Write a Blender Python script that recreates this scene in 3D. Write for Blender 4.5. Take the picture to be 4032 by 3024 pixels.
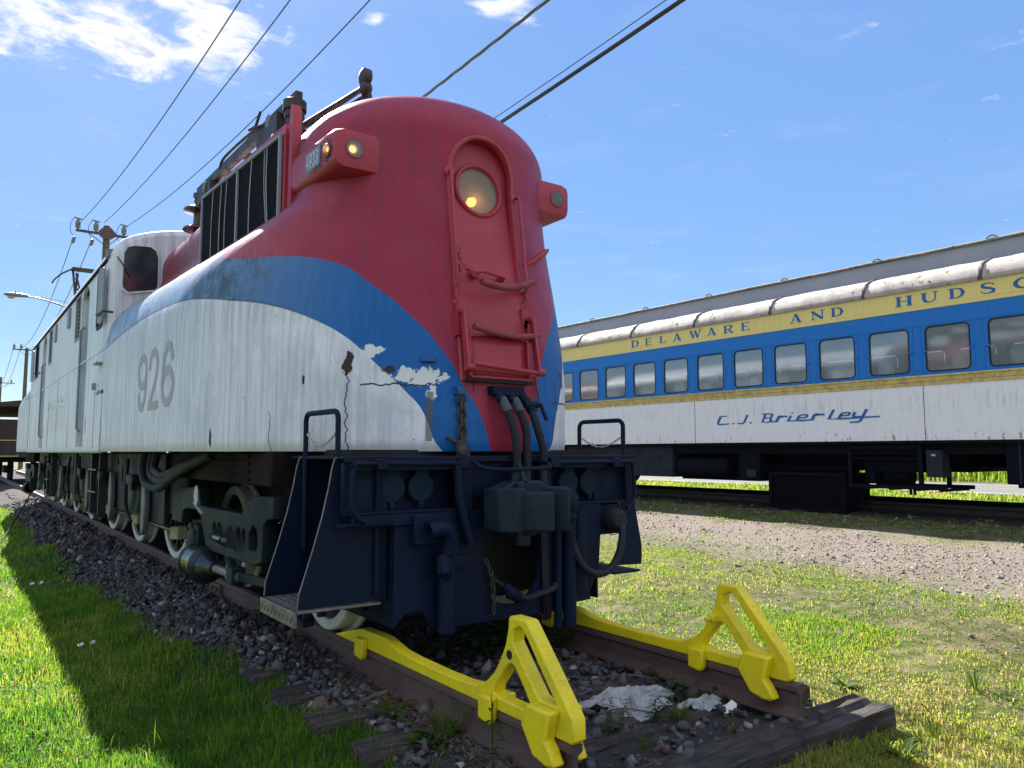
import bpy, math, random
import numpy as np
from mathutils import Vector, Matrix
from mathutils.bvhtree import BVHTree

random.seed(7)
RNG = np.random.default_rng(7)
for _o in list(bpy.data.objects):
    bpy.data.objects.remove(_o)
SC = bpy.context.scene
COL = SC.collection

# ------------------------------------------------------------------ camera
CAM_POS = Vector((-2.965, 0.0, 1.23))
YAW, PITCH = math.radians(36.08), math.radians(5.06)
cam_data = bpy.data.cameras.new('camera')
cam = bpy.data.objects.new('camera', cam_data)
COL.objects.link(cam)
cam.location = CAM_POS
cam.rotation_euler = (math.radians(90) + PITCH, 0, -YAW)
cam_data.sensor_width = 36.0
cam_data.lens = 36.0 * 3029.0 / 4032.0
cam_data.clip_start = 0.05
cam_data.clip_end = 4000
SC.camera = cam

# ------------------------------------------------------------------ sun, sky
SUN = Vector((0.166, 1.35, 1.0)).normalized()
SUN_EL = math.asin(SUN.z)
SUN_AZ = math.atan2(SUN.x, SUN.y)
SKY_STRENGTH = 0.05
SUN_STRENGTH = 4.6
sl = bpy.data.lights.new('sun', 'SUN')
sl.energy = SUN_STRENGTH
sl.angle = math.radians(0.53)
sl.color = (1.0, 0.94, 0.84)
so = bpy.data.objects.new('sun', sl)
COL.objects.link(so)
so.rotation_euler = SUN.to_track_quat('Z', 'Y').to_euler()
SC.view_settings.view_transform = 'Standard'
SC.view_settings.look = 'None'
SC.view_settings.exposure = 1.7
SC.view_settings.gamma = 1.0
SC.view_settings.use_curve_mapping = False


class G:
    """small node graph builder"""
    def __init__(s, tree):
        s.t = tree
        s.n = tree.nodes
        s.l = tree.links

    def node(s, kind, **kw):
        nd = s.n.new(kind)
        ins = kw.pop('ins', {})
        for k, v in kw.items():
            setattr(nd, k, v)
        for k, v in ins.items():
            s.put(nd.inputs[k], v)
        return nd

    def put(s, sock, v):
        if isinstance(v, bpy.types.NodeSocket):
            s.l.new(v, sock)
        elif v is not None:
            if hasattr(sock, 'default_value') and not isinstance(v, (int, float)) and sock.type == 'RGBA' and len(v) == 3:
                v = (*v, 1)
            if sock.type == 'RGBA' and isinstance(v, (int, float)):
                v = (v, v, v, 1)
            sock.default_value = v

    def math(s, op, a, b=None, c=None, clamp=False):
        nd = s.node('ShaderNodeMath', operation=op, use_clamp=clamp)
        for i, v in enumerate((a, b, c)):
            if v is not None:
                s.put(nd.inputs[i], v)
        return nd.outputs[0]

    def vmath(s, op, a, b=None):
        nd = s.node('ShaderNodeVectorMath', operation=op)
        s.put(nd.inputs[0], a)
        if b is not None:
            s.put(nd.inputs[1], b)
        return nd.outputs['Value'] if op in ('LENGTH', 'DOT_PRODUCT', 'DISTANCE') else nd.outputs[0]

    def smooth(s, x, a, b):
        nd = s.node('ShaderNodeMapRange', interpolation_type='SMOOTHSTEP')
        s.put(nd.inputs[0], x); s.put(nd.inputs[1], a); s.put(nd.inputs[2], b)
        return nd.outputs[0]

    def lin(s, x, a, b, c=0.0, d=1.0):
        nd = s.node('ShaderNodeMapRange')
        for i, v in enumerate((x, a, b, c, d)):
            s.put(nd.inputs[i], v)
        return nd.outputs[0]

    def step(s, x, a):
        return s.math('GREATER_THAN', x, a)

    def mix(s, f, a, b, blend='MIX'):
        nd = s.node('ShaderNodeMix', data_type='RGBA', blend_type=blend)
        s.put(nd.inputs[0], f); s.put(nd.inputs[6], a); s.put(nd.inputs[7], b)
        return nd.outputs[2]

    def noise(s, vec, scale, detail=4.0, rough=0.55, dist=0.0, which=0):
        nd = s.node('ShaderNodeTexNoise')
        s.put(nd.inputs['Vector'], vec)
        nd.inputs['Scale'].default_value = scale
        nd.inputs['Detail'].default_value = detail
        nd.inputs['Roughness'].default_value = rough
        nd.inputs['Distortion'].default_value = dist
        return nd.outputs[which]

    def scalev(s, vec, sc, loc=(0, 0, 0)):
        nd = s.node('ShaderNodeMapping')
        s.put(nd.inputs['Vector'], vec)
        nd.inputs['Scale'].default_value = sc
        nd.inputs['Location'].default_value = loc
        return nd.outputs[0]

    def ramp(s, x, stops, interp='LINEAR'):
        nd = s.node('ShaderNodeValToRGB')
        s.put(nd.inputs[0], x)
        cr = nd.color_ramp
        cr.interpolation = interp
        while len(cr.elements) < len(stops):
            cr.elements.new(0.5)
        for e, (p, c) in zip(cr.elements, stops):
            e.position = p
            e.color = (*c, 1) if len(c) == 3 else c
        return nd.outputs[0]

    def sep(s, v):
        nd = s.node('ShaderNodeSeparateXYZ')
        s.put(nd.inputs[0], v)
        return nd.outputs

    def comb(s, x, y, z):
        nd = s.node('ShaderNodeCombineXYZ')
        for i, v in enumerate((x, y, z)):
            s.put(nd.inputs[i], v)
        return nd.outputs[0]

    def bump(s, h, strength=0.3, dist=0.01):
        nd = s.node('ShaderNodeBump')
        nd.inputs['Strength'].default_value = strength
        nd.inputs['Distance'].default_value = dist
        s.put(nd.inputs['Height'], h)
        return nd.outputs[0]


world = bpy.data.worlds.new('World')
SC.world = world
world.use_nodes = True
wt = world.node_tree
wt.nodes.clear()
g = G(wt)
sky = g.node('ShaderNodeTexSky', sky_type='NISHITA')
sky.sun_disc = False
sky.sun_elevation = SUN_EL
sky.sun_rotation = SUN_AZ
sky.altitude = 150
sky.air_density = 1.0
sky.dust_density = 0.12
sky.ozone_density = 6.0
# even the sky out as the photograph's wide tonal range does: the same curve in every direction
sb = g.node('ShaderNodeSeparateColor', ins={0: sky.outputs[0]}).outputs[2]
even = g.math('POWER', g.math('DIVIDE', g.math('MAXIMUM', sb, 0.2), 6.0), -0.75)
sky_even = g.vmath('MULTIPLY', sky.outputs[0], g.comb(even, even, even))
tc = g.node('ShaderNodeTexCoord')
dx, dy, dz = g.sep(tc.outputs['Generated'])
den = g.math('MAXIMUM', dz, 0.03)
px = g.math('DIVIDE', dx, den)
py = g.math('DIVIDE', dy, den)
pv = g.comb(px, py, 0.0)
# the sheet of broken cumulus overhead: (centre x, centre y, radius x, radius y, gain) on a layer one unit up
cov = None
for cx, cy, rx, ry, gain in [(0.26, 2.02, .30, .22, 1.0), (0.47, 1.93, .13, .26, 1.0), (-0.05, 2.0, .25, .30, .9), (0.33, 1.75, .30, .14, .85),
                             (0.95, 1.33, .09, .07, .80), (0.75, 1.56, .035, .05, .62), (0.62, 1.62, .10, .05, .45),
                             (2.03, .70, .13, .09, .45)]:
    ex = g.math('DIVIDE', g.math('SUBTRACT', px, cx), rx)
    ey = g.math('DIVIDE', g.math('SUBTRACT', py, cy), ry)
    r = g.math('SQRT', g.math('ADD', g.math('MULTIPLY', ex, ex), g.math('MULTIPLY', ey, ey)))
    b = g.math('MULTIPLY', g.lin(r, 0.1, 1.5, 1.0, 0.0), gain)
    cov = b if cov is None else g.math('MAXIMUM', cov, b)
# unseen bright cloud added behind the camera to lift the shaded sides
rest = g.math('MULTIPLY', g.smooth(g.math('ADD', g.math('MULTIPLY', px, -0.45), g.math('MULTIPLY', py, -1.0)), -1.0, 0.0), g.smooth(g.noise(pv, 0.9, 2.0), 0.34, 0.52))
cov = g.math('MAXIMUM', cov, g.math('MULTIPLY', rest, 0.9))
n1 = g.noise(pv, 7.0, 9.0, 0.62, 0.6)
n2 = g.noise(pv, 26.0, 6.0, 0.6, 0.3)
dens = g.math('ADD', g.math('MULTIPLY', cov, 0.62), g.math('ADD', g.math('MULTIPLY', g.math('SUBTRACT', n1, 0.5), 1.35), g.math('MULTIPLY', g.math('SUBTRACT', n2, 0.5), 0.35)))
cm = g.smooth(dens, 0.20, 0.60)
thick = g.smooth(dens, 0.42, 0.95)
thin = g.math('MULTIPLY', g.smooth(g.noise(pv, 2.2, 6.0, 0.6, 0.8), 0.5, 0.8), 0.08)
lump = g.noise(pv, 17.0, 6.0, 0.6, 0.4)
ccol = g.mix(g.smooth(g.math('SUBTRACT', thick, g.math('MULTIPLY', lump, 0.9)), -0.25, 0.42), (6.9, 6.85, 6.8), (4.1, 4.5, 5.3))
skyc = g.mix(g.math('ADD', g.math('MULTIPLY', cm, 0.93), g.math('MULTIPLY', thin, g.math('SUBTRACT', 1.0, cm))), sky_even, ccol)
bg = g.node('ShaderNodeBackground', ins={'Color': skyc, 'Strength': SKY_STRENGTH})
wo = g.node('ShaderNodeOutputWorld', ins={'Surface': bg.outputs[0]})

# ------------------------------------------------------------------ mesh helpers
class MB:
    def __init__(s):
        s.v = []
        s.f = []

    def add(s, vs, fs):
        k = len(s.v)
        s.v.extend([tuple(v) for v in vs])
        s.f.extend([tuple(i + k for i in f) for f in fs])
        return s

    def box(s, x0, x1, y0, y1, z0, z1):
        vs = [(x, y, z) for z in (z0, z1) for y in (y0, y1) for x in (x0, x1)]
        return s.add(vs, [(0, 2, 3, 1), (4, 5, 7, 6), (0, 1, 5, 4), (2, 6, 7, 3), (0, 4, 6, 2), (1, 3, 7, 5)])

    def obox(s, c, size, rot=None):
        c = Vector(c)
        vs = []
        for z in (-.5, .5):
            for y in (-.5, .5):
                for x in (-.5, .5):
                    p = Vector((x * size[0], y * size[1], z * size[2]))
                    if rot is not None:
                        p = rot @ p
                    vs.append(p + c)
        return s.add(vs, [(0, 2, 3, 1), (4, 5, 7, 6), (0, 1, 5, 4), (2, 6, 7, 3), (0, 4, 6, 2), (1, 3, 7, 5)])

    def bar(s, p0, p1, w, h, up=(0, 0, 1)):
        """square bar from p0 to p1"""
        p0, p1 = Vector(p0), Vector(p1)
        d = (p1 - p0)
        y = d.normalized()
        x = y.cross(Vector(up))
        if x.length < 1e-4:
            x = y.cross(Vector((1, 0, 0)))
        x.normalize()
        z = x.cross(y)
        rot = Matrix((x, y, z)).transposed()
        return s.obox((p0 + p1) / 2, (w, d.length, h), rot)

    def tube(s, pts, r, n=8, cap=True, closed=False):
        pts = [Vector(p) for p in pts]
        m = len(pts)
        rs = r if isinstance(r, (list, tuple)) else [r] * m
        ring = []
        t0 = (pts[1] - pts[0]).normalized()
        ref = Vector((0, 0, 1)) if abs(t0.z) < 0.9 else Vector((1, 0, 0))
        nrm = (ref - t0 * ref.dot(t0)).normalized()
        vs = []
        for i, p in enumerate(pts):
            a = pts[i - 1] if (i > 0 or closed) else p
            b = pts[(i + 1) % m] if (i < m - 1 or closed) else p
            t = (b - a).normalized()
            nrm = (nrm - t * nrm.dot(t))
            if nrm.length < 1e-6:
                nrm = t.orthogonal()
            nrm.normalize()
            bn = t.cross(nrm)
            for k in range(n):
                ang = 2 * math.pi * k / n
                vs.append(p + (nrm * math.cos(ang) + bn * math.sin(ang)) * rs[i])
        fs = []
        for i in range(m if closed else m - 1):
            j = (i + 1) % m
            for k in range(n):
                k2 = (k + 1) % n
                fs.append((i * n + k, i * n + k2, j * n + k2, j * n + k))
        if cap and not closed:
            fs.append(tuple(reversed(range(n))))
            fs.append(tuple((m - 1) * n + k for k in range(n)))
        return s.add(vs, fs)

    def cyl(s, p0, p1, r0, r1=None, n=16):
        return s.tube([p0, p1], [r0, r0 if r1 is None else r1], n)

    def lathe(s, o, axis, prof, n=24, cap=True):
        """prof: list of (radius, distance along axis)"""
        o, a = Vector(o), Vector(axis).normalized()
        ref = Vector((0, 0, 1)) if abs(a.z) < 0.9 else Vector((1, 0, 0))
        u = (ref - a * ref.dot(a)).normalized()
        w = a.cross(u)
        vs = []
        for r, h in prof:
            for k in range(n):
                t = 2 * math.pi * k / n
                vs.append(o + a * h + (u * math.cos(t) + w * math.sin(t)) * max(r, 1e-5))
        fs = []
        for i in range(len(prof) - 1):
            for k in range(n):
                k2 = (k + 1) % n
                fs.append((i * n + k, i * n + k2, (i + 1) * n + k2, (i + 1) * n + k))
        if cap:
            if prof[0][0] > 1e-4:
                fs.append(tuple(reversed(range(n))))
            if prof[-1][0] > 1e-4:
                fs.append(tuple((len(prof) - 1) * n + k for k in range(n)))
        return s.add(vs, fs)

    def prism(s, poly, axis, a0, a1):
        """poly in the two other axes (yz for x, xz for y, xy for z), extruded along axis"""
        def P(p, a):
            return {'x': (a, p[0], p[1]), 'y': (p[0], a, p[1]), 'z': (p[0], p[1], a)}[axis]
        n = len(poly)
        vs = [P(p, a0) for p in poly] + [P(p, a1) for p in poly]
        fs = [tuple(range(n)), tuple(reversed(range(n, 2 * n)))]
        fs += [(i, i + n, (i + 1) % n + n, (i + 1) % n) for i in range(n)]
        return s.add(vs, fs)

    def mesh(s, other, mat=None):
        return s.add([mat @ Vector(v) if mat else v for v in other.v], other.f)

    def data(s, name, mat=None, smooth=35):
        me = bpy.data.meshes.new(name)
        me.from_pydata(s.v, [], s.f)
        import bmesh
        bm = bmesh.new()
        bm.from_mesh(me)
        bmesh.ops.recalc_face_normals(bm, faces=bm.faces)
        bm.to_mesh(me)
        bm.free()
        if mat:
            me.materials.append(mat)
        if smooth:
            me.polygons.foreach_set('use_smooth', [True] * len(me.polygons))
            me.set_sharp_from_angle(angle=math.radians(smooth))
        return me

    def build(s, name, mat=None, parent=None, smooth=35, bevel=0.0, label=None, segs=1):
        me = s.data(name, mat, smooth)
        return place(name, me, parent, bevel=bevel, label=label, segs=segs)


def place(name, me, parent=None, loc=None, rot=None, bevel=0.0, label=None, segs=1, scale=None):
    """links a mesh as an object; geometry is written in world metres unless loc is given"""
    o = bpy.data.objects.new(name, me)
    COL.objects.link(o)
    l = Vector(loc) if loc is not None else Vector((0, 0, 0))
    if parent is not None:
        o.parent = parent
        l = l - world_loc(parent)
    o.location = l
    if rot is not None:
        o.rotation_euler = rot
    if scale is not None:
        o.scale = scale
    if bevel:
        b = o.modifiers.new('bevel', 'BEVEL')
        b.width = bevel
        b.segments = segs
        b.limit_method = 'ANGLE'
        b.angle_limit = math.radians(40)
        b.harden_normals = False
    if label:
        o['label'] = label
    return o


def world_loc(o):
    l = Vector(o.location)
    while o.parent is not None:
        o = o.parent
        l = l + Vector(o.location)
    return l


def thing(name, loc, label, cat, group=None):
    o = bpy.data.objects.new(name, None)
    o.empty_display_size = 0.2
    COL.objects.link(o)
    o.location = loc
    return tag(o, label, cat, group)


def tag(o, label=None, cat=None, group=None, kind=None):
    if label:
        o['label'] = label
    if cat:
        o['category'] = cat
    if group:
        o['group'] = group
    if kind:
        o['kind'] = kind
    return o


def plate(outlines, thick, bevel=0.0, res=1):
    """flat plate with holes: outlines[0] outside, the rest holes (2D point lists). Returns MB in local x,y with z from -thick/2 to thick/2"""
    cu = bpy.data.curves.new('tmp_plate', 'CURVE')
    cu.dimensions = '2D'
    cu.fill_mode = 'BOTH'
    cu.extrude = max(thick / 2 - bevel, 0.0)
    cu.bevel_depth = bevel
    cu.bevel_resolution = res
    cu.offset = -bevel
    for pts in outlines:
        sp = cu.splines.new('POLY')
        sp.points.add(len(pts) - 1)
        for p, q in zip(sp.points, pts):
            p.co = (q[0], q[1], 0, 1)
        sp.use_cyclic_u = True
    ob = bpy.data.objects.new('tmp_plate', cu)
    COL.objects.link(ob)
    dg = bpy.context.evaluated_depsgraph_get()
    me = bpy.data.meshes.new_from_object(ob.evaluated_get(dg))
    m = MB()
    m.add([tuple(v.co) for v in me.vertices], [tuple(p.vertices) for p in me.polygons])
    bpy.data.objects.remove(ob)
    bpy.data.curves.remove(cu)
    bpy.data.meshes.remove(me)
    return m


def yz_plate(outlines, x, thick, bevel=0.0, res=1):
    """plate whose outlines are (y, z) points, centred on plane x"""
    m = plate(outlines, thick, bevel, res)
    r = MB()
    return r.add([(x + v[2], v[0], v[1]) for v in m.v], m.f)


def xz_plate(outlines, y, thick, bevel=0.0, res=1):
    m = plate(outlines, thick, bevel, res)
    r = MB()
    return r.add([(v[0], y + v[2], v[1]) for v in m.v], m.f)


def rrect(cx, cy, w, h, r, n=5):
    pts = []
    for sx, sy, a0 in ((1, 1, 0), (-1, 1, 90), (-1, -1, 180), (1, -1, 270)):
        for i in range(n + 1):
            a = math.radians(a0 + 90 * i / n)
            pts.append((cx + sx * (w / 2 - r) + r * math.cos(a), cy + sy * (h / 2 - r) + r * math.sin(a)))
    return pts


def circle(cx, cy, r, n=24, ry=None):
    return [(cx + r * math.cos(2 * math.pi * i / n), cy + (ry or r) * math.sin(2 * math.pi * i / n)) for i in range(n)]


def arc(cx, cy, r, a0, a1, n=10, ry=None):
    return [(cx + r * math.cos(math.radians(a0 + (a1 - a0) * i / n)), cy + (ry or r) * math.sin(math.radians(a0 + (a1 - a0) * i / n))) for i in range(n + 1)]


def catmull(pts, n=6):
    pts = [Vector(p) for p in pts]
    out = []
    for i in range(len(pts) - 1):
        p0 = pts[max(i - 1, 0)]; p1 = pts[i]; p2 = pts[i + 1]; p3 = pts[min(i + 2, len(pts) - 1)]
        for k in range(n):
            t = k / n
            out.append(0.5 * ((2 * p1) + (p2 - p0) * t + (2 * p0 - 5 * p1 + 4 * p2 - p3) * t * t + (3 * p1 - p0 - 3 * p2 + p3) * t ** 3))
    out.append(pts[-1])
    return out


def ribbon(pts, w, closed=False):
    """2D stroke of width w (number or list) -> (verts2d, faces)"""
    m = len(pts)
    ws = w if isinstance(w, (list, tuple)) else [w] * m
    L, R = [], []
    for i in range(m):
        a = pts[i - 1] if (i > 0 or closed) else pts[i]
        b = pts[(i + 1) % m] if (i < m - 1 or closed) else pts[i]
        tx, ty = b[0] - a[0], b[1] - a[1]
        q = math.hypot(tx, ty) or 1
        nx, ny = -ty / q, tx / q
        # mitre
        f = 1.0
        if 0 < i < m - 1 or closed:
            c = pts[i]
            d1 = (c[0] - a[0], c[1] - a[1]); q1 = math.hypot(*d1) or 1
            cs = abs((-d1[1] * nx + d1[0] * ny) / q1)
            f = 1 / max(cs, 0.5)
        h = ws[i] / 2 * f
        L.append((pts[i][0] + nx * h, pts[i][1] + ny * h))
        R.append((pts[i][0] - nx * h, pts[i][1] - ny * h))
    vs = L + R
    fs = []
    for i in range(m if closed else m - 1):
        j = (i + 1) % m
        fs.append((i, j, j + m, i + m))
    return vs, fs


def strokes_mesh(strokes, fn):
    """strokes: list of (pts, width[, closed]); fn maps (u, v, layer) to a 3D point"""
    m = MB()
    for k, st in enumerate(strokes):
        vs, fs = ribbon(st[0], st[1], st[2] if len(st) > 2 else False)
        m.add([fn(u, v, k) for u, v in vs], fs)
    return m


def np_mesh(name, verts, tris, mat, tint=None, smooth=False):
    me = bpy.data.meshes.new(name)
    verts = np.asarray(verts, np.float32); tris = np.asarray(tris, np.int32)
    me.vertices.add(len(verts))
    me.vertices.foreach_set('co', verts.ravel())
    me.loops.add(tris.size)
    me.loops.foreach_set('vertex_index', tris.ravel())
    me.polygons.add(len(tris))
    me.polygons.foreach_set('loop_start', np.arange(0, tris.size, 3, dtype=np.int32))
    if smooth:
        me.polygons.foreach_set('use_smooth', np.ones(len(tris), bool))
    if tint is not None:
        at = me.attributes.new('tint', 'FLOAT', 'POINT')
        at.data.foreach_set('value', np.asarray(tint, np.float32))
    me.update()
    me.validate()
    me.materials.append(mat)
    return me


# ------------------------------------------------------------------ materials
def new_mat(name):
    m = bpy.data.materials.new(name)
    m.use_nodes = True
    m.node_tree.nodes.clear()
    return m, G(m.node_tree)


def finish(g, shader):
    g.node('ShaderNodeOutputMaterial', ins={'Surface': shader})


def bsdf(g, color, rough=0.5, metal=0.0, normal=None, spec=None, **kw):
    nd = g.node('ShaderNodeBsdfPrincipled')
    g.put(nd.inputs['Base Color'], color)
    g.put(nd.inputs['Roughness'], rough)
    g.put(nd.inputs['Metallic'], metal)
    if normal is not None:
        g.put(nd.inputs['Normal'], normal)
    if spec is not None:
        g.put(nd.inputs['Specular IOR Level'], spec)
    for k, v in kw.items():
        g.put(nd.inputs[k], v)
    return nd.outputs[0]


def worn(name, base, dirt, rust=None, rough=0.5, scale=3.0, amount=0.5, metal=0.0, bump=0.15, streak=False, rust_amt=0.62, bscale=60.0, spec=None):
    """painted or bare metal with dirt mottling and spots of rust"""
    m, g = new_mat(name)
    tc = g.node('ShaderNodeTexCoord').outputs['Object']
    v = g.scalev(tc, (1, 1, 0.12)) if streak else tc
    n = g.noise(v, scale, 6, 0.65)
    col = g.mix(g.math('MULTIPLY', g.smooth(n, 0.38, 0.75), amount), base, dirt)
    n3 = g.noise(tc, bscale, 4, 0.6)
    col = g.mix(g.math('MULTIPLY', g.smooth(n3, 0.45, 0.75), amount * 0.5), col, dirt)
    rr = g.lin(n, 0.3, 0.7, rough - 0.1, rough + 0.12)
    if rust is not None:
        n2 = g.noise(tc, scale * 2.3, 8, 0.7)
        k = g.smooth(n2, rust_amt, rust_amt + 0.06)
        col = g.mix(k, col, rust)
        rr = g.mix(k, rr, 0.9)
    bp = g.bump(g.math('ADD', g.math('MULTIPLY', n, 0.4), n3), bump, 0.004)
    finish(g, bsdf(g, col, rr, metal, bp, spec))
    return m


M = {}
M['iron'] = worn('black_iron', (0.004, 0.009, 0.020), (0.022, 0.032, 0.046), (0.05, 0.03, 0.02), 0.42, 2.5, 0.7, rust_amt=0.7)
M['pilot'] = worn('pilot_black_paint', (0.0010, 0.0065, 0.027), (0.004, 0.017, 0.048), (0.045, 0.05, 0.055), 0.6, 2.0, 0.75, streak=True, rust_amt=0.675, spec=0.2)
M['truck'] = worn('truck_grey_paint', (0.012, 0.020, 0.028), (0.006, 0.009, 0.014), (0.04, 0.03, 0.026), 0.6, 2.6, 0.75, rust_amt=0.68, spec=0.2)
M['hose'] = worn('black_rubber', (0.005, 0.009, 0.017), (0.012, 0.017, 0.026), None, 0.7, 6, 0.6)
M['edge'] = worn('worn_steel_edge', (0.22, 0.21, 0.2), (0.06, 0.06, 0.06), None, 0.45, 8, 0.6, metal=0.4)
M['dark'] = worn('dark_recess', (0.004, 0.005, 0.007), (0.01, 0.01, 0.012), None, 0.7, 3, 0.4)
M['brown'] = worn('rusty_brown_steel', (0.018, 0.010, 0.010), (0.010, 0.008, 0.010), (0.045, 0.02, 0.014), 0.85, 3, 0.7, spec=0.12)
M['rail'] = worn('rusted_rail', (0.105, 0.066, 0.058), (0.055, 0.04, 0.040), (0.14, 0.07, 0.045), 0.72, 5, 0.7, bump=0.4)
M['railtop'] = worn('rail_running_surface', (0.11, 0.08, 0.062), (0.06, 0.042, 0.034), None, 0.5, 8, 0.6)
M['coach_rail'] = worn('dark_rail', (0.022, 0.016, 0.014), (0.012, 0.01, 0.01), None, 0.6, 5, 0.6)
M['yellow'] = worn('yellow_cast_paint', (0.86, 0.70, 0.006), (0.50, 0.41, 0.03), (0.10, 0.07, 0.03), 0.40, 6, 0.5, bump=0.5, rust_amt=0.695, bscale=110)
M['whitetyre'] = worn('white_tyre_paint', (0.62, 0.64, 0.62), (0.32, 0.33, 0.30), (0.16, 0.11, 0.06), 0.6, 5, 0.6, rust_amt=0.70)
M['shoe'] = worn('cream_painted_block', (0.34, 0.36, 0.24), (0.15, 0.16, 0.11), (0.10, 0.07, 0.04), 0.6, 6, 0.6)
M['red'] = worn('red_enamel', (0.40, 0.028, 0.055), (0.26, 0.032, 0.055), (0.16, 0.03, 0.03), 0.42, 4, 0.5, rust_amt=0.72)
M['red_dull'] = worn('red_faded_rubber', (0.27, 0.045, 0.06), (0.17, 0.03, 0.05), None, 0.62, 14, 0.6, bump=0.5)
M['white'] = worn('white_enamel', (0.80, 0.81, 0.82), (0.56, 0.47, 0.48), (0.2, 0.13, 0.09), 0.42, 1.3, 0.7, streak=True, rust_amt=0.735)
M['grey_paint'] = worn('grey_panel_paint', (0.27, 0.31, 0.36), (0.19, 0.22, 0.26), None, 0.5, 2, 0.6, streak=True)
M['digit'] = worn('grey_numeral_paint', (0.30, 0.30, 0.31), (0.40, 0.40, 0.41), None, 0.5, 7, 0.7, streak=True)
M['loco_blue'] = worn('blue_stripe_paint', (0.006, 0.075, 0.27), (0.02, 0.11, 0.3), None, 0.4, 4, 0.5)
M['screen'] = worn('black_filter_mesh', (0.006, 0.006, 0.010), (0.013, 0.012, 0.018), None, 0.9, 4, 0.6, bump=0.6, bscale=400, spec=0.1)
M['strap'] = worn('pale_strap', (0.42, 0.43, 0.44), (0.25, 0.25, 0.26), None, 0.5, 9, 0.5)
M['silver'] = worn('dull_silver', (0.055, 0.07, 0.085), (0.03, 0.04, 0.05), None, 0.5, 6, 0.5)
M['coupler'] = worn('coupler_casting', (0.010, 0.020, 0.034), (0.026, 0.038, 0.052), (0.085, 0.085, 0.085), 0.6, 5, 0.7, rust_amt=0.66, bump=0.5, spec=0.2)
M['pilot_cover'] = worn('teal_black_cover', (0.003, 0.018, 0.038), (0.008, 0.026, 0.048), (0.03, 0.04, 0.05), 0.6, 8, 0.5, rust_amt=0.72, spec=0.2)
M['porcelain'] = worn('brown_porcelain', (0.045, 0.022, 0.018), (0.09, 0.08, 0.07), None, 0.3, 6, 0.5)
M['panto'] = worn('pantograph_steel', (0.045, 0.035, 0.035), (0.02, 0.02, 0.024), (0.09, 0.05, 0.03), 0.55, 4, 0.6)
M['chain'] = worn('chain_steel', (0.06, 0.055, 0.05), (0.025, 0.025, 0.03), (0.10, 0.05, 0.025), 0.55, 20, 0.6, metal=0.3)


def m_simple(name, col, rough=0.5, metal=0.0, **kw):
    m, g = new_mat(name)
    finish(g, bsdf(g, col, rough, metal, **kw))
    return m


def m_glass_dark():
    m, g = new_mat('cab_glass')
    tc = g.node('ShaderNodeTexCoord').outputs['Object']
    n = g.noise(tc, 3, 4, 0.6)
    col = g.mix(n, (0.008, 0.012, 0.022), (0.02, 0.026, 0.04))
    finish(g, bsdf(g, col, 0.12, 0.0, spec=0.5))
    return m


M['glass_dark'] = m_glass_dark()


def m_emit(name, col, s):
    m, g = new_mat(name)
    e = g.node('ShaderNodeEmission', ins={'Color': col, 'Strength': s})
    finish(g, e.outputs[0])
    return m


M['bulb'] = m_emit('lit_bulb', (1.0, 0.42, 0.09), 2.3)
M['reflector'] = m_simple('lamp_reflector', (0.22, 0.25, 0.28), 0.6, 0.0)


def m_lens():
    m, g = new_mat('frosted_lens')
    gl = g.node('ShaderNodeBsdfGlossy', ins={'Color': (0.9, 0.95, 1.0), 'Roughness': 0.25})
    d1 = g.node('ShaderNodeBsdfDiffuse', ins={'Color': (0.10, 0.14, 0.17)})
    d2 = g.node('ShaderNodeBsdfTranslucent', ins={'Color': (0.62, 0.62, 0.62)})
    df = g.node('ShaderNodeMixShader', ins={0: 0.5, 1: d1.outputs[0], 2: d2.outputs[0]})
    tr = g.node('ShaderNodeBsdfTransparent', ins={'Color': (0.95, 0.92, 0.88)})
    a = g.node('ShaderNodeMixShader', ins={0: 0.30, 1: df.outputs[0], 2: tr.outputs[0]})
    b = g.node('ShaderNodeMixShader', ins={0: 0.05, 1: a.outputs[0], 2: gl.outputs[0]})
    finish(g, b.outputs[0])
    return m


M['lens'] = m_lens()


def m_pane():
    m, g = new_mat('dusty_coach_glass')
    tc = g.node('ShaderNodeTexCoord').outputs['Object']
    n = g.noise(g.scalev(tc, (1, 1, 0.3)), 4, 5, 0.6)
    dust = g.mix(n, (0.22, 0.28, 0.285), (0.30, 0.355, 0.35))
    gl = g.node('ShaderNodeBsdfGlossy', ins={'Color': (0.9, 0.95, 1.0), 'Roughness': 0.06})
    df = g.node('ShaderNodeBsdfDiffuse', ins={'Color': dust})
    tr = g.node('ShaderNodeBsdfTransparent', ins={'Color': (0.8, 0.86, 0.86)})
    a = g.node('ShaderNodeMixShader', ins={0: 0.40, 1: df.outputs[0], 2: tr.outputs[0]})
    b = g.node('ShaderNodeMixShader', ins={0: 0.15, 1: a.outputs[0], 2: gl.outputs[0]})
    finish(g, b.outputs[0])
    return m


M['pane'] = m_pane()


def m_wood(name, a, b, c, scale=1.0):
    m, g = new_mat(name)
    tc = g.node('ShaderNodeTexCoord').outputs['Object']
    v = g.scalev(tc, (0.8 * scale, 9 * scale, 14 * scale))
    n = g.noise(v, 2.6, 7, 0.65, 1.2)
    n2 = g.noise(tc, 6, 5, 0.6)
    col = g.ramp(n, [(0.30, a), (0.5, b), (0.72, c)])
    col = g.mix(g.smooth(n2, 0.45, 0.75), col, a)
    finish(g, bsdf(g, col, 0.85, 0.0, g.bump(n, 1.0, 0.02)))
    return m


M['tie'] = m_wood('weathered_tie_wood', (0.012, 0.011, 0.012), (0.045, 0.038, 0.035), (0.11, 0.095, 0.085))
M['pole'] = m_wood('pole_wood', (0.09, 0.065, 0.05), (0.15, 0.11, 0.085), (0.22, 0.17, 0.13))

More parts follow.
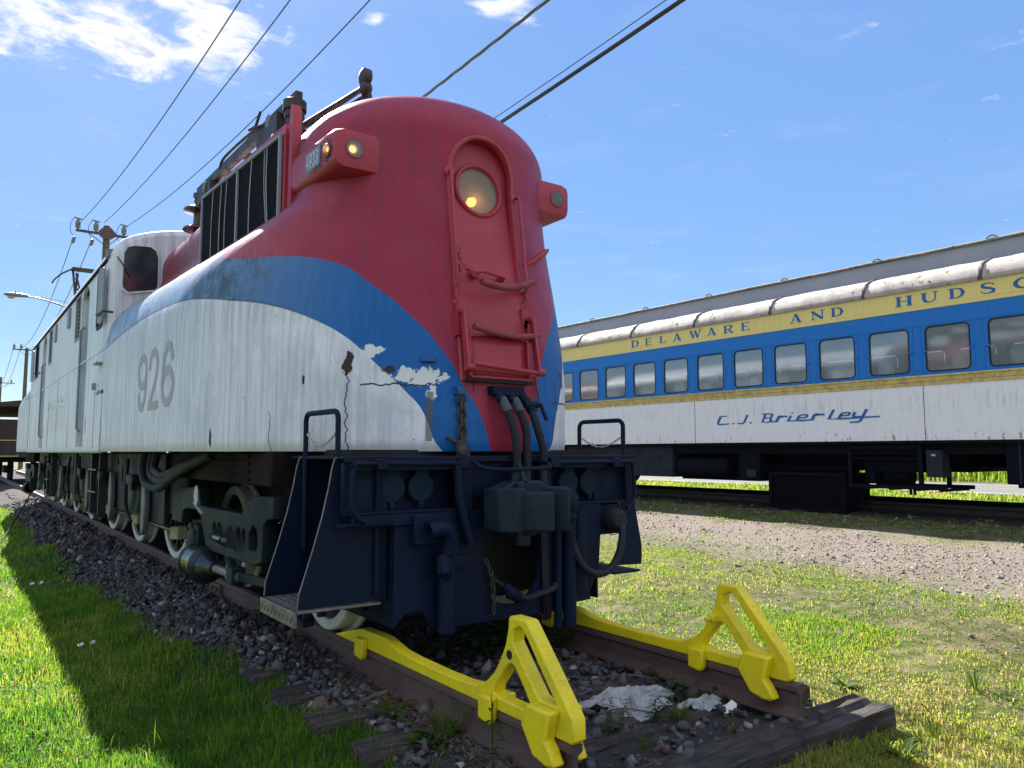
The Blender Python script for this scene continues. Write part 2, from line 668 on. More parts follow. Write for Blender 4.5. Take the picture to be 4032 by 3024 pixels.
# ------------------------------------------------------------------ locomotive nose hull
Z_SK = 1.235          # bottom of the skirt
HW = 1.575            # half width of the body
CAB_Y = 9.85          # front wall of the cab
CY = 15.0             # middle of the locomotive


def hull_outline(ns, nl):
    """matching stations on the skirt outline L and on the hood outline U (x >= 0 half), with arc length s along L"""
    aL, bL, y0L = HW, 2.30, 4.20
    aU, bU, y0U = 1.0, 0.82, 4.43
    th = []
    # stations spaced evenly along the skirt ellipse
    T = np.linspace(0, math.pi / 2, 2000)
    ex, ey = aL * np.sin(T), y0L + bL * (1 - np.cos(T))
    sl_ = np.concatenate([[0], np.cumsum(np.hypot(np.diff(ex), np.diff(ey)))])
    tt = np.interp(np.linspace(0, sl_[-1], ns), sl_, T)
    L = [(aL * math.sin(t), y0L + bL * (1 - math.cos(t))) for t in tt]
    U = []
    for t in tt:
        tu = t
        U.append((aU * math.sin(tu), y0U + bU * (1 - math.cos(tu))))
    s = list(np.linspace(0, sl_[-1], ns))
    y1 = y0L + bL
    y1u = y0U + bU
    k = [i / nl for i in range(1, nl + 1)]
    for f in k:
        y = y1 + (CAB_Y - y1) * f
        L.append((aL, y))
        U.append((aU, y1u + (CAB_Y - y1u) * f))
        s.append(sl_[-1] + y - y1)
    return L, U, s, sl_[-1]


def smst(x, a, b):
    t = min(max((x - a) / (b - a), 0.0), 1.0)
    return t * t * (3 - 2 * t)


def hull_grid(ns=90, nl=34):
    L, U, S, s1 = hull_outline(ns, nl)
    rows = []
    for (lx, ly), (ux, uy), s in zip(L, U, S):
        f = smst(s, 0.0, s1 * 1.02)          # 0 at the nose, 1 on the flank
        g_ = min(max((s - s1) / (S[-1] - s1), 0), 1)
        f2 = smst(s, 0.25, 2.4)
        zs = 1.45 + (2.22 - 1.45) * f2 + 0.16 * g_
        zf = 3.10 + (3.16 - 3.10) * f + 0.14 * g_
        k1 = 0.55 + (0.62 - 0.55) * f2 + 0.05 * g_
        k2 = 0.55 + (0.30 - 0.55) * f2
        zr = 3.46 - 0.06 * f
        zt = 3.93
        cx, cy = 0.0, max(uy + 0.02, 5.2)
        pr = []
        for t in np.linspace(0, 1, 16)[:-1]:
            z = Z_SK + (zs - Z_SK) * t
            pr.append((0.0, z, 'L'))
        for t in np.linspace(0, 1, 40):
            b0, b1, b2, b3 = (1 - t) ** 3, 3 * t * (1 - t) ** 2, 3 * t * t * (1 - t), t ** 3
            d = b2 + b3 if f2 >= 1 else (b2 + b3) * f2 + (t) * (1 - f2)
            z = b0 * zs + b1 * (zs + k1) + b2 * (zf - k2) + b3 * zf
            zlin = zs + (zf - zs) * t
            z = z * f2 + zlin * (1 - f2)
            pr.append((d, z, 'S'))
        for t in np.linspace(0, 1, 12)[1:-1]:
            pr.append((1.0, zf + (zr - zf) * t, 'S'))
        row = []
        for d, z, k in pr:
            x, y = lx + (ux - lx) * d, ly + (uy - ly) * d
            if z < Z_SK + 0.06:                # rolled lower edge
                q = 1 - (z - Z_SK) / 0.06
                nl_ = math.hypot(ux - lx, uy - ly) or 1
                x += (ux - lx) / nl_ * 0.012 * q
                y += (uy - ly) / nl_ * 0.012 * q
            row.append((x, y, z, z))
        n_roof = 22
        for i in range(n_roof + 1):
            ph = math.pi / 2 * i / n_roof
            e = 2.0 / (2.0 + 0.15 * f)
            c = math.cos(ph) ** e
            sn = math.sin(ph) ** e
            # stretch so that the crown keeps rising to the middle
            x, y = cx + (ux - cx) * c, cy + (uy - cy) * c
            row.append((x, y, zr + (zt - zr) * sn, zr + (zt - zr) * sn))
        rows.append(row)
    return rows, S


def hull_mesh(door=True):
    rows, S = hull_grid()
    nr, nc = len(rows), len(rows[0])
    verts, uvs, faces = [], [], []
    # right half then left half
    for side in (1, -1):
        base = len(verts)
        for r, s in zip(rows, S):
            for x, y, z, v in r:
                verts.append((x * side, y, z))
                uvs.append((s, v))
        for i in range(nr - 1):
            for j in range(nc - 1):
                a, b, c, d = base + i * nc + j, base + (i + 1) * nc + j, base + (i + 1) * nc + j + 1, base + i * nc + j + 1
                faces.append((a, b, c, d) if side > 0 else (a, d, c, b))
    return verts, uvs, faces


def in_door(x, z, grow=0.0):
    w = 0.265 + grow
    x = x - 0.012
    if z < 1.70 - grow or abs(x) > w:
        return False
    zc = 3.20
    return z < zc or (x * x + (z - zc) ** 2) < w * w


hv, huv, hf = hull_mesh()
HULL_BVH = BVHTree.FromPolygons([Vector(v) for v in hv], hf)


def on_hull(x, z, side='front', off=0.0):
    """a point on the hull seen from the front (given x, z) or, side='left', from -X (x is then y)"""
    if side == 'front':
        h = HULL_BVH.ray_cast(Vector((x, -5, z)), Vector((0, 1, 0)))
    else:
        h = HULL_BVH.ray_cast(Vector((-6, x, z)), Vector((1, 0, 0)))
    p, n = h[0], h[1]
    if p is None:
        return None, None
    if n.dot(Vector((0, -1, 0)) if side == 'front' else Vector((-1, 0, 0))) < 0:
        n = -n
    return p + n * off, n

# ------------------------------------------------------------------ hull paint: red hood, blue sweep, white flank
def m_hull():
    m, g = new_mat('striped_hull_paint')
    uv = g.node('ShaderNodeUVMap', uv_map='UVMap').outputs[0]
    u, v, _ = g.sep(uv)
    tc = g.node('ShaderNodeTexCoord').outputs['Object']
    X, Y, Z = g.sep(tc)
    wob = g.math('MULTIPLY', g.math('SUBTRACT', g.noise(tc, 9, 3), 0.5), 0.006)
    s = g.math('ABSOLUTE', g.math('SUBTRACT', u, 0.07))
    sn = g.math('DIVIDE', s, 7.0)

    def curve(pts):
        nd = g.node('ShaderNodeFloatCurve')
        g.put(nd.inputs['Value'], sn)
        c = nd.mapping.curves[0]
        pts = [(a / 7.0, (b - 1.2) / 2.0) for a, b in pts]
        while len(c.points) < len(pts):
            c.points.new(0.5, 0.5)
        for p, q in zip(c.points, pts):
            p.location = q
        nd.mapping.update()
        return g.math('ADD', g.math('MULTIPLY', nd.outputs[0], 2.0), 1.2)
    rb = curve([(0, 1.2), (.10, 1.2), (.15, 1.28), (.21, 1.45), (.28, 1.58), (.34, 1.66), (.41, 1.79), (.52, 1.92), (.62, 2.025), (.76, 2.13), (.9, 2.23), (1.14, 2.36),
                (1.31, 2.45), (1.48, 2.505), (1.7, 2.55), (1.97, 2.582), (2.3, 2.61), (3.0, 2.74), (4.0, 2.84), (5.5, 2.94), (7, 2.98)])
    bw = curve([(0, 1.2), (.40, 1.2), (.52, 1.28), (.57, 1.40), (.63, 1.52), (.73, 1.62), (.83, 1.71), (.93, 1.79), (1.04, 1.88), (1.14, 1.957), (1.28, 2.04), (1.42, 2.106), (1.55, 2.16),
                (1.7, 2.21), (1.9, 2.26), (2.14, 2.30), (2.45, 2.35), (2.9, 2.40), (3.73, 2.455), (4.7, 2.475), (6.3, 2.42), (7, 2.39)])
    vz = g.math('ADD', v, wob)
    is_red = g.step(vz, rb)
    is_white = g.math('LESS_THAN', vz, bw)

    n_big = g.noise(tc, 1.6, 5, 0.6)
    n_str = g.noise(g.scalev(tc, (9, 9, 0.35)), 3.0, 5, 0.65)
    n_fine = g.noise(g.scalev(tc, (60, 60, 0.8)), 3.0, 3, 0.6)
    n_mid = g.noise(tc, 9, 7, 0.65)
    n_dot = g.noise(tc, 38, 3, 0.5)

    red = g.mix(g.smooth(n_str, 0.35, 0.75), (0.34, 0.020, 0.055), (0.24, 0.026, 0.066))
    red = g.mix(g.math('MULTIPLY', g.smooth(n_big, 0.45, 0.75), 0.45), red, (0.42, 0.085, 0.12))
    # faded, chalky paint along the flank hood
    chalk = g.math('MULTIPLY', g.smooth(Y, 4.9, 5.9), g.math('ADD', g.math('MULTIPLY', g.smooth(n_str, 0.4, 0.7), 0.5), 0.14))
    red = g.mix(chalk, red, (0.50, 0.22, 0.24))
    rust_top = g.math('MULTIPLY', g.smooth(Y, 5.6, 7.5), g.math('MULTIPLY', is_red, g.math('MULTIPLY', g.math('LESS_THAN', v, 3.22), 0.8)))
    red = g.mix(rust_top, red, g.mix(n_mid, (0.46, 0.17, 0.12), (0.34, 0.20, 0.18)))
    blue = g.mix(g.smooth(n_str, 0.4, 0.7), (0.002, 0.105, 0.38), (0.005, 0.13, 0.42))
    blue = g.mix(g.math('MULTIPLY', g.smooth(s, 0.9, 2.6), g.math('ADD', 0.45, g.math('MULTIPLY', n_str, 0.5))), blue, (0.16, 0.28, 0.42))  # pale sky reflection painted into the blue along the pontoon, streaked with fading
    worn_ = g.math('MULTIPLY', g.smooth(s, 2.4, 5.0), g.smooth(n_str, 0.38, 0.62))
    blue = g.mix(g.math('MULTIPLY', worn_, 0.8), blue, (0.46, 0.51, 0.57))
    # bare, rusty crown of the pontoon towards the cab
    crown = g.math('MULTIPLY', g.smooth(s, 2.2, 3.6), g.smooth(g.math('SUBTRACT', v, g.math('ADD', rb, -0.16)), 0.0, 0.15))
    blue = g.mix(g.math('MULTIPLY', crown, 0.8), blue, g.mix(n_mid, (0.42, 0.22, 0.17), (0.36, 0.28, 0.26)))
    grime = g.math('MULTIPLY', g.math('MULTIPLY', g.smooth(s, 1.7, 2.3), g.math('SUBTRACT', 1.0, g.smooth(s, 2.6, 3.6))), g.smooth(g.math('ADD', n_mid, g.math('MULTIPLY', n_str, .4)), 0.58, 0.82))
    blue = g.mix(g.math('MULTIPLY', grime, 0.85), blue, (0.05, 0.065, 0.08))
    gr2 = g.math('MULTIPLY', g.smooth(s, 1.6, 3.5), g.smooth(n_mid, 0.44, 0.68))
    blue = g.mix(g.math('MULTIPLY', gr2, 0.55), blue, (0.10, 0.12, 0.14))
    white = g.mix(g.math('MULTIPLY', g.smooth(n_str, 0.38, 0.68), 0.75), (0.78, 0.80, 0.89), (0.49, 0.525, 0.62))
    white = g.mix(g.math('MULTIPLY', g.smooth(g.noise(g.scalev(tc, (2.2, 2.2, 1.1)), 1.3, 6, 0.7), 0.46, 0.64), 0.42), white, (0.44, 0.47, 0.55))
    white = g.mix(g.math('MULTIPLY', g.smooth(n_fine, 0.50, 0.64), g.math('MULTIPLY', g.smooth(s, 1.6, 2.6), 0.6)), white, (0.33, 0.36, 0.41))
    band2 = g.math('MULTIPLY', g.smooth(v, 1.95, 2.3), g.smooth(n_str, 0.35, 0.65))
    white = g.mix(g.math('MULTIPLY', band2, 0.5), white, (0.42, 0.46, 0.52))
    low = g.math('MULTIPLY', g.math('SUBTRACT', 1.0, g.smooth(v, 1.3, 1.55)), g.step(g.noise(g.scalev(tc, (3, 3, 1.0)), 3.0, 8, 0.75), 0.66))
    white = g.mix(g.math('MULTIPLY', low, 0.8), white, (0.22, 0.16, 0.12))
    drip = g.math('MULTIPLY', g.smooth(g.noise(g.scalev(tc, (5, 5, 0.12)), 3.0, 4, 0.6), 0.60, 0.70), g.smooth(n_big, 0.4, 0.6))
    white = g.mix(g.math('MULTIPLY', drip, 0.4), white, (0.33, 0.31, 0.28))
    white = g.mix(g.math('MULTIPLY', g.smooth(n_mid, 0.55, 0.75), 0.35), white, (0.50, 0.50, 0.49))
    # greenish film along the bottom edge
    white = g.mix(g.math('MULTIPLY', g.math('SUBTRACT', 1.0, g.smooth(v, 1.245, 1.32)), 0.55), white, (0.35, 0.34, 0.24))

    # loose flakes of white where the blue has let go
    def blob(cu, cv, ru, rv, vec=u):
        a = g.math('DIVIDE', g.math('SUBTRACT', vec, cu), ru)
        b = g.math('DIVIDE', g.math('SUBTRACT', v, cv), rv)
        return g.math('SUBTRACT', 1.0, g.math('SQRT', g.math('ADD', g.math('MULTIPLY', a, a), g.math('MULTIPLY', b, b))))
    fl = g.math('MAXIMUM', blob(-0.62, 1.72, .36, .085), g.math('MAXIMUM', blob(-0.92, 1.885, .14, .07), blob(-0.49, 1.63, .05, .09)))
    nfl = g.noise(tc, 16, 8, 0.7)
    flake = g.step(g.math('ADD', g.math('MULTIPLY', fl, 0.75), g.math('MULTIPLY', g.math('SUBTRACT', nfl, 0.5), 2.0)), 0.32)
    col = g.mix(is_white, blue, white)
    col = g.mix(is_red, col, red)
    col = g.mix(g.math('MULTIPLY', flake, g.math('SUBTRACT', 1.0, is_red)), col, (0.70, 0.72, 0.75))
    # bare brown metal in the torn places
    hl = g.math('MAXIMUM', blob(-1.05, 1.80, .05, .13), g.math('MAXIMUM', blob(-0.78, 1.76, .085, .05), g.math('MAXIMUM', blob(0.95, 1.78, .06, .13), g.math('MAXIMUM', blob(-2.25, 1.33, .03, .13), blob(-1.35, 1.70, .015, .06)))))
    hole = g.step(g.math('ADD', hl, g.math('MULTIPLY', g.math('SUBTRACT', nfl, 0.5), 1.6)), 0.42)
    col = g.mix(hole, col, (0.035, 0.02, 0.014))
    # rust run below a torn place
    run = g.math('MULTIPLY', g.math('MULTIPLY', g.math('LESS_THAN', g.math('ABSOLUTE', g.math('ADD', u, 0.50)), 0.022), g.math('LESS_THAN', v, 1.62)), g.step(v, 1.30))
    col = g.mix(g.math('MULTIPLY', run, 0.75), col, (0.10, 0.085, 0.07))
    # cracks in the filler
    def crack(u0, z0, z1, amp, w, seed):
        off = g.math('MULTIPLY', g.math('SUBTRACT', g.noise(g.scalev(tc, (0.02, 0.02, 7), (seed, 0, 0)), 1.0, 5, 0.7), 0.5), amp)
        d = g.math('ABSOLUTE', g.math('SUBTRACT', g.math('ADD', u, off), u0))
        return g.math('MULTIPLY', g.math('LESS_THAN', d, w), g.math('MULTIPLY', g.step(v, z0), g.math('LESS_THAN', v, z1)))
    ck = g.math('MAXIMUM', crack(-1.04, 1.2, 1.74, .16, .0045, 1), g.math('MAXIMUM', crack(-1.62, 1.2, 1.5, .1, .003, 4), g.math('MAXIMUM', crack(0.72, 1.55, 1.76, .25, .006, 7), crack(-0.20, 1.62, 1.78, .08, .005, 9))))

    def hcrack(v0, u0, u1, amp, w, seed):
        off = g.math('MULTIPLY', g.math('SUBTRACT', g.noise(g.scalev(tc, (6, 6, .02), (seed, 0, 0)), 1.0, 5, 0.7), 0.5), amp)
        d = g.math('ABSOLUTE', g.math('SUBTRACT', g.math('ADD', v, off), v0))
        return g.math('MULTIPLY', g.math('LESS_THAN', d, w), g.math('MULTIPLY', g.step(u, u0), g.math('LESS_THAN', u, u1)))
    ck = g.math('MAXIMUM', ck, g.math('MAXIMUM', hcrack(1.665, -0.95, -0.45, .09, .005, 3), hcrack(1.60, 0.62, 1.2, .10, .006, 5)))
    col = g.mix(ck, col, (0.02, 0.016, 0.015))
    # pock marks
    col = g.mix(g.math('MULTIPLY', g.step(n_dot, 0.735), 0.8), col, (0.05, 0.04, 0.035))
    # seam line where the flank sheet is lapped under the sweep
    seam = g.math('MULTIPLY', g.math('LESS_THAN', g.math('ABSOLUTE', g.math('SUBTRACT', vz, bw)), 0.006), g.smooth(s, 1.2, 1.7))
    col = g.mix(g.math('MULTIPLY', seam, 0.7), col, (0.05, 0.055, 0.06))
    # shade of the gap beside the filter panel, painted dark in streaks
    gap_shade = g.math('MULTIPLY', g.math('MULTIPLY', g.smooth(Y, 5.05, 5.45), g.smooth(v, 2.70, 3.1)), g.smooth(n_str, 0.25, 0.6))
    col = g.mix(g.math('MULTIPLY', gap_shade, 0.55), col, (0.05, 0.035, 0.045))
    hgt = g.math('ADD', g.math('MULTIPLY', g.noise(tc, 2.2, 2, 0.5), 1.0), g.math('ADD', g.math('MULTIPLY', n_mid, 0.10), g.math('MULTIPLY', flake, 0.22)))
    hgt = g.math('SUBTRACT', hgt, g.math('ADD', g.math('MULTIPLY', ck, 0.3), g.math('MULTIPLY', hole, 0.5)))
    ro = g.lin(n_mid, 0.3, 0.7, 0.36, 0.5)
    ro = g.mix(is_white, ro, 0.55)
    finish(g, bsdf(g, col, ro, 0.0, g.bump(hgt, 0.42, 0.05), 0.3))
    return m


def m_cab():
    m, g = new_mat('white_cab_paint')
    tc = g.node('ShaderNodeTexCoord').outputs['Object']
    X, Y, Z = g.sep(tc)
    n = g.noise(g.scalev(tc, (4, 4, 0.22)), 3.0, 6, 0.65)
    n2 = g.noise(tc, 7, 6, 0.6)
    fine = g.noise(g.scalev(tc, (30, 30, .6)), 3.0, 3, 0.6)
    col = g.mix(g.math('MULTIPLY', g.smooth(n, 0.42, 0.68), 0.75), (0.76, 0.79, 0.88), (0.40, 0.435, 0.52))
    col = g.mix(g.math('MULTIPLY', g.smooth(fine, 0.5, 0.66), 0.3), col, (0.36, 0.38, 0.40))
    col = g.mix(g.math('MULTIPLY', g.smooth(n2, 0.55, 0.8), 0.35), col, (0.45, 0.45, 0.44))
    # dark mould patch and washed-out old lettering
    a = g.math('DIVIDE', g.math('SUBTRACT', Y, 10.1), 0.55)
    b = g.math('DIVIDE', g.math('SUBTRACT', Z, 1.93), 0.05)
    bl = g.math('SUBTRACT', 1.0, g.math('SQRT', g.math('ADD', g.math('MULTIPLY', a, a), g.math('MULTIPLY', b, b))))
    mould = g.smooth(g.math('ADD', bl, g.math('MULTIPLY', g.math('SUBTRACT', n2, 0.5), 1.4)), 0.3, 0.7)
    col = g.mix(mould, col, (0.07, 0.06, 0.045))
    la = g.math('MULTIPLY', g.math('MULTIPLY', g.step(Y, 13.4), g.math('LESS_THAN', Y, 16.2)), g.math('MULTIPLY', g.step(Z, 1.93), g.math('LESS_THAN', Z, 2.12)))
    nl = g.noise(g.scalev(tc, (1, 6, 9)), 2.0, 4, 0.6)
    col = g.mix(g.math('MULTIPLY', la, g.math('MULTIPLY', g.step(nl, 0.56), 0.8)), col, (0.12, 0.11, 0.12))
    lb = g.math('MULTIPLY', g.math('MULTIPLY', g.step(Y, 13.4), g.math('LESS_THAN', Y, 16.2)), g.math('MULTIPLY', g.step(Z, 1.55), g.math('LESS_THAN', Z, 1.93)))
    col = g.mix(g.math('MULTIPLY', lb, g.math('MULTIPLY', g.smooth(fine, 0.45, 0.6), 0.5)), col, (0.30, 0.29, 0.27))
    rust = g.step(g.noise(tc, 5, 8, 0.7), 0.725)
    col = g.mix(g.math('MULTIPLY', rust, g.math('SUBTRACT', 1.0, g.smooth(Z, 1.3, 1.9))), col, (0.12, 0.07, 0.05))
    col = g.mix(g.math('MULTIPLY', g.math('SUBTRACT', 1.0, g.smooth(Z, 1.245, 1.33)), 0.5), col, (0.33, 0.33, 0.25))
    finish(g, bsdf(g, col, 0.5, 0.0, g.bump(g.math('ADD', g.noise(tc, 2.2, 2), g.math('MULTIPLY', n2, .1)), 0.3, 0.04), 0.4))
    return m


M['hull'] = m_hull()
M['cab'] = m_cab()

# ------------------------------------------------------------------ the locomotive
loco = thing('electric_locomotive', (0, CY, 0), 'red white and blue streamlined electric locomotive with round headlight and number 926 on its flank', 'locomotive')


def hull_part(name, mirror=False, cut=True):
    vs = [(x, 2 * CY - y if mirror else y, z) for x, y, z in hv]
    fs, keep = [], []
    for k, f in enumerate(hf):
        if cut and not mirror:
            c = sum((Vector(hv[i]) for i in f), Vector()) / 4
            if c.y < 4.9 and in_door(c.x, c.z):
                continue
        fs.append(tuple(reversed(f)) if mirror else f)
    me = bpy.data.meshes.new(name)
    me.from_pydata(vs, [], fs)
    ul = me.uv_layers.new(name='UVMap')
    half = len(hv) // 2
    for lp in me.loops:
        i = lp.vertex_index
        a, b = huv[i]
        ul.data[lp.index].uv = (a if i < half else -a, b)
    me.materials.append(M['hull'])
    me.polygons.foreach_set('use_smooth', [True] * len(me.polygons))
    import bmesh
    bm = bmesh.new(); bm.from_mesh(me)
    bmesh.ops.remove_doubles(bm, verts=bm.verts, dist=0.0008)
    bm.to_mesh(me); bm.free()
    return place(name, me, loco)


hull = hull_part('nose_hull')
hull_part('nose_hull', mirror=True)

# door, recessed under its arch
def hull_y(x, z):
    p, n = on_hull(x, z)
    return p.y


def door_y(z):
    t = smst(z, 1.9, 3.3)
    return hull_y(0.012, z) + 0.012 + 0.075 * t


arch = [(-.265, 1.70)] + [(-.265, z) for z in np.linspace(1.8, 3.2, 15)]
arch += [(0.265 * math.cos(math.radians(a)), 3.20 + 0.265 * math.sin(math.radians(a))) for a in range(170, 9, -10)]
arch += [(.265, z) for z in np.linspace(3.2, 1.8, 15)] + [(.265, 1.70)]
arch = [(x + .012, z) for x, z in arch]
m = MB()
vs, fs = [], []
zs_ = np.linspace(1.70, 3.47, 110)
for z in zs_:
    w = 0.272 if z < 3.2 else math.sqrt(max(0.272 ** 2 - (z - 3.2) ** 2, 0))
    for x in np.linspace(-w, w, 41):
        vs.append((x + .012, door_y(z), z))
for i in range(len(zs_) - 1):
    for j in range(40):
        q_ = vs[i * 41 + j]
        if math.hypot(q_[0] - .012, q_[2] - 3.10) < .178:
            continue
        fs.append((i * 41 + j, i * 41 + j + 1, (i + 1) * 41 + j + 1, (i + 1) * 41 + j))
m.add(vs, fs)
door = m.build('door', M['red'], loco, smooth=50)
m = MB()      # reveal between hull and door
vs, fs = [], []
for x, z in arch:
    h = hull_y(x, z) - .004
    vs += [(x, h, z), (x, max(door_y(z), h) + .004, z)]
for i in range(len(arch) - 1):
    fs.append((2 * i, 2 * i + 1, 2 * i + 3, 2 * i + 2))
m.add(vs, fs)
m.build('door_reveal', M['red'], loco)
m = MB()      # arch moulding over the joint
pts = [on_hull(x * 1.02, z, off=0.004)[0] for x, z in arch]
vs, fs = [], []
for i, (x, z) in enumerate(arch):
    a = Vector((arch[max(i - 1, 0)][0], 0, arch[max(i - 1, 0)][1])); b = Vector((arch[min(i + 1, len(arch) - 1)][0], 0, arch[min(i + 1, len(arch) - 1)][1]))
    t = (b - a).normalized(); o = Vector((-t.z, 0, t.x))
    for d, off in ((-.012, -.03), (-.012, .006), (.000, .013), (.014, .011), (.026, -.010)):
        q, n = on_hull(x + o.x * d, z + o.z * d)
        vs.append(q + n * off)
for i in range(len(arch) - 1):
    for j in range(4):
        fs.append((i * 5 + j, i * 5 + j + 1, i * 5 + j + 6, i * 5 + j + 5))
m.add(vs, fs)
m.build('door_moulding', M['red'], loco, smooth=60)

# round headlight in the door
HLZ, HLX = 3.10, 0.012
hy = door_y(HLZ)
tilt = Vector((0, -1, 0.12)).normalized()
hl = MB().lathe((HLX, hy, HLZ), tilt, [(.205, -.03), (.205, .018), (.196, .028), (.180, .030), (.172, .022), (.168, .000)], 40, cap=False).build('headlight', M['red'], loco, label='large round headlight with a warm glow low in the glass')
MB().lathe((HLX, hy, HLZ), tilt, [(.168, .006), (.12, .016), (.06, .021), (.001, .023)], 40, cap=False).build('lens', M['lens'], hl, smooth=80)
MB().lathe((HLX, hy, HLZ), tilt, [(.168, .004), (.16, -.05), (.12, -.10), (.06, -.13), (.001, -.14)], 32, cap=False).build('reflector', M['reflector'], hl, smooth=80)
MB().lathe((HLX - .028, hy + .035, HLZ - .075), tilt, [(.001, -.035), (.025, -.03), (.036, 0), (.025, .03), (.001, .035)], 16, cap=False).build('bulb', M['bulb'], hl, smooth=80)
bm_ = MB()
for k in range(26):
    a = 2 * math.pi * (k + .3) / 26
    q = Vector((HLX + .222 * math.cos(a), hy, HLZ + .222 * math.sin(a)))
    bm_.lathe(q, (0, -1, .1), [(.006, -.02), (.006, .010), (.001, .013)], 6, cap=False)
del bm_

# grab rails beside the door
for sx, x, ztop, zbot in ((-1, -.262, 3.17, 2.33), (1, .292, 3.08, 2.36)):
    pts = [on_hull(x, ztop, off=.0)[0], on_hull(x, ztop, off=.055)[0]] + [on_hull(x, z, off=.062)[0] for z in np.linspace(ztop - .03, zbot + .02, 8)] + [on_hull(x, zbot, off=.05)[0], on_hull(x, zbot, off=-.01)[0]]
    MB().tube(pts, .0135, 8).build('grab_rail', M['red'], loco)
    q, n = on_hull(x, ztop)
    MB().lathe(q, n, [(.034, -.01), (.034, .012), (.02, .02), (.001, .022)], 12, cap=False).build('rail_boss', M['red'], loco)
    q, n = on_hull(x, zbot - .10)
    MB().lathe(q, n, [(.03, -.01), (.03, .012), (.018, .022), (.001, .024)], 12, cap=False).build('rail_boss', M['red'], loco)
    MB().tube([on_hull(x, zbot, off=.04)[0], on_hull(x + sx * .012, zbot - .05, off=.035)[0], on_hull(x, zbot - .10, off=.015)[0]], .014, 8).build('rail_end', M['red'], loco)
# safety bars: rubber covered chain, two of them
def sag_bar(p0, p1, sag, r, mat):
    p0, p1 = Vector(p0), Vector(p1)
    pts = [p0.lerp(p1, t) + Vector((0, -.02 * math.sin(math.pi * t), -sag * math.sin(math.pi * t))) for t in np.linspace(0, 1, 14)]
    return pts
pa = on_hull(-.12, 2.36, off=.10)[0]; pb = on_hull(.318, 2.43, off=.10)[0]
MB().tube(sag_bar(pa, pb, .045, .026, None), .026, 10).build('safety_bar', M['red_dull'], loco)
pc = on_hull(-.195, 2.045, off=.10)[0]; pd = on_hull(.33, 2.035, off=.10)[0]
MB().tube(sag_bar(pc, pd, .035, .022, None), .022, 10).build('safety_bar', M['red_dull'], loco)


def chain_links(pts, ln, r, w):
    """links along a polyline, each turned a quarter from the last"""
    m = MB()
    P = [Vector(p) for p in pts]
    dist = [0]
    for a, b in zip(P, P[1:]):
        dist.append(dist[-1] + (b - a).length)
    nlk = max(2, int(dist[-1] / ln))
    for i in range(nlk):
        def at(d):
            d = min(max(d, 0), dist[-1] - 1e-6)
            j = max(k for k in range(len(P) - 1) if dist[k] <= d)
            return P[j].lerp(P[j + 1], (d - dist[j]) / max(dist[j + 1] - dist[j], 1e-6))
        c0, c1 = at((i - .12) * ln), at((i + 1.12) * ln)
        t = (c1 - c0).normalized()
        u = t.cross(Vector((0, 1, 0)))
        if u.length < .1:
            u = t.cross(Vector((1, 0, 0)))
        u.normalize()
        if i % 2:
            u = t.cross(u)
        L = (c1 - c0).length / 2
        c = (c0 + c1) / 2
        ring = []
        for a in range(10):
            an = 2 * math.pi * a / 10
            ring.append(c + t * (L * math.cos(an)) + u * (w * math.sin(an)))
        m.tube(ring, r, 5, closed=True)
    return m


ca = on_hull(-.235, 2.47, off=.07)[0]
tag(chain_links([ca, on_hull(-.18, 2.42, off=.10)[0], pa], .042, .006, .013).build('chain', M['red'], loco), kind='stuff')
tag(chain_links([on_hull(-.245, 2.60, off=.07)[0], on_hull(-.245, 2.42, off=.07)[0]], .042, .006, .013).build('chain', M['red'], loco), kind='stuff')
# pennant of red rubber and door handle
q, n = on_hull(.36, 2.58)
MB().tube([q, on_hull(.43, 2.63, off=.06)[0], on_hull(.50, 2.70, off=.10)[0], on_hull(.54, 2.73, off=.11)[0]], [.016, .026, .024, .010], 8).build('signal_bracket', M['red'], loco)
q0, q1 = on_hull(-.115, 2.45, off=.0)[0], on_hull(.10, 2.44, off=.0)[0]
o_ = Vector((0, -.055, 0))
dh = MB().tube([q0 + Vector((0, .01, 0)), q0 + o_ * .8, q0 + o_ + Vector((.03, 0, .012)), q1 + o_ + Vector((-.02, 0, .0)), q1 + o_ * .8, q1 + Vector((.0, .01, -.03))], .012, 8)
dh.lathe(q0, (0, -1, 0), [(.036, -.01), (.034, .012), (.015, .02)], 12)
dh.lathe(q1, (0, -1, 0), [(.026, -.01), (.024, .012), (.012, .02)], 12)
dh.build('door_handle', M['red'], door)
# folding ladder under the door
for x in (-.252, .29):
    p0, p1 = on_hull(x, 2.17, off=.085)[0], on_hull(x, 1.765, off=.10)[0]
    lad = MB().bar(p0, p1, .045, .022, (1, 0, 0))
    lad.bar(p0 + Vector((.02, .03, 0)), p1 + Vector((.02, .03, 0)), .014, .05, (1, 0, 0))
    lad.lathe(p1 + Vector((0, -.02, .0)), (1 if x < 0 else -1, 0, 0), [(.028, -.03), (.028, .03)], 12)
    lad.lathe(p0 + Vector((0, .01, -.02)), (0, -1, 0), [(.024, -.06), (.024, .03)], 12)
    lad.build('ladder_rail', M['red'], loco, bevel=.003)
    q, n = on_hull(x, 2.10)
    bk = MB().prism([(x + (-.045 if x < 0 else .0), 2.0), (x + (-.045 if x < 0 else .0) + .045, 2.0), (x + (0 if x < 0 else .0) + .0, 2.10), (x - .045 if x < 0 else x, 2.16)], 'y', q.y - .05, q.y + .02)
    bk.box(x - .03, x + .02, q.y - .02, q.y + .05, 2.13, 2.24)
    bk.build('ladder_bracket', M['red'], loco)
p0, p1 = on_hull(-.225, 1.79, off=.12)[0], on_hull(.285, 1.755, off=.12)[0]
MB().tube([p0, p1], .016, 8).build('ladder_rung', M['red'], loco)
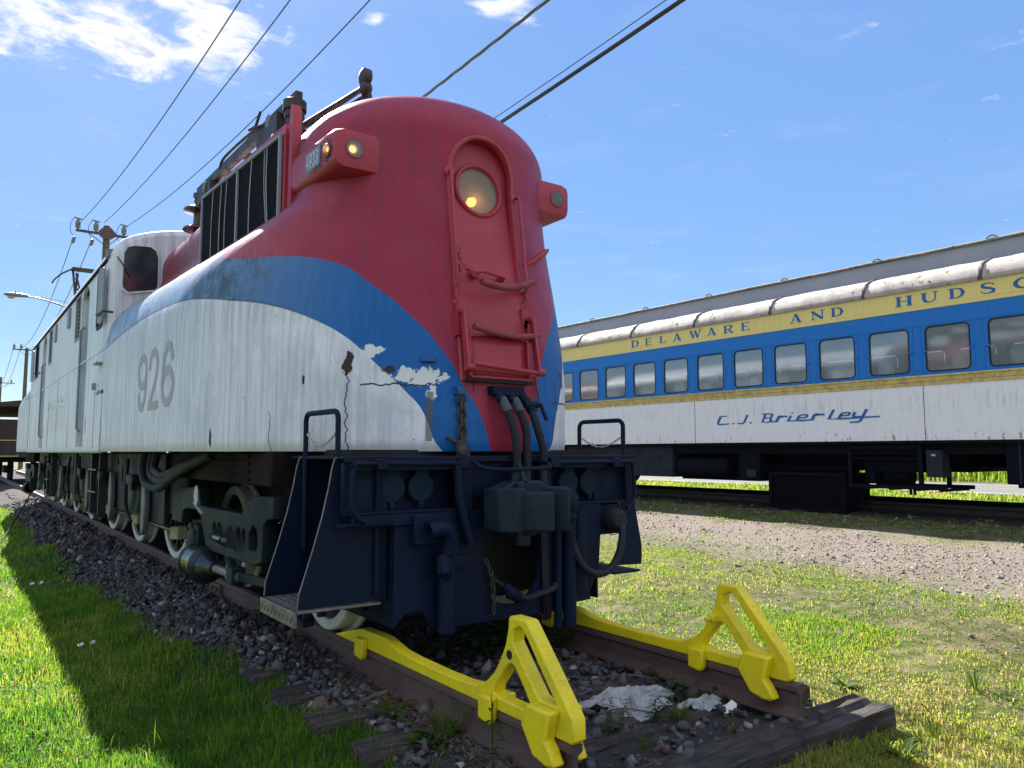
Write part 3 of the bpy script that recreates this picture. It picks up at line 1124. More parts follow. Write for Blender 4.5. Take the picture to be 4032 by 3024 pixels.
# lift-up hatch at the foot of the door
m = MB()
vs, fs = [], []
zz = np.linspace(1.735, 2.0, 5)
for z in zz:
    for x in np.linspace(-.215, .245, 9):
        top = .02 * (1 - ((x - .015) / .23) ** 2) * (1 if z > 1.99 else 0)
        vs.append((x, door_y(min(z, 1.9)) - .028, z + top))
for i in range(4):
    for j in range(8):
        fs.append((i * 9 + j, i * 9 + j + 1, i * 9 + j + 10, i * 9 + j + 9))
m.add(vs, fs)
hatch = m.build('hatch', M['red'], loco, smooth=60)
hs = hatch.modifiers.new('thick', 'SOLIDIFY'); hs.thickness = .03; hs.offset = 1
fr = MB()
hp = lambda x, z: Vector((x, door_y(min(z, 1.9)) - .034, z))
for a, b in ((( -.225, 1.725), (.255, 1.725)), ((-.225, 1.725), (-.225, 2.0)), ((.255, 1.725), (.255, 2.0)), ((-.21, 1.775), (.24, 1.765)), ((-.225, 2.0), (.015, 2.025)), ((.015, 2.025), (.255, 2.0))):
    fr.bar(hp(*a), hp(*b), .018, .022, (0, 1, 0))
fr.build('hatch_rim', M['red'], hatch, bevel=.003)
MB().box(-.25, .28, hull_y(0, 1.70) - .035, hull_y(0, 1.70) + .02, 1.692, 1.712).build('hatch_sill', M['dark'], loco)
# small step plate riveted on the blue field
q, n = on_hull(-.47, 1.83)
MB().obox(q, (.10, .05, .035), n.to_track_quat('-Y', 'Z').to_matrix()).build('step_plate', M['loco_blue'], loco, bevel=.004)

# air line manifold and three hoses
q, n = on_hull(0.045, 1.635)
man = MB().box(-.085, .165, q.y - .075, q.y + .03, 1.61, 1.668)
man.box(-.09, .17, q.y - .085, q.y - .02, 1.605, 1.625)
for i, x in enumerate((-.045, .055, .155)):
    man.cyl((x, q.y - .06, 1.62), (x + .008, q.y - .10, 1.56), .030, .028, 12)
man.build('hose_manifold', M['pilot'], loco, bevel=.004)
for i, (x, x2) in enumerate(((-.035, .05), (.065, .135), (.165, .27))):
    path = catmull([(x, q.y - .085, 1.59), (x + .025, q.y - .125, 1.50), (x + .055, q.y - .15, 1.38), (x2 - .01, q.y - .155, 1.25), (x2 - .005, q.y - .15, 1.12), (x2 - .04 + .01 * i, q.y - .17, 1.02)], 6)
    h = MB().tube(path, .0275, 10).build('air_hose', M['hose'], loco)
    MB().tube(path[1:7], .033, 10).build('hose_clamp', M['silver'] if i < 2 else M['pilot'], h)
    gh = MB().tube([path[-1], path[-1] + Vector((-.01, -.02, -.06)), path[-1] + Vector((-.02, -.05, -.10))], [.034, .04, .03], 10)
    gh.bar(path[-1] + Vector((-.03, -.04, -.05)), path[-1] + Vector((-.05, -.08, -.16)), .03, .05)
    gh.build('hose_coupling', M['pilot'], h)
    if i == 2:
        v_ = path[5]
        ck_ = MB().lathe(v_ + Vector((-.055, 0, .03)), (1, 0, 0), [(.026, 0), (.03, .04), (.022, .10), (.016, .13)], 12)
        ck_.tube([v_ + Vector((.075, -.01, .04)), v_ + Vector((.085, -.03, -.02)), v_ + Vector((.105, -.04, -.075))], .013, 8)
        ck_.build('stop_cock', M['pilot'], h)
# chain and turnbuckle hanging on the blue field, red cord on the other side
q, n = on_hull(-.295, 1.60, off=.035)
MB().box(q.x - .022, q.x + .022, q.y - .02, q.y + .06, 1.60, 1.66).build('eye_bracket', M['loco_blue'], loco, bevel=.006)
tag(chain_links([q, q + Vector((.006, -.01, -.34))], .055, .0085, .02).build('chain', M['chain'], loco), kind='stuff')
tag(chain_links([q + Vector((.022, .0, -.0)), q + Vector((.026, -.01, -.33))], .055, .0085, .02).build('chain', M['chain'], loco), kind='stuff')
tb = MB().tube([q + Vector((.0, -.01, -.30)), q + Vector((.005, -.02, -.40)), q + Vector((.0, -.02, -.50))], [.04, .035, .02], 8)
tb.tube([q + Vector((.05, -.01, -.33)), q + Vector((.075, -.02, -.52))], .015, 8)
tb.tube([q + Vector((-.10, -.0, -.28)), q + Vector((-.02, -.01, -.32))], .012, 8)
tb.lathe(q + Vector((-.02, -.05, -.36)), (0, -1, 0), [(.035, 0), (.035, .03), (.015, .035)], 12)
tb.build('turnbuckle', M['chain'], loco)
MB().tube(catmull([on_hull(.345, 1.76, off=.02)[0], on_hull(.36, 1.68, off=.02)[0], on_hull(.375, 1.60, off=.02)[0], on_hull(.38, 1.55, off=.015)[0], on_hull(.365, 1.52, off=.01)[0]], 5), .008, 6).build('cord', M['red_dull'], loco)

# numbered lamp boxes on the shoulders
def lamp_box(side):
    y0, y1, z0, z1 = 4.66, 5.50, 3.115, 3.395
    # section in x,z swept back along y, with a rounded front corner
    m = MB()
    ys = [y0, y0 + .012, y0 + .05, y0 + .20, y1 - .1, y1]
    ins = [.045, .012, .0, .0, .0, .02]
    vs, fs = [], []
    n = 0
    for y, i_ in zip(ys, ins):
        t = (y - y0) / (y1 - y0)
        xo = 1.012 + .03 * t
        sec = [(.62, z0 + i_), (xo - .05 - i_, z0 + i_), (xo - i_ - .01, z0 + .02 + i_), (xo - i_, z0 + .06 + i_), (xo - i_, z1 - .06 - i_), (xo - i_ - .012, z1 - .02 - i_), (xo - .06 - i_, z1 - i_), (.62, z1 - i_)]
        vs += [(side * x, y, z) for x, z in sec]
        n = len(sec)
    for i in range(len(ys) - 1):
        for j in range(n - 1):
            fs.append((i * n + j, i * n + j + 1, (i + 1) * n + j + 1, (i + 1) * n + j))
    fs.append(tuple(range(n))); fs.append(tuple(range((len(ys) - 1) * n, len(ys) * n)))
    m.add(vs, fs)
    b = m.build('lamp_box', M['red'], loco, smooth=50, label='red lamp box with a number glass on the %s shoulder of the nose' % ('left' if side < 0 else 'right'))
    c = (side * .875, y0 - .002, 3.255)
    l = MB().lathe(c, (0, -1, 0), [(.066, -.02), (.066, .004), (.060, .006), (.058, .0)], 24, cap=False)
    l.build('lamp_rim', M['red'], b)
    MB().lathe(c, (0, -1, 0), [(.058, .003), (.03, .010), (.001, .012)], 24, cap=False).build('lens', M['lens'], b, smooth=80)
    MB().lathe((c[0], c[1] - .002, c[2]), (0, -1, 0), [(.058, .002), (.03, -.002), (.001, -.003)], 20, cap=False).build('reflector', M['reflector'], b, smooth=80)
    if side < 0:
        MB().lathe((c[0] - .016, c[1] - .0045, c[2] - .008), (0, -1, 0), [(.024, -.003), (.02, .002), (.001, .003)], 12, cap=False).build('bulb', M['bulb'], b, smooth=80)
    xs = side * 1.018
    c2 = (xs, 4.775, 3.25)
    MB().lathe(c2, (side, 0, 0), [(.058, -.01), (.058, .007), (.048, .008)], 20, cap=False).build('lamp_rim', M['silver'], b)
    MB().lathe(c2, (side, 0, 0), [(.048, .004), (.03, .024), (.001, .03)], 20, cap=False).build('lens', M['lens'], b, smooth=80)
    if side < 0:
        MB().lathe((xs - .002, 4.765, 3.25), (side, 0, 0), [(.018, .003), (.001, .006)], 10, cap=False).build('bulb', M['bulb'], b, smooth=80)
    yb0, yb1 = 4.885, 5.135
    bd = MB().box(min(xs, xs + side * .012), max(xs, xs + side * .012), yb0, yb1, 3.185, 3.325).build('number_board', M['number'], b, bevel=.002)
    F = {'4': [([(.62, 0), (.62, 1)], .2), ([(.62, 1), (.02, .33), (1, .33)], .17)], '9': [(circle(.5, .68, .36, 14, .28), .2, True), ([(.86, .68), (.8, .3), (.55, .06), (.15, .08)], .19)],
         '3': [([(.1, .88), (.5, .98), (.86, .75), (.5, .53), (.9, .25), (.5, .02), (.1, .13)], .19)]}
    dg = MB()
    for i, ch in enumerate('4933'):
        for k, st in enumerate(F[ch]):
            vs2, fs2 = ribbon(st[0], st[1], len(st) > 2)
            # reads left to right as seen from outside: along -y on the left flank, +y on the right
            def yy(u_):
                a = .018 + i * .055 + u_ * .042
                return yb1 - a if side < 0 else yb0 + a
            dg.add([(xs + side * (.0135 + .0006 * k), yy(u_), 3.205 + v_ * .10) for u_, v_ in vs2], fs2)
    dg.build('numerals', M['white'], bd, smooth=0)
    r = MB()
    for k in range(9):
        for zz_ in (3.165, 3.345):
            r.lathe((side * (1.022 + .0), 4.87 + k * .034, zz_), (side, 0, 0), [(.005, 0), (.004, .004), (.001, .005)], 5, cap=False)
    for k in range(8):
        a = 2 * math.pi * k / 8
        r.lathe((xs, 4.775 + .075 * math.cos(a), 3.25 + .075 * math.sin(a)), (side, 0, 0), [(.006, 0), (.004, .005), (.001, .006)], 5, cap=False)
    tag(r.build('rivets', M['dark'], b), kind='stuff')


def m_number():
    m, g = new_mat('number_glass')
    tc = g.node('ShaderNodeTexCoord').outputs['Object']
    n = g.noise(tc, 12, 4)
    finish(g, bsdf(g, g.mix(n, (0.10, 0.14, 0.17), (0.22, 0.26, 0.28)), 0.2, 0, spec=.5))
    return m


M['number'] = m_number()
for sd in (-1, 1):
    lamp_box(sd)

# black filter panels on the flank of the hood
def filter_panel(side):
    x = side * 1.06
    y0, y1 = 5.56, 7.78
    zb = lambda y: 2.86
    zt = lambda y: 3.62 + .055 * (y - y0)
    fm = MB()
    mid = 6.62
    pn = MB().add([(x, y0, 2.86), (x, y1, 2.95), (x, y1, zt(y1)), (x, y0, zt(y0))], [(0, 1, 2, 3)])
    pn = MB()
    out = [(y0 - .07, 2.84), (y1 + .05, 2.94), (y1 + .05, zt(y1) + .03), (y0 - .07, zt(y0) + .06)]
    base = yz_plate([out], x - side * .05, .09).build('filter_panel', M['red'], loco, bevel=.01)
    for a, b in ((y0, mid - .01), (mid + .01, y1)):
        mm = yz_plate([[(a, 2.88), (b, 2.93), (b, zt(b) - .03), (a, zt(a) - .03)]], x - side * .002, .02)
        mm.build('filter_screen', M['screen'], base)
    e = .030
    fr = MB()
    X = x + side * .012
    for a, b in (((y0, 2.87), (y1, 2.95)), ((y0, zt(y0) - .015), (y1, zt(y1) - .015)), ((y0, 2.87), (y0, zt(y0))), ((y1, 2.94), (y1, zt(y1))), ((mid, 2.9), (mid, zt(mid)))):
        fr.bar((X, a[0], a[1]), (X, b[0], b[1]), .026, .026, (1, 0, 0))
    fr.build('filter_frame', M['grey_paint'], base, bevel=.003)
    for ya, yb, r_ in ((5.86, 5.80, .005), (5.92, 5.83, .004), (6.24, 6.28, .005), (6.95, 6.98, .004), (7.12, 7.15, .005), (7.40, 7.42, .004)):
        st = catmull([(X, ya, zt(ya) - .02), (X + side * .006, (ya * .6 + yb * .4) + .008, 3.3), (X, yb, 2.93)], 5)
        MB().tube(st, r_, 5).build('strap', M['strap'], base)
    fl = yz_plate([[(y0 - .13, 2.80), (y0 - .085, 2.84), (y0 - .10, zt(y0) + .08), (y0 - .125, zt(y0) + .20), (y0 - .165, zt(y0) + .14), (y0 - .16, 2.85)]], x - side * .055, .07).build('filter_flange', M['red'], base, bevel=.006)
    bo = MB()
    for z in (2.98, 3.2, 3.42, 3.6):
        bo.lathe((x - side * .012, y0 - .05, z), (side, 0, 0), [(.010, 0), (.008, .012), (.001, .014)], 6, cap=False)
    tag(bo.build('bolts', M['red'], base), kind='stuff')


filter_panel(-1)
filter_panel(1)

# ------------------------------------------------------------------ cab section
def side_out(side):
    return side * HW


def cab_side(side):
    x = side * (HW - .02)
    y0, y1 = CAB_Y + .10, 2 * CY - CAB_Y - .10
    zt = 3.46
    outer = [(y0, Z_SK), (y1, Z_SK), (y1, zt), (y0, zt)]
    holes = [rrect(10.36, 3.08, .50, .68, .10), rrect(2 * CY - 10.36 - .9, 3.12, .6, .66, .10)]
    doors = [(11.36, 12.05), (16.85, 17.55)]
    for a, b in doors:
        holes.append([(a, 1.30), (b, 1.30), (b, 3.30)] + [(a + (b - a) / 2 + (b - a) / 2 * math.cos(t), 3.30 + .16 * math.sin(t)) for t in np.linspace(.2, math.pi - .2, 6)] + [(a, 3.30)])
    vents = [(12.42, 3.13, .50, .60), (16.1, 3.13, .50, .60)]
    for cy_, cz, w, h in vents:
        holes.append(rrect(cy_, cz, w, h, .03))
    sd = yz_plate([outer] + holes, x, .04).build('side_wall', M['cab'], loco, smooth=30)
    # rolled lower edge, belt bead, vertical battens
    bd = MB()
    for za in (2.425,):
        bd.box(x + side * .018, x + side * .026, y0, y1, za - .010, za + .010)
    tag(bd, ) if False else bd.build('belt_bead', M['cab'], sd)
    MB().tube([(x + side * .002, y0, Z_SK + .012), (x + side * .002, y1, Z_SK + .012)], .030, 10).build('skirt_roll', M['cab'], loco)
    for yb in (9.97, 10.52, 13.05, 14.6, 15.9, 18.3, 19.55):
        MB().box(x + side * .018, x + side * .028, yb - .025, yb + .025, Z_SK + .05, 2.40 if yb > 10.6 else 1.95).build('batten', M['cab'], sd, bevel=.004)
    # doors, set back in their wells
    for a, b in doors:
        d = MB().box(x - side * .16, x - side * .13, a - .02, b + .02, 1.25, 3.5)
        d = d.build('cab_door', M['grey_paint'], loco)
        MB().box(min(x - side * .128, x - side * .118), max(x - side * .128, x - side * .118), a + .02, b - .02, 2.36, 2.68).build('blue_band', M['loco_blue'], d)
        MB().box(min(x - side * .13, x - side * .10), max(x - side * .13, x - side * .10), a + .12, b - .12, 2.75, 3.22).build('door_window', M['glass_dark'], d, bevel=.02)
        w = MB()
        for yy in (a, b):
            w.box(min(x - side * .15, x - side * .019), max(x - side * .15, x - side * .019), yy - .012, yy + .012, 1.3, 3.4)
        w.build('door_jamb', M['cab'], d)
        MB().tube([(x - side * .02, b - .07, 1.5), (x + side * .03, b - .07, 1.55), (x + side * .03, b - .07, 2.9), (x - side * .02, b - .07, 2.95)], .014, 8).build('door_grab', M['grey_paint'], d)
    # windows
    for cy_, cz, w, h in ((10.36, 3.08, .50, .68), (2 * CY - 10.36 - .9, 3.12, .6, .66)):
        wf = yz_plate([rrect(cy_, cz, w + .06, h + .06, .12), rrect(cy_, cz, w - .04, h - .04, .09)], x + side * .012, .035).build('window', M['dark'], loco, bevel=.004)
        MB().box(min(x - side * .04, x - side * .03), max(x - side * .04, x - side * .03), cy_ - w / 2 - .02, cy_ + w / 2 + .02, cz - h / 2 - .02, cz + h / 2 + .02).build('pane', M['glass_dark'], wf)
        MB().box(min(x - side * .03, x + side * .005), max(x - side * .03, x + side * .005), cy_ - .02, cy_ + .02, cz - h / 2, cz + h / 2).build('mullion', M['grey_paint'], wf)
        MB().tube([(x, cy_ - w / 2 - .55, 2.80), (x + side * .10, cy_ - w / 2 - .50, 2.81), (x + side * .10, cy_ - w / 2 - .05, 2.83), (x, cy_ - w / 2, 2.84)], .014, 8).build('arm_rest', M['panto'], wf)
    df = xz_plate([rrect(0, 0, .20, .66, .06)], 0, .02)
    for cy_ in (9.98, 2 * CY - 10.8):
        mm = MB().mesh(df, Matrix.Translation((x + side * .07, cy_, 3.05)) @ Matrix.Rotation(math.radians(82 * side), 4, 'Z'))
        mm.build('wind_deflector', M['grey_paint'], loco)
    # vents with slanted blades
    for cy_, cz, w, h in vents:
        v = yz_plate([rrect(cy_, cz, w + .05, h + .05, .04), rrect(cy_, cz, w - .02, h - .02, .02)], x + side * .012, .03).build('vent', M['grey_paint'], loco, bevel=.003)
        MB().box(min(x - side * .09, x - side * .08), max(x - side * .09, x - side * .08), cy_ - w / 2, cy_ + w / 2, cz - h / 2, cz + h / 2).build('vent_back', M['dark'], v)
        for k in range(10):
            z = cz - h / 2 + (k + .5) * h / 10
            MB().obox((x - side * .018, cy_, z), (.055, w - .02, .010), Matrix.Rotation(side * math.radians(38), 3, 'Y')).build('blade', M['grey_paint'], v)
    # hung plates with clips
    for cy_ in (13.4, 15.25):
        MB().box(x + side * .02, x + side * .05, cy_ - .12, cy_ + .10, 3.12, 3.42).build('marker_plate', M['grey_paint'], loco, bevel=.004)
    MB().box(x + side * .02, x + side * .09, 9.98, 10.24, 2.255, 2.275).build('drip_strip', M['grey_paint'], loco)
    MB().box(x + side * .02, x + side * .06, 10.44, 10.52, 1.98, 2.06).build('clip', M['grey_paint'], loco)
    for cy_ in (11.62, 17.2):
        pass
    for cy_, cz in ((11.20, 1.57), (16.7, 1.60)):
        MB().box(x + side * .0205, x + side * .0225, cy_ - .035, cy_ + .035, cz - .10, cz + .10).build('warning_sticker', M['sticker'], loco)
    if side < 0:
        digits(side)


M['sticker'] = worn('faded_red_sticker', (0.5, 0.28, 0.28), (0.5, 0.42, 0.42), None, 0.5, 20, 0.6)


def digits(side):
    x0 = side * (HW + .0035)
    w = .105
    D = {'9': ((7.85, 7.42), [([(.5 + .40 * math.cos(a), .69 + .255 * math.sin(a)) for a in np.linspace(0, 2 * math.pi, 24)[:-1]], 0, True),
                              ([(.90, .69), (.885, .42), (.80, .20), (.62, .065), (.45, .06), (.28, .12), (.16, .30)], 0)]),
         '2': ((7.38, 6.93), [([(.14, .66), (.17, .80), (.28, .91), (.48, .955), (.68, .91), (.82, .79), (.82, .64), (.68, .45), (.38, .22), (.16, .055)], 0), ([(.10, .055), (.95, .055)], 0)]),
         '6': ((6.85, 6.38), [([(.5 + .40 * math.cos(a), .31 + .255 * math.sin(a)) for a in np.linspace(0, 2 * math.pi, 24)[:-1]], 0, True),
                              ([(.10, .31), (.115, .58), (.20, .80), (.38, .935), (.55, .94), (.72, .88), (.84, .70)], 0)])}
    for ch, ((ya, yb), sts) in D.items():
        m = MB()
        for k, st in enumerate(sts):
            pts = [(p[0] * abs(ya - yb), p[1] * .52) for p in st[0]]
            vs, fs = ribbon(pts, .078, len(st) > 2)
            if k == 1 and ch == '2':
                vs, fs = ribbon(pts, .07)
            out = []
            for u, v in vs:
                q, n = on_hull(ya - u, 1.60 + v, side='left', off=.0025 + .0008 * k)
                out.append(q if q is not None else Vector((x0, ya - u, 1.6 + v)))
            m.add(out, fs)
        m.build('numeral', M['digit'], loco, smooth=0)


for sd in (-1, 1):
    cab_side(sd)

# cab shell: roof and front walls
def cab_section(inset=0.0):
    pts = []
    n = 26
    for i in range(n + 1):
        t = math.pi * i / n
        c, s_ = math.cos(t), math.sin(t)
        e = 2 / 2.5
        x = (HW - inset) * (abs(c) ** e) * (1 if c >= 0 else -1)
        z = 3.45 + (.55 - inset) * (abs(s_) ** e)
        pts.append((x, z))
    return pts


m = MB()
ys = [CAB_Y, CAB_Y + .015, CAB_Y + .05, CAB_Y + .11]
ins = [.085, .045, .012, 0]
ys = ys + [2 * CY - y for y in reversed(ys)]
ins = ins + list(reversed(ins))
vs, fs = [], []
for y, i_ in zip(ys, ins):
    vs += [(x, y, z) for x, z in cab_section(i_)]
n = len(cab_section())
for i in range(len(ys) - 1):
    for j in range(n - 1):
        fs.append((i * n + j, i * n + j + 1, (i + 1) * n + j + 1, (i + 1) * n + j))
m.add(vs, fs)
m.build('cab_roof', M['cab'], loco, smooth=60)
for mir in (False, True):
    Y = (lambda y: 2 * CY - y) if mir else (lambda y: y)
    m = MB()
    sec = [(HW - .085, Z_SK)] + cab_section(.085) + [(-HW + .085, Z_SK)]
    m.add([(x, Y(CAB_Y), z) for x, z in sec], [tuple(range(len(sec)))])
    # rounded vertical corners
    for sd in (-1, 1):
        prof = [(HW - .085, CAB_Y), (HW - .045, CAB_Y + .015), (HW - .012, CAB_Y + .05), (HW, CAB_Y + .11)]
        vs = [(sd * px_, Y(py_), z) for px_, py_ in prof for z in (Z_SK, 3.45)]
        m.add(vs, [(2 * i, 2 * i + 1, 2 * i + 3, 2 * i + 2) for i in range(3)])
    fw = m.build('cab_front_wall', M['cab'], loco, smooth=60)
    for sd in (-1, 1):
        pl = [(1.43, 3.20), (1.42, 3.14), (1.37, 3.10), (1.08, 3.16), (1.05, 3.20), (1.055, 3.55), (1.08, 3.63), (1.14, 3.67), (1.32, 3.66), (1.39, 3.63), (1.425, 3.56)]
        out = [((p[0] - 1.24) * 1.09 + 1.24, (p[1] - 3.4) * 1.08 + 3.4) for p in pl]
        yw = Y(CAB_Y - .006)
        w = xz_plate([[(sd * a, b) for a, b in out], [(sd * a, b) for a, b in pl]], yw, .03).build('windscreen', M['cab'], loco, bevel=.004)
        MB().add([(sd * a, Y(CAB_Y - .004), b) for a, b in pl], [tuple(range(len(pl)))]).build('pane', M['glass_dark'], w, smooth=0)
        if not mir:
            MB().tube([(sd * 1.50, CAB_Y - .03, 3.50), (sd * 1.43, CAB_Y - .04, 3.40), (sd * 1.34, CAB_Y - .035, 3.27)], [.008, .008, .006], 6).build('wiper', M['panto'], w)
# roof eaves strip, dirty
for sd in (-1, 1):
    MB().box(min(sd * (HW - .015), sd * (HW + .02)), max(sd * (HW - .015), sd * (HW + .02)), CAB_Y + .12, 2 * CY - CAB_Y - .12, 3.462, 3.492).build('rain_strip', M['brown'], loco)
MB().box(-1.60, -1.53, 9.90, 9.99, 3.50, 3.60).build('eave_clip', M['edge'], loco)

# ------------------------------------------------------------------ roof gear
def insulator(x, y, z, h, parent, mat='porcelain', discs=2, r=.17):
    prof = [(.07, 0)]
    for k in range(discs):
        a = h * (k + .25) / discs
        prof += [(.07, a), (r, a + .02), (r * .95, a + .045), (.075, a + .09)]
    prof += [(.07, h), (.085, h), (.085, h + .06), (.001, h + .06)]
    return MB().lathe((x, y, z), (0, 0, 1), prof, 20, cap=False).build('insulator', M[mat], parent, smooth=40)


pf = MB()
for sd in (-1, 1):
    pf.bar((sd * .72, 6.15, 4.235), (sd * .72, 9.40, 4.30), .06, .10)
for y, z in ((6.9, 4.25), (7.8, 4.26), (8.5, 4.28)):
    pf.bar((-.72, y, z), (.72, y, z), .05, .07)
pan = pf.build('pantograph_frame', M['panto'], loco)
for sd in (-1, 1):
    insulator(sd * .72, 6.25, 3.77, .31, pan, 'panto', 1, .20)
    insulator(sd * .72, 9.32, 3.74, .46, pan, 'porcelain', 2, .19)
    MB().lathe((sd * .72, 6.25, 4.14), (0, 0, 1), [(.10, 0), (.10, .085), (.08, .10), (.001, .10)], 12, cap=False).build('insulator_cap', M['panto'], pan)
    MB().box(sd * .72 - .07, sd * .72 + .07, 9.25, 9.40, 3.55, 3.76).build('insulator_foot', M['red'], pan)
    for y in (6.75, 8.9):
        MB().lathe((sd * .78, y, 4.22), (sd, 0, 0), [(.06, 0), (.06, .012), (.035, .02), (.001, .02)], 14, cap=False).build('pivot_disc', M['edge'], pan)
    MB().box(sd * .72 - .06, sd * .72 + .06, 8.7, 9.25, 4.08, 4.25).build('pivot_block', M['panto'], pan)
    MB().box(sd * .72 - .07, sd * .72 + .07, 6.5, 7.05, 4.0, 4.22).build('pivot_block', M['panto'], pan)
MB().tube(catmull([(-.74, 6.95, 4.25), (-.80, 7.2, 4.255), (-.85, 7.75, 4.225), (-.865, 7.93, 4.19), (-.87, 7.97, 4.13)], 5), .014, 7).build('pickup_horn', M['panto'], pan)
MB().tube([(-.75, 6.75, 4.22), (-.86, 7.05, 4.22), (-.82, 6.98, 4.25), (-.80, 6.92, 4.37)], .014, 7).build('pickup_horn', M['panto'], pan)
# folded arms and their elbow above the nose
for sd in (-1, 1):
    e = Vector((sd * .36, 5.62, 4.28 if sd < 0 else 4.05))
    for dx_ in (-.05, .03, .10):
        MB().tube([e + Vector((dx_ * .3, .02, -.02 - abs(dx_))), (sd * .42 + dx_, 8.0, 4.42 if sd < 0 else 4.2)], .022, 8).build('pantograph_arm', M['panto'], pan)
    el = MB().lathe(e + Vector((-.05, 0, .02)), (1, 0, 0), [(.03, 0), (.07, .02), (.07, .08), (.03, .10)], 12)
    el.lathe(e + Vector((-.045, -.01, -.08)), (1, 0, 0), [(.03, 0), (.055, .02), (.055, .07), (.03, .09)], 12)
    el.tube([e, e + Vector((.05, -.10, -.36))], .02, 7)
    el.tube([e, e + Vector((.0, .06, -.36))], .02, 7)
    el.build('pantograph_elbow', M['panto'], pan)
# far pantograph, half raised
pr_ = MB()
for sd in (-1, 1):
    pr_.tube([(sd * .55, 21.3, 4.0), (sd * .62, 22.5, 5.9)], .03, 6)
    pr_.tube([(sd * .50, 24.0, 4.0), (sd * .50, 22.6, 5.85)], .03, 6)
    pr_.tube([(sd * .25, 22.0, 4.3), (sd * .55, 22.5, 5.85)], .022, 6)
pr_.bar((-.65, 22.5, 5.95), (.65, 22.5, 5.95), .28, .06)
for sd in (-1, 1):
    pr_.tube(catmull([(sd * .6, 22.5, 5.97), (sd * .85, 22.45, 5.80), (sd * 1.02, 22.42, 5.62), (sd * 1.08, 22.4, 5.5)], 5), .02, 6)
pr_.bar((-.5, 22.9, 5.5), (.5, 22.9, 5.5), .05, .05)
pr_.build('raised_pantograph', M['panto'], loco)
rf = MB()
for sd in (-1, 1):
    for y in (21.3, 24.0):
        rf.lathe((sd * .55, y, 3.7), (0, 0, 1), [(.06, 0), (.14, .1), (.06, .16), (.14, .25), (.06, .36)], 12)
rf.build('insulators', M['porcelain'], loco)

# ------------------------------------------------------------------ pilot, steps, coupler
PY = 4.12
dk = MB().box(-1.15, 1.15, PY, 4.95, 1.188, 1.206)
dk.box(-1.15, 1.15, PY - .012, PY, 1.168, 1.206)
dk.build('pilot_deck', M['pilot'], loco, bevel=.004)
MB().box(-1.0, 1.0, 4.35, 6.0, 1.19, 1.245).build('buffer_sill', M['dark'], loco)
# front plate with the coupler pocket cut out
out = [(-.82, .20), (-.74, .28), (-.62, .28), (-.56, .16), (.53, .16), (.53, .195), (.72, .205), (.72, .27), (.80, .41), (.82, .66), (.82, .865), (-.82, .865)]
pocket = [(-.20, .95 - .10), (-.19, .46), (-.15, .34), (-.06, .26), (.06, .245), (.17, .29), (.245, .38), (.26, .50), (.262, .85)]
fp = xz_plate([out, pocket], PY + .015, .03, .004).build('pilot_plate', M['pilot'], loco)
for sd in (-1, 1):
    up = MB()
    up.box(min(sd * .37, sd * .27), max(sd * .37, sd * .27), PY, PY + .04, .865, 1.168)      # posts beside the pocket
    up.box(min(sd * 1.075, sd * 1.15), max(sd * 1.075, sd * 1.15), PY, PY + .04, .865, 1.168)
    up.box(min(sd * .37, sd * 1.075), max(sd * .37, sd * 1.075), PY, PY + .04, .865, .885)
    up.box(min(sd * .37, sd * 1.075), max(sd * .37, sd * 1.075), PY, PY + .03, 1.12, 1.168)
    up.box(min(sd * .37, sd * 1.075), max(sd * .37, sd * 1.075), PY + .14, PY + .16, .87, 1.168)   # back of the box
    up.box(min(sd * .82, sd * .80), max(sd * .82, sd * .80), PY + .03, 4.95, .20, .865)            # side returns
    up.box(min(sd * .5, sd * 1.1), max(sd * .5, sd * 1.1), PY - .03, PY, .80, .865) if sd < 0 else None
    up.build('pilot_frame', M['pilot'], loco, bevel=.004)
MB().box(-.82, .82, PY + .35, PY + .40, .25, 1.19).build('pilot_back', M['dark'], loco)
MB().box(-.28, .27, PY + .04, PY + .10, .95, 1.168).build('pocket_lintel', M['pilot'], loco)

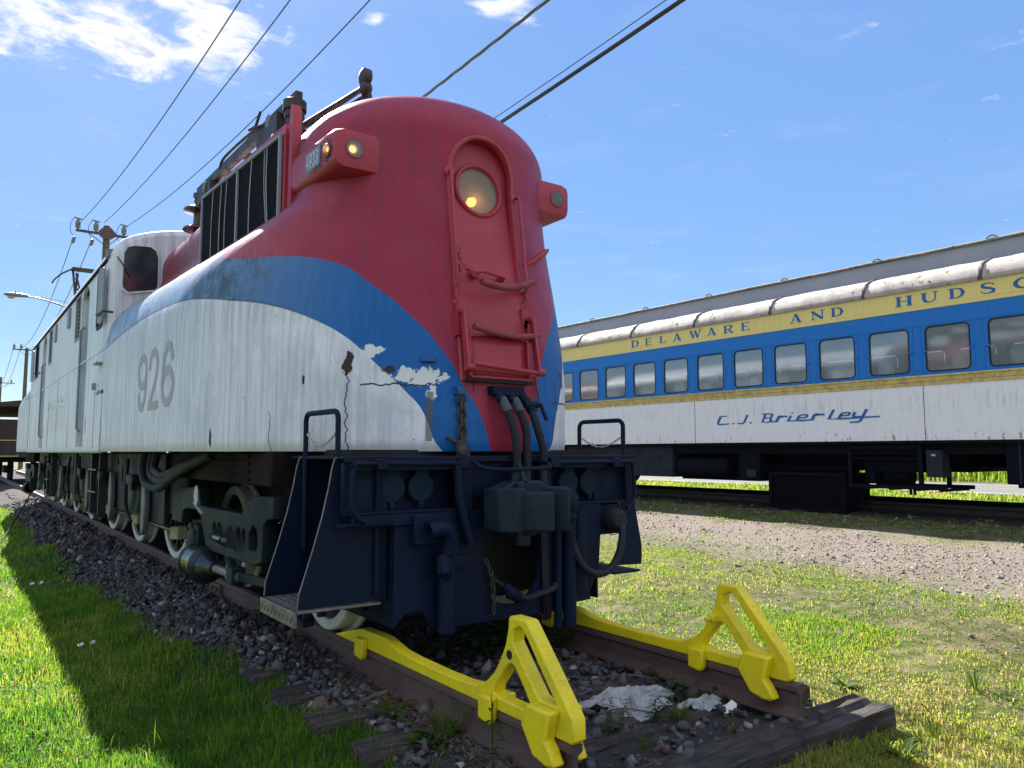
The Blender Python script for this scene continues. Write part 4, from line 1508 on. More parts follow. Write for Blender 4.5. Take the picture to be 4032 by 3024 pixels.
for sd in (-1, 1):
    for xc in (.595, .795, 1.0):
        c = Vector((sd * xc, PY + .10, 1.015))
        r = MB().lathe(c, (0, -1, 0), [(.092, -.04), (.092, .012), (.085, .020), (.001, .024)], 24, cap=False)
        r.box(c.x - .045, c.x + .045, c.y - .03, c.y, c.z + .08, c.z + .11)
        r.box(c.x - .014, c.x + .014, c.y - .02, c.y, c.z - .125, c.z - .08)
        r.build('receptacle_cover', M['pilot_cover'] if 'pilot_cover' in M else M['pilot'], loco, bevel=.002)
    # uncoupling bar
    a, b = (.33, 1.10)
    pts = [(sd * a, PY - .045, 1.16), (sd * (b - .05), PY - .045, 1.163), (sd * b, PY - .045, 1.14), (sd * (b + .012), PY - .045, 1.05), (sd * (b + .014), PY - .05, .92), (sd * (b - .02), PY - .05, .86), (sd * (b - .07), PY - .05, .83)]
    MB().tube(catmull(pts, 4), .015, 8).build('uncoupling_bar', M['pilot'], loco)
    for xb in (.36, .93):
        MB().box(sd * xb - .035, sd * xb + .035, PY - .065, PY + .01, 1.125, 1.19).build('bar_bracket', M['pilot'], loco, bevel=.006)
    # step well
    edge = [(1.13, 1.205), (1.165, 1.19), (1.18, 1.14), (1.20, 1.02), (1.235, .86), (1.285, .68), (1.335, .52), (1.36, .44), (1.366, .36)]
    for k, y in enumerate((4.205, 4.76)):
        if sd < 0:
            o = [(sd * .83, .36)] + [(sd * .83, 1.205)] + [(sd * x, z) for x, z in edge]
        else:
            edge = [(1.13, 1.205), (1.165, 1.19), (1.18, 1.14), (1.20, 1.02), (1.235, .86), (1.275, .68), (1.305, .54), (1.31, .46), (1.30, .39)]
            o = [(1.02, .40), (1.06, .50), (1.10, .62), (1.115, .76), (1.10, .87), (.83, .87), (.83, 1.205)] + edge
        pl = xz_plate([o], y, .012).build('step_plate', M['pilot'], loco)
        MB().tube([(sd * x, y, z) for x, z in edge], .006, 6).build('plate_edge', M['edge'] if sd < 0 else M['pilot'], pl)
        bo = MB()
        for z in (.98, 1.06, 1.13):
            bo.lathe((sd * 1.12, y - .006, z), (0, -1, 0), [(.022, 0), (.018, .014), (.001, .018)], 8, cap=False)
        tag(bo.build('bolts', M['pilot'], pl), kind='stuff')
        bkx = .99
        if k == 0 and sd < 0:
            MB().tube([(sd * .90, y - .02, 1.18), (sd * .90, y - .02, .40)], .02, 8).build('step_stiffener', M['pilot'], pl)
    MB().box(min(sd * .83, sd * .85), max(sd * .83, sd * .85), 4.21, 4.755, .36 if sd < 0 else .87, 1.19).build('step_back', M['dark'], loco)
    tr = MB().box(min(sd * (.86 if sd < 0 else 1.02), sd * 1.385), max(sd * .86, sd * (1.385 if sd < 0 else 1.29)), 4.195, 4.77, .335, .352)
    if sd < 0:
        tr.box(-1.388, -1.37, 4.195, 4.77, .262, .352)
    step = tr.build('step_tread', M['edge'] if sd < 0 else M['pilot'], loco, bevel=.004)
    dm = MB()
    for i in range(9 if sd < 0 else 3):
        for j in range(16):
            dm.obox((sd * ((.93 if sd < 0 else 1.08) + .05 * i), 4.22 + .034 * j, .353), (.030, .009, .004), Matrix.Rotation(math.radians(45 if (i + j) % 2 else -45), 3, 'Z'))
    for j in range(18 if sd < 0 else 0):
        dm.obox((sd * 1.390, 4.21 + .031 * j, .31), (.004, .008, .05), Matrix.Rotation(math.radians(35 if j % 2 else -35), 3, 'X'))
    tag(dm.build('tread_lugs', M['edge'] if sd < 0 else M['pilot'], step), kind='stuff')
    MB().box(min(sd * 1.10, sd * 1.17), max(sd * 1.10, sd * 1.17), 4.62, 5.45, .165, .205).build('sill_bar', M['pilot'], loco, bevel=.004)
    for y in (4.66, 4.75):
        MB().bar((sd * (1.0 if y > 4.7 else 1.13), y, .345), (sd * (1.0 if y > 4.7 else 1.13), y, .19), .03, .05, (1, 0, 0)).build('sill_hanger', M['truck'], loco)
    # hoop hand rail with a safety chain
    pts = [(sd * 1.14, 4.215, .62), (sd * 1.145, 4.215, 1.42)] + [(sd * 1.145, 4.215 + .05 * (1 - math.cos(t)), 1.42 + .05 * math.sin(t)) for t in np.linspace(.3, math.pi / 2, 4)] + [(sd * 1.145, 4.715 - .05 * (1 - math.cos(t)), 1.42 + .05 * math.sin(t)) for t in np.linspace(math.pi / 2, .3, 4)] + [(sd * 1.145, 4.715, 1.42), (sd * 1.14, 4.715, .62)]
    hp_ = MB().tube(pts, .017, 8).build('hand_rail', M['pilot'], loco)
    ch = [(sd * 1.145, 4.235 + .46 * t, 1.345 - .075 * math.sin(math.pi * t)) for t in np.linspace(0, 1, 12)]
    tag(chain_links(ch, .022, .0032, .007).build('chain', M['strap'], hp_), kind='stuff')

# coupler: drawbar head with its knuckle
cz = .875
body = MB().prism([(-.235, .91), (-.20, 1.0), (-.10, 1.045), (.10, 1.05), (.23, .99), (.235, .78), (.16, .74), (.06, .70), (-.12, .70), (-.20, .76), (-.235, .82)], 'y', 3.90, 4.06)
body.box(-.11, .11, 4.06, 5.1, .79, .96)
body.prism([(-.24, 4.05), (-.24, 3.88), (-.15, 3.80), (-.09, 3.80), (-.09, 4.0)], 'z', .74, 1.01)
body.prism([(.11, 3.95), (.13, 3.80), (.20, 3.72), (.245, 3.78), (.245, 4.05)], 'z', .735, 1.01)
cp = body.build('coupler', M['coupler'] if 'coupler' in M else M['pilot'], loco, bevel=.014, segs=2)
kn = MB().prism([(-.115, 3.98), (-.12, 3.82), (-.08, 3.735), (0, 3.70), (.075, 3.72), (.11, 3.78), (.105, 3.96)], 'z', .745, .985)
kn.cyl((-.085, 3.86, .70), (-.085, 3.86, 1.05), .028, None, 12)
kn.build('knuckle', M['coupler'] if 'coupler' in M else M['pilot'], cp, bevel=.016, segs=2)
MB().cyl((-.07, 3.86, .66), (-.07, 3.86, .72), .045, .05, 12).build('knuckle_pin', M['coupler'] if 'coupler' in M else M['pilot'], cp)
MB().tube([(-.02, 3.9, 1.04), (-.01, 3.95, 1.10), (.0, 4.0, 1.16)], .018, 8).build('lift_link', M['coupler'] if 'coupler' in M else M['pilot'], cp)
MB().tube(catmull([(-.30, 4.06, 1.17), (-.27, 3.98, 1.13), (-.1, 3.95, 1.12), (.12, 3.95, 1.125), (.22, 3.96, 1.13), (.25, 4.0, 1.155), (.25, 4.08, 1.165)], 5), .014, 8).build('hose_guard', M['pilot'], loco)
# pipes and hoses on the plate
MB().tube([(-.405, PY - .03, 1.15), (-.395, PY - .04, .95), (-.325, PY - .06, .66)], .030, 10).build('pilot_post', M['pilot'], loco)
eb = MB().tube(catmull([(-.66, PY - .12, .765), (-.58, PY - .12, .775), (-.525, PY - .11, .755), (-.50, PY - .10, .70), (-.50, PY - .09, .62)], 5), .052, 14, cap=False)
eb.lathe((-.66, PY - .12, .765), (1, 0, 0), [(.052, 0), (.036, .002), (.034, .06), (.001, .06)], 14, cap=False)
eb.build('pipe_elbow', M['pilot'], loco)
MB().box(-.72, -.56, PY - .07, PY, .68, .86).build('valve_box', M['pilot'], loco, bevel=.01)
vb = MB().tube([(-.555, PY - .10, .62), (-.545, PY - .12, .52), (-.53, PY - .12, .47)], [.035, .05, .02], 8)
vb.build('hose_head', M['pilot'], loco)
pp = MB().lathe((-.495, PY - .06, .125), (0, 0, 1), [(.03, 0), (.056, .03), (.056, .40), (.045, .45), (.03, .50)], 14)
pp.box(-.50, -.33, PY - .05, PY + .0, .53, .60)
pp.build('drain_pipe', M['pilot'], loco)
tp = MB().cyl((.485, PY - .05, .06), (.485, PY - .05, .76), .046, None, 12)
tp.lathe((.485, PY - .05, .76), (0, 0, 1), [(.046, 0), (.058, .03), (.05, .06), (.066, .09), (.066, .17), (.03, .22)], 12)
tp.build('steam_pipe', M['pilot'], loco)
MB().cyl((.40, PY - .03, .06), (.40, PY - .03, .88), .028, None, 10).build('steam_pipe', M['pilot'], loco)
MB().bar((.282, PY - .02, .70), (.305, PY - .03, .12), .055, .015, (0, 1, 0)).build('strap_iron', M['truck'], loco)
MB().bar((.302, PY - .035, .30), (.31, PY - .04, .13), .045, .012, (0, 1, 0)).build('rusty_strap', M['brown'], loco)
MB().cyl((.60, PY - .01, .30), (.60, PY - .01, .86), .06, None, 12).build('air_pipe', M['pilot'], loco)
jb = MB().box(.83, 1.04, PY + .02, PY + .20, .64, .86)
jb.build('jumper_box', M['pilot'], loco, bevel=.01)
MB().lathe((.925, PY - .05, .745), (-.2, -1, 0), [(.09, -.08), (.088, .0), (.06, .05), (.05, .06)], 18).build('jumper_plug', M['hose'], loco)
MB().tube(catmull([(.925, PY - .10, .72), (.905, PY - .13, .64), (.86, PY - .14, .52), (.77, PY - .14, .42), (.67, PY - .13, .40), (.58, PY - .11, .44), (.52, PY - .09, .53), (.50, PY - .07, .62)], 6), .026, 10).build('jumper_cable', M['hose'], loco)
MB().lathe((.925, PY - .02, .745), (-.1, -1, 0), [(.104, 0), (.108, .004), (.104, .008)], 24, cap=False).build('plug_ring', M['pilot'], loco)
MB().tube(catmull([(.06, PY - .05, .30), (.12, PY - .06, .285), (.22, PY - .05, .30), (.34, PY - .04, .32), (.42, PY - .02, .36)], 5), .024, 8).build('brake_hose', M['hose'], loco)
gh = MB().tube([(-.05, PY - .04, .385), (-.01, PY - .06, .33), (.05, PY - .05, .295)], [.025, .045, .032], 8)
gh.build('hose_coupling', M['pilot'], loco)
tag(chain_links([(-.17, PY + .01, .56), (-.145, PY - .02, .48), (-.13, PY - .03, .38), (-.125, PY - .03, .20)], .04, .0055, .012).build('chain', M['chain'], loco), kind='stuff')
tag(chain_links([(-.13, PY - .03, .43), (-.09, PY - .04, .40), (-.05, PY - .04, .385)], .03, .004, .009).build('chain', M['chain'], loco), kind='stuff')
MB().tube([(-1.19, PY - .03, .815), (-.84, PY - .03, .825)], .012, 6).build('step_edge', M['pilot'], loco)

# ------------------------------------------------------------------ wheels and running gear
def wheel_meshes(r, spokes):
    tyre = MB().lathe((0, 0, 0), (1, 0, 0), [(r - .075, -.02), (r - .075, .055), (r - .01, .06), (r, .045), (r, -.05), (r + .028, -.06), (r + .028, -.085), (r - .08, -.09)], 48, cap=False)
    body = MB().lathe((0, 0, 0), (1, 0, 0), [(r - .07, .03), (r - .12, .02), (r - .14, -.01)], 40, cap=False)
    hub = MB().lathe((0, 0, 0), (1, 0, 0), [(.16, -.06), (.16, .05), (.11, .075), (.001, .08)], 24, cap=False)
    if spokes:
        for k in range(spokes):
            a = 2 * math.pi * k / spokes
            hub.bar((0, .12 * math.cos(a), .12 * math.sin(a)), (0, (r - .10) * math.cos(a), (r - .10) * math.sin(a)), .05, .07, (1, 0, 0))
    else:
        hub.lathe((0, 0, 0), (1, 0, 0), [(r - .12, -.02), (.15, -.03)], 32, cap=False)
    return tyre.data('tyre', M['whitetyre'], 30), body.data('rim', M['truck'], 30), hub.data('hub', M['truck'], 30)


WM = {'pilot': (wheel_meshes(.457, 0), .457), 'driver': (wheel_meshes(.724, 16), .724)}
PILOT_Y = [5.19, 7.40, 2 * CY - 7.40, 2 * CY - 5.19]
DRIVE_Y = [9.63, 11.75, 13.85, 16.15, 18.25, 20.37]
for kind, ysl in (('pilot', PILOT_Y), ('driver', DRIVE_Y)):
    (ty, ri, hu), r = WM[kind]
    for y in ysl:
        for sd in (-1, 1):
            w = place('wheel', hu, loco, loc=(sd * .735, y, r + .002))
            if sd < 0:
                w.rotation_euler = (0, 0, math.pi)
            for nm, me in (('tyre', ty), ('rim', ri)):
                o = bpy.data.objects.new(nm, me); COL.objects.link(o); o.parent = w
        MB().cyl((-.7, y, r), (.7, y, r), .09, None, 12).build('axle', M['iron'], loco)

core = MB().box(-.62, .62, 5.0, 25.0, .62, 1.22)
core.build('underframe', M['dark'], loco)


def running_gear(side, mir):
    fy = (lambda y: 2 * CY - y) if mir else (lambda y: y)
    X = side * 1.21
    # pilot truck frame
    o = [(7.70, .60), (7.70, .84), (7.62, .89), (7.45, .915), (6.88, .93), (6.80, .90), (6.72, .79), (5.62, .79), (5.55, .86), (5.34, .93), (4.95, .94), (4.95, .80), (5.08, .78), (5.14, .74), (5.16, .50), (5.30, .46), (6.45, .45), (6.52, .47), (6.62, .58), (6.72, .70), (6.88, .745), (7.22, .735), (7.32, .70), (7.36, .60)]
    hl_ = [circle(6.30, .635, .045, 12, .05), circle(6.18, .64, .045, 12, .05), circle(5.68, .64, .045, 12, .05), circle(5.56, .64, .045, 12, .05), [(5.44, .56), (5.28, .56), (5.25, .62), (5.27, .70), (5.36, .73), (5.44, .66)]]
    fr = yz_plate([[(fy(a), b) for a, b in (reversed(o) if mir else o)]] + [[(fy(a), b) for a, b in h] for h in hl_], X, .10, .012).build('truck_frame', M['truck'], loco)
    if not mir:
        for yy in (6.02, 5.76):
            MB().add([(X + side * .06, fy(yy + .05), .70), (X + side * .06, fy(yy - .12), .52), (X + side * .17, fy(yy), .60)], [(0, 1, 2)]).build('bracket', M['truck'], fr)
        MB().cyl((X + side * .13, fy(6.04), .60), (X + side * .13, fy(5.72), .60), .018, None, 8).build('bracket_pin', M['edge'], fr)
    for yw in (7.40 - .42 + .10, 5.19):
        pass
    ya = 6.95
    ax = MB().lathe((X - side * .02, fy(ya), .46), (side, 0, 0), [(.17, -.05), (.17, .05), (.13, .07), (.13, .085), (.10, .09), (.001, .095)], 20, cap=False)
    ax.box(X - .05, X + .05, fy(ya) - .17, fy(ya) + .17, .28, .62)
    bx = ax.build('axle_box', M['truck'], loco, bevel=.008)
    nb = MB()
    for k in range(8):
        a = 2 * math.pi * k / 8
        nb.lathe((X + side * .05, fy(ya) + .15 * math.cos(a), .46 + .15 * math.sin(a)), (side, 0, 0), [(.016, 0), (.012, .016), (.001, .018)], 6, cap=False)
    tag(nb.build('bolts', M['truck'], bx), kind='stuff')
    # brake cylinder and rod
    bc = MB().lathe((side * 1.26, fy(6.84), .335), (0, -1 if not mir else 1, 0), [(.12, 0), (.14, .01), (.14, .02), (.128, .03), (.128, .34), (.15, .345), (.15, .37), (.11, .39), (.10, .44), (.06, .52), (.05, .62), (.001, .62)], 24, cap=False)
    b = bc.build('brake_cylinder', M['cyl'], loco)
    MB().cyl((side * 1.26, fy(6.3), .335), (side * 1.26, fy(5.62), .35), .032, None, 10).build('piston_rod', M['edge'], b)
    rl = MB().bar((side * 1.26, fy(5.75), .345), (side * 1.20, fy(4.95), .37), .035, .06)
    rl.box(side * 1.26 - .05, side * 1.26 + .05, fy(5.70) - .07, fy(5.70) + .07, .29, .41)
    rl.build('brake_lever', M['truck'], b, bevel=.006)
    # long plate frame over the drivers, pierced for the axles
    yd = [9.63, 11.75, 13.85]
    o = [(8.35, .50), (8.35, 1.215), (14.85, 1.215), (14.85, .52)]
    hs = []
    for y in yd:
        hs.append([(y - .32, .56), (y + .32, .56), (y + .33, .70), (y + .25, .88), (y + .12, .95), (y - .12, .95), (y - .25, .88), (y - .33, .70)])
    for a in (8.62, 10.45, 10.72, 12.55, 12.8, 14.55):
        hs.append(circle(a, .96, .055, 10, .11))
    for a in (9.25, 9.45, 11.05, 12.2, 13.3):
        hs.append(circle(a, 1.11, .05, 10, .05))
    yz_plate([[(fy(a), b_) for a, b_ in o]] + [[(fy(a), b_) for a, b_ in h] for h in hs], X - side * .04, .05, .004).build('driver_frame', M['truck'], loco)
    for y in yd:
        MB().lathe((X - side * .03, fy(y), .724), (side, 0, 0), [(.20, -.08), (.20, .02), (.15, .05), (.12, .03), (.001, .03)], 18, cap=False).build('driver_box', M['truck'], loco)
        q = MB().prism([(fy(y - .16), .98), (fy(y - .20), .93), (fy(y - .16), .86), (fy(y + .16), .86), (fy(y + .20), .93), (fy(y + .16), .98)], 'x', X - .02, X + side * .10)
        q.box(X - .02, X + .08 * side, fy(y) - .06, fy(y) + .06, .80, .90)
        q.build('spring_hanger', M['truck'], loco, bevel=.01)
        MB().prism([(fy(y - 1.10), .47), (fy(y - .76), .44), (fy(y - .76), .30), (fy(y - 1.10), .33)], 'x', side * .97 - .05, side * .97 + .05).build('brake_block', M['shoe'], loco, bevel=.01)
        lv = MB().prism([(fy(y - .62), .98), (fy(y - .54), .98), (fy(y - .50), .70), (fy(y - .52), .42), (fy(y - .60), .34), (fy(y - .68), .46), (fy(y - .70), .72)], 'x', X, X + side * .06)
        lv.build('brake_hanger', M['truck2'], loco, bevel=.012)
        pt = catmull([(X + side * .02, fy(y + .55), 1.15), (X + side * .05, fy(y + .45), .8), (X + side * .02, fy(y + .52), .55), (X, fy(y + .35), .42)], 5)
        MB().tube(pt, .022, 7).build('brake_pipe', M['hose'], loco)
    MB().tube([(side * .9, fy(8.6), .36), (side * .9, fy(14.6), .36)], .025, 7).build('brake_beam', M['iron'], loco)
    # entry steps hung below the doors
    st = MB()
    yy = 12.0
    for a in (yy - .36, yy + .36):
        st.box(min(X - .02, X + side * .12), max(X - .02, X + side * .12), fy(a) - .02, fy(a) + .02, .36, 1.22)
    for z in (.38, .68, .98):
        st.box(min(X - .06, X + side * .16), max(X - .06, X + side * .16), fy(yy) - .36, fy(yy) + .36, z, z + .025)
    st.build('entry_steps', M['iron'], loco, bevel=.004)
    # brown louvred duct and skirt fairing behind the pilot
    db = MB().box(min(side * 1.0, side * 1.26), max(side * 1.0, side * 1.26), min(fy(5.0), fy(7.5)), max(fy(5.0), fy(7.5)), 1.0, 1.23)
    d = db.build('duct', M['brown'], loco, bevel=.01)
    lb = MB()
    for z in (1.03, 1.085, 1.14, 1.19):
        lb.box(min(side * 1.255, side * 1.275), max(side * 1.255, side * 1.275), min(fy(5.45), fy(6.5)), max(fy(5.45), fy(6.5)), z, z + .022)
    lb.build('duct_ribs', M['brown'], d)
    MB().prism([(fy(5.6), 1.23), (fy(4.9), 1.23), (fy(4.9), .96), (fy(5.2), .98), (fy(5.45), 1.08)], 'x', side * .98, side * 1.02).build('fairing', M['iron'], loco)
    MB().box(min(side * .95, side * 1.15), max(side * .95, side * 1.15), min(fy(7.6), fy(8.5)), max(fy(7.6), fy(8.5)), .60, 1.22).build('motor_case', M['truck'], loco, bevel=.02)


M['truck2'] = worn('light_grey_casting', (0.11, 0.12, 0.125), (0.05, 0.055, 0.06), None, 0.5, 6, 0.6)
M['cyl'] = worn('satin_black_cylinder', (0.035, 0.042, 0.048), (0.02, 0.024, 0.03), None, 0.28, 3, 0.4, metal=0.5)
for sd in (-1, 1):
    for mr in (False, True):
        running_gear(sd, mr)
for k, (a, b, c) in enumerate(((8.78, 7.95, .90), (8.42, 7.75, .97), (8.24, 7.72, 1.02))):
    MB().tube(catmull([(-1.30, a, 1.23), (-1.33, a - .02, 1.08), (-1.34, a - .22, c + .02), (-1.34, b, c - .01 + .0 * k), (-1.33, 7.3, 1.03 + .02 * k), (-1.31, 6.7, 1.15), (-1.28, 6.35, 1.21)], 6), .040, 10).build('traction_cable', M['hose'], loco)
tg = MB()
tg.add([(-1.33, 6.60 + .07 * math.cos(a), .88 + .085 * math.sin(a)) for a in np.linspace(.2, 6.2, 8)], [tuple(range(8))])
tg.add([(-1.322, 6.60 + .07 * math.cos(a), .88 + .085 * math.sin(a)) for a in np.linspace(.2, 6.2, 8)], [tuple(range(8))])
tg.bar((-1.325, 6.66, .82), (-1.30, 6.5, .74), .02, .01)
tg.build('tag_plate', M['strap'], loco)

# ------------------------------------------------------------------ terrain
def gnoise(x, y, s, seed):
    return (np.sin(x * 1.3 * s + seed) * np.cos(y * 1.7 * s + seed * 2.1) + .5 * np.sin(x * 2.9 * s + y * 1.1 * s + seed * 3.3) + .5 * np.cos(y * 3.7 * s - x * 2.3 * s + seed)) / 2


def gz(x, y):
    """ground height; works on arrays. Rail heads of the near track are z = 0"""
    x = np.asarray(x, float); y = np.asarray(y, float)
    xp = [-400, -60, -6, -2.6, -1.9, -1.45, -1.05, -.62, .62, 1.05, 1.5, 4.0, 7.0, 8.1, 8.8, 9.1, 11.3, 12.6, 18, 26.5, 29, 34, 60, 400]
    zp = [-.6, -.5, -.42, -.37, -.34, -.285, -.205, -.20, -.20, -.24, -.275, -.15, .0, .09, .20, .235, .235, .12, .10, .10, .10, .35, .5, .6]
    z = np.interp(x, xp, zp)
    # in front of the end of the track the bed sinks back to the lawn
    k = np.clip((2.55 - y) / .5, 0, 1)
    lawn = np.interp(x, [-400, -2.0, 1.6, 4, 7, 8.1], [-.5, -.36, -.33, -.17, .0, .09])
    near = (x < 5)
    z = np.where(near, z * (1 - k) + np.minimum(z, lawn) * k, z)
    bank = np.interp(x, [-2.2, -1.75, -1.3, -1.08, -.80, -.74], [0, .03, .06, .105, .055, 0]) * np.clip((y - 4.0) / .8, 0, 1) * (.72 + .45 * gnoise(x * .4, y * 1.5, 1.0, 1.7))
    z = z + np.where((x < -.7) & (x > -2.3), bank, 0)
    amp = np.where((x > 18) & (x < 27), 0, np.where(np.abs(x) < 1.3, .008, .018))
    return z + amp * gnoise(x, y, 1.1, 3.0) + amp * .5 * gnoise(x, y, 3.7, 9.0)


def m_ground():
    m, g = new_mat('ground_soil')
    tc = g.node('ShaderNodeTexCoord').outputs['Object']
    X, Y, Z = g.sep(tc)
    nb = g.noise(tc, 0.9, 6, 0.62)
    nm = g.noise(tc, 7, 6, 0.65)
    nf = g.noise(tc, 55, 4, 0.65)
    nv = g.node('ShaderNodeTexVoronoi')
    g.put(nv.inputs['Vector'], tc); nv.inputs['Scale'].default_value = 24
    soil = g.mix(nm, (0.055, 0.043, 0.032), (0.11, 0.088, 0.064))
    soil = g.mix(g.smooth(nf, 0.5, 0.7), soil, (0.16, 0.135, 0.10))
    green = g.mix(nf, (0.035, 0.060, 0.010), (0.095, 0.125, 0.025))
    straw = g.mix(nf, (0.13, 0.12, 0.05), (0.24, 0.21, 0.11))
    lawn = g.mix(g.smooth(nm, 0.40, 0.62), green, straw)
    lawn = g.mix(g.math('MULTIPLY', g.smooth(nb, 0.48, 0.66), 0.55), lawn, soil)
    # left lawn is thicker
    lawn = g.mix(g.math('LESS_THAN', X, -1.6), lawn, g.mix(g.smooth(nm, 0.45, 0.7), green, (0.085, 0.10, 0.03)))
    grav = g.mix(g.smooth(nf, 0.38, 0.62), (0.115, 0.095, 0.085), (0.36, 0.31, 0.28))
    grav = g.mix(g.smooth(nv.outputs['Distance'], 0.1, 0.6), grav, (0.21, 0.175, 0.155))
    grav = g.mix(g.math('MULTIPLY', g.smooth(nm, 0.5, 0.7), .45), grav, (0.16, 0.145, 0.075))
    wob = g.math('MULTIPLY', g.math('SUBTRACT', nb, 0.5), 3.0)
    xw = g.math('ADD', X, wob)
    # the gravel lane widens towards the camera on the right
    lo = g.math('ADD', 5.55, g.math('MULTIPLY', g.math('SUBTRACT', Y, 6.0), 0.10))
    lane = g.math('MULTIPLY', g.smooth(xw, g.math('SUBTRACT', lo, 1.1), g.math('ADD', lo, 0.7)), g.math('SUBTRACT', 1.0, g.smooth(xw, 7.5, 8.3)))
    lane2 = g.math('MULTIPLY', g.smooth(xw, 4.0, 5.6), g.math('SUBTRACT', 1.0, g.smooth(Y, 3.2, 5.5)))
    lane = g.math('MAXIMUM', lane, g.math('MULTIPLY', lane2, g.math('LESS_THAN', X, 8)))
    col = g.mix(lane, lawn, grav)
    bed = g.math('MULTIPLY', g.step(X, -2.0), g.math('LESS_THAN', X, 1.25))
    bal = g.mix(nf, (0.022, 0.022, 0.026), (0.075, 0.070, 0.072))
    bal = g.mix(g.smooth(g.noise(tc, 1.7, 5, 0.6), 0.52, 0.66), bal, (0.055, 0.036, 0.03))
    bedn = g.math('MULTIPLY', bed, g.smooth(g.math('ADD', X, g.math('MULTIPLY', wob, .3)), -1.95, -1.6))
    col = g.mix(g.math('MULTIPLY', bedn, g.step(Y, 2.4)), col, bal)
    cb = g.math('MULTIPLY', g.step(X, 8.95), g.math('LESS_THAN', X, 11.6))
    col = g.mix(cb, col, g.mix(nf, (0.05, 0.045, 0.035), (0.12, 0.11, 0.08)))
    finish(g, bsdf(g, col, 0.95, 0.0, g.bump(g.math('ADD', nf, g.math('MULTIPLY', nm, .6)), 0.7, 0.03), 0.2))
    return m


M['ground'] = m_ground()


def grid_axis(stops):
    out = []
    for a, b, st in stops:
        out += list(np.arange(a, b, st))
    out.append(stops[-1][1])
    return np.array(out)


gxs = grid_axis([(-600, -100, 100), (-100, -20, 10), (-20, -6, 1.0), (-6, 9, .16), (9, 14, .3), (14, 40, 1.0), (40, 120, 10), (120, 900, 130)])
gys = grid_axis([(-200, -20, 20), (-20, 0, 1.0), (0, 14, .16), (14, 30, .5), (30, 80, 3), (80, 200, 15), (200, 1200, 125)])
GX, GY = np.meshgrid(gxs, gys)
GZ = gz(GX, GY)
nx, ny = len(gxs), len(gys)
idx = np.arange(nx * ny).reshape(ny, nx)
a, b, c, d = idx[:-1, :-1].ravel(), idx[:-1, 1:].ravel(), idx[1:, 1:].ravel(), idx[1:, :-1].ravel()
tri = np.concatenate([np.stack([a, b, c], 1), np.stack([a, c, d], 1)])
me = np_mesh('ground', np.stack([GX.ravel(), GY.ravel(), GZ.ravel()], 1), tri, M['ground'], smooth=True)
ground = place('ground', me)
tag(ground, kind='structure')

# ------------------------------------------------------------------ the paved road beyond the coach
def m_asphalt():
    m, g = new_mat('grey_asphalt')  # plain grey asphalt in its own colour, mottled by noise
    tc = g.node('ShaderNodeTexCoord').outputs['Object']
    n = g.noise(tc, 30, 5, 0.6)
    n2 = g.noise(g.scalev(tc, (1, .1, 1)), 1.2, 4)
    col = g.mix(n, (0.10, 0.10, 0.11), (0.16, 0.16, 0.165))
    col = g.mix(g.math('MULTIPLY', n2, .4), col, (0.20, 0.20, 0.21))
    finish(g, bsdf(g, col, 0.8))
    return m


M['asphalt'] = m_asphalt()
M['line_white'] = worn('road_line_white', (0.62, 0.62, 0.60), (0.4, 0.4, 0.4), None, 0.7, 6, 0.4)
M['line_yellow'] = worn('road_line_yellow', (0.55, 0.38, 0.05), (0.4, 0.3, 0.1), None, 0.7, 6, 0.4)
rd = MB()
ysr = [-200, -60, -20, 0, 10, 20, 30, 60, 120, 300, 800]
vs = []
for y in ysr:
    vs += [(19.0, y, .135), (26.0, y, .135)]
rd.add(vs, [(2 * i, 2 * i + 1, 2 * i + 3, 2 * i + 2) for i in range(len(ysr) - 1)])
road = tag(rd.build('road', M['asphalt']), kind='structure')
for x, w, mt in ((19.7, .12, 'line_white'), (25.3, .12, 'line_white'), (22.42, .11, 'line_yellow'), (22.68, .11, 'line_yellow')):
    MB().add([(x - w / 2, -200, .139), (x + w / 2, -200, .139), (x + w / 2, 800, .139), (x - w / 2, 800, .139)], [(0, 1, 2, 3)]).build('road_line', M[mt], road)

# ------------------------------------------------------------------ tracks
RH = .172     # rail height


def rail_section(cx, z0):
    hw, fw, wt = .036, .070, .009
    p = [(-fw, 0), (fw, 0), (fw, .012), (wt + .02, .026), (wt, .045), (wt, .118), (hw - .004, .132), (hw, .138), (hw, .162), (hw - .010, RH), (-hw + .010, RH), (-hw, .162), (-hw, .138), (-hw + .004, .132), (-wt, .118), (-wt, .045), (-wt - .02, .026), (-fw, .012)]
    return [(cx + x, z0 + z) for x, z in p]


def make_rail(cx, y0, y1, ztop, mat, parent):
    n = max(2, int((y1 - y0) / 3))
    sec = rail_section(cx, ztop - RH)
    k = len(sec)
    m = MB()
    vs = []
    for i in range(n + 1):
        y = y0 + (y1 - y0) * i / n
        vs += [(x, y, z) for x, z in sec]
    fs = [tuple(range(k)), tuple(reversed(range(n * k, (n + 1) * k)))]
    for i in range(n):
        for j in range(k):
            fs.append((i * k + j, i * k + (j + 1) % k, (i + 1) * k + (j + 1) % k, (i + 1) * k + j))
    m.add(vs, fs)
    return m.build('rail', mat, parent, smooth=30)


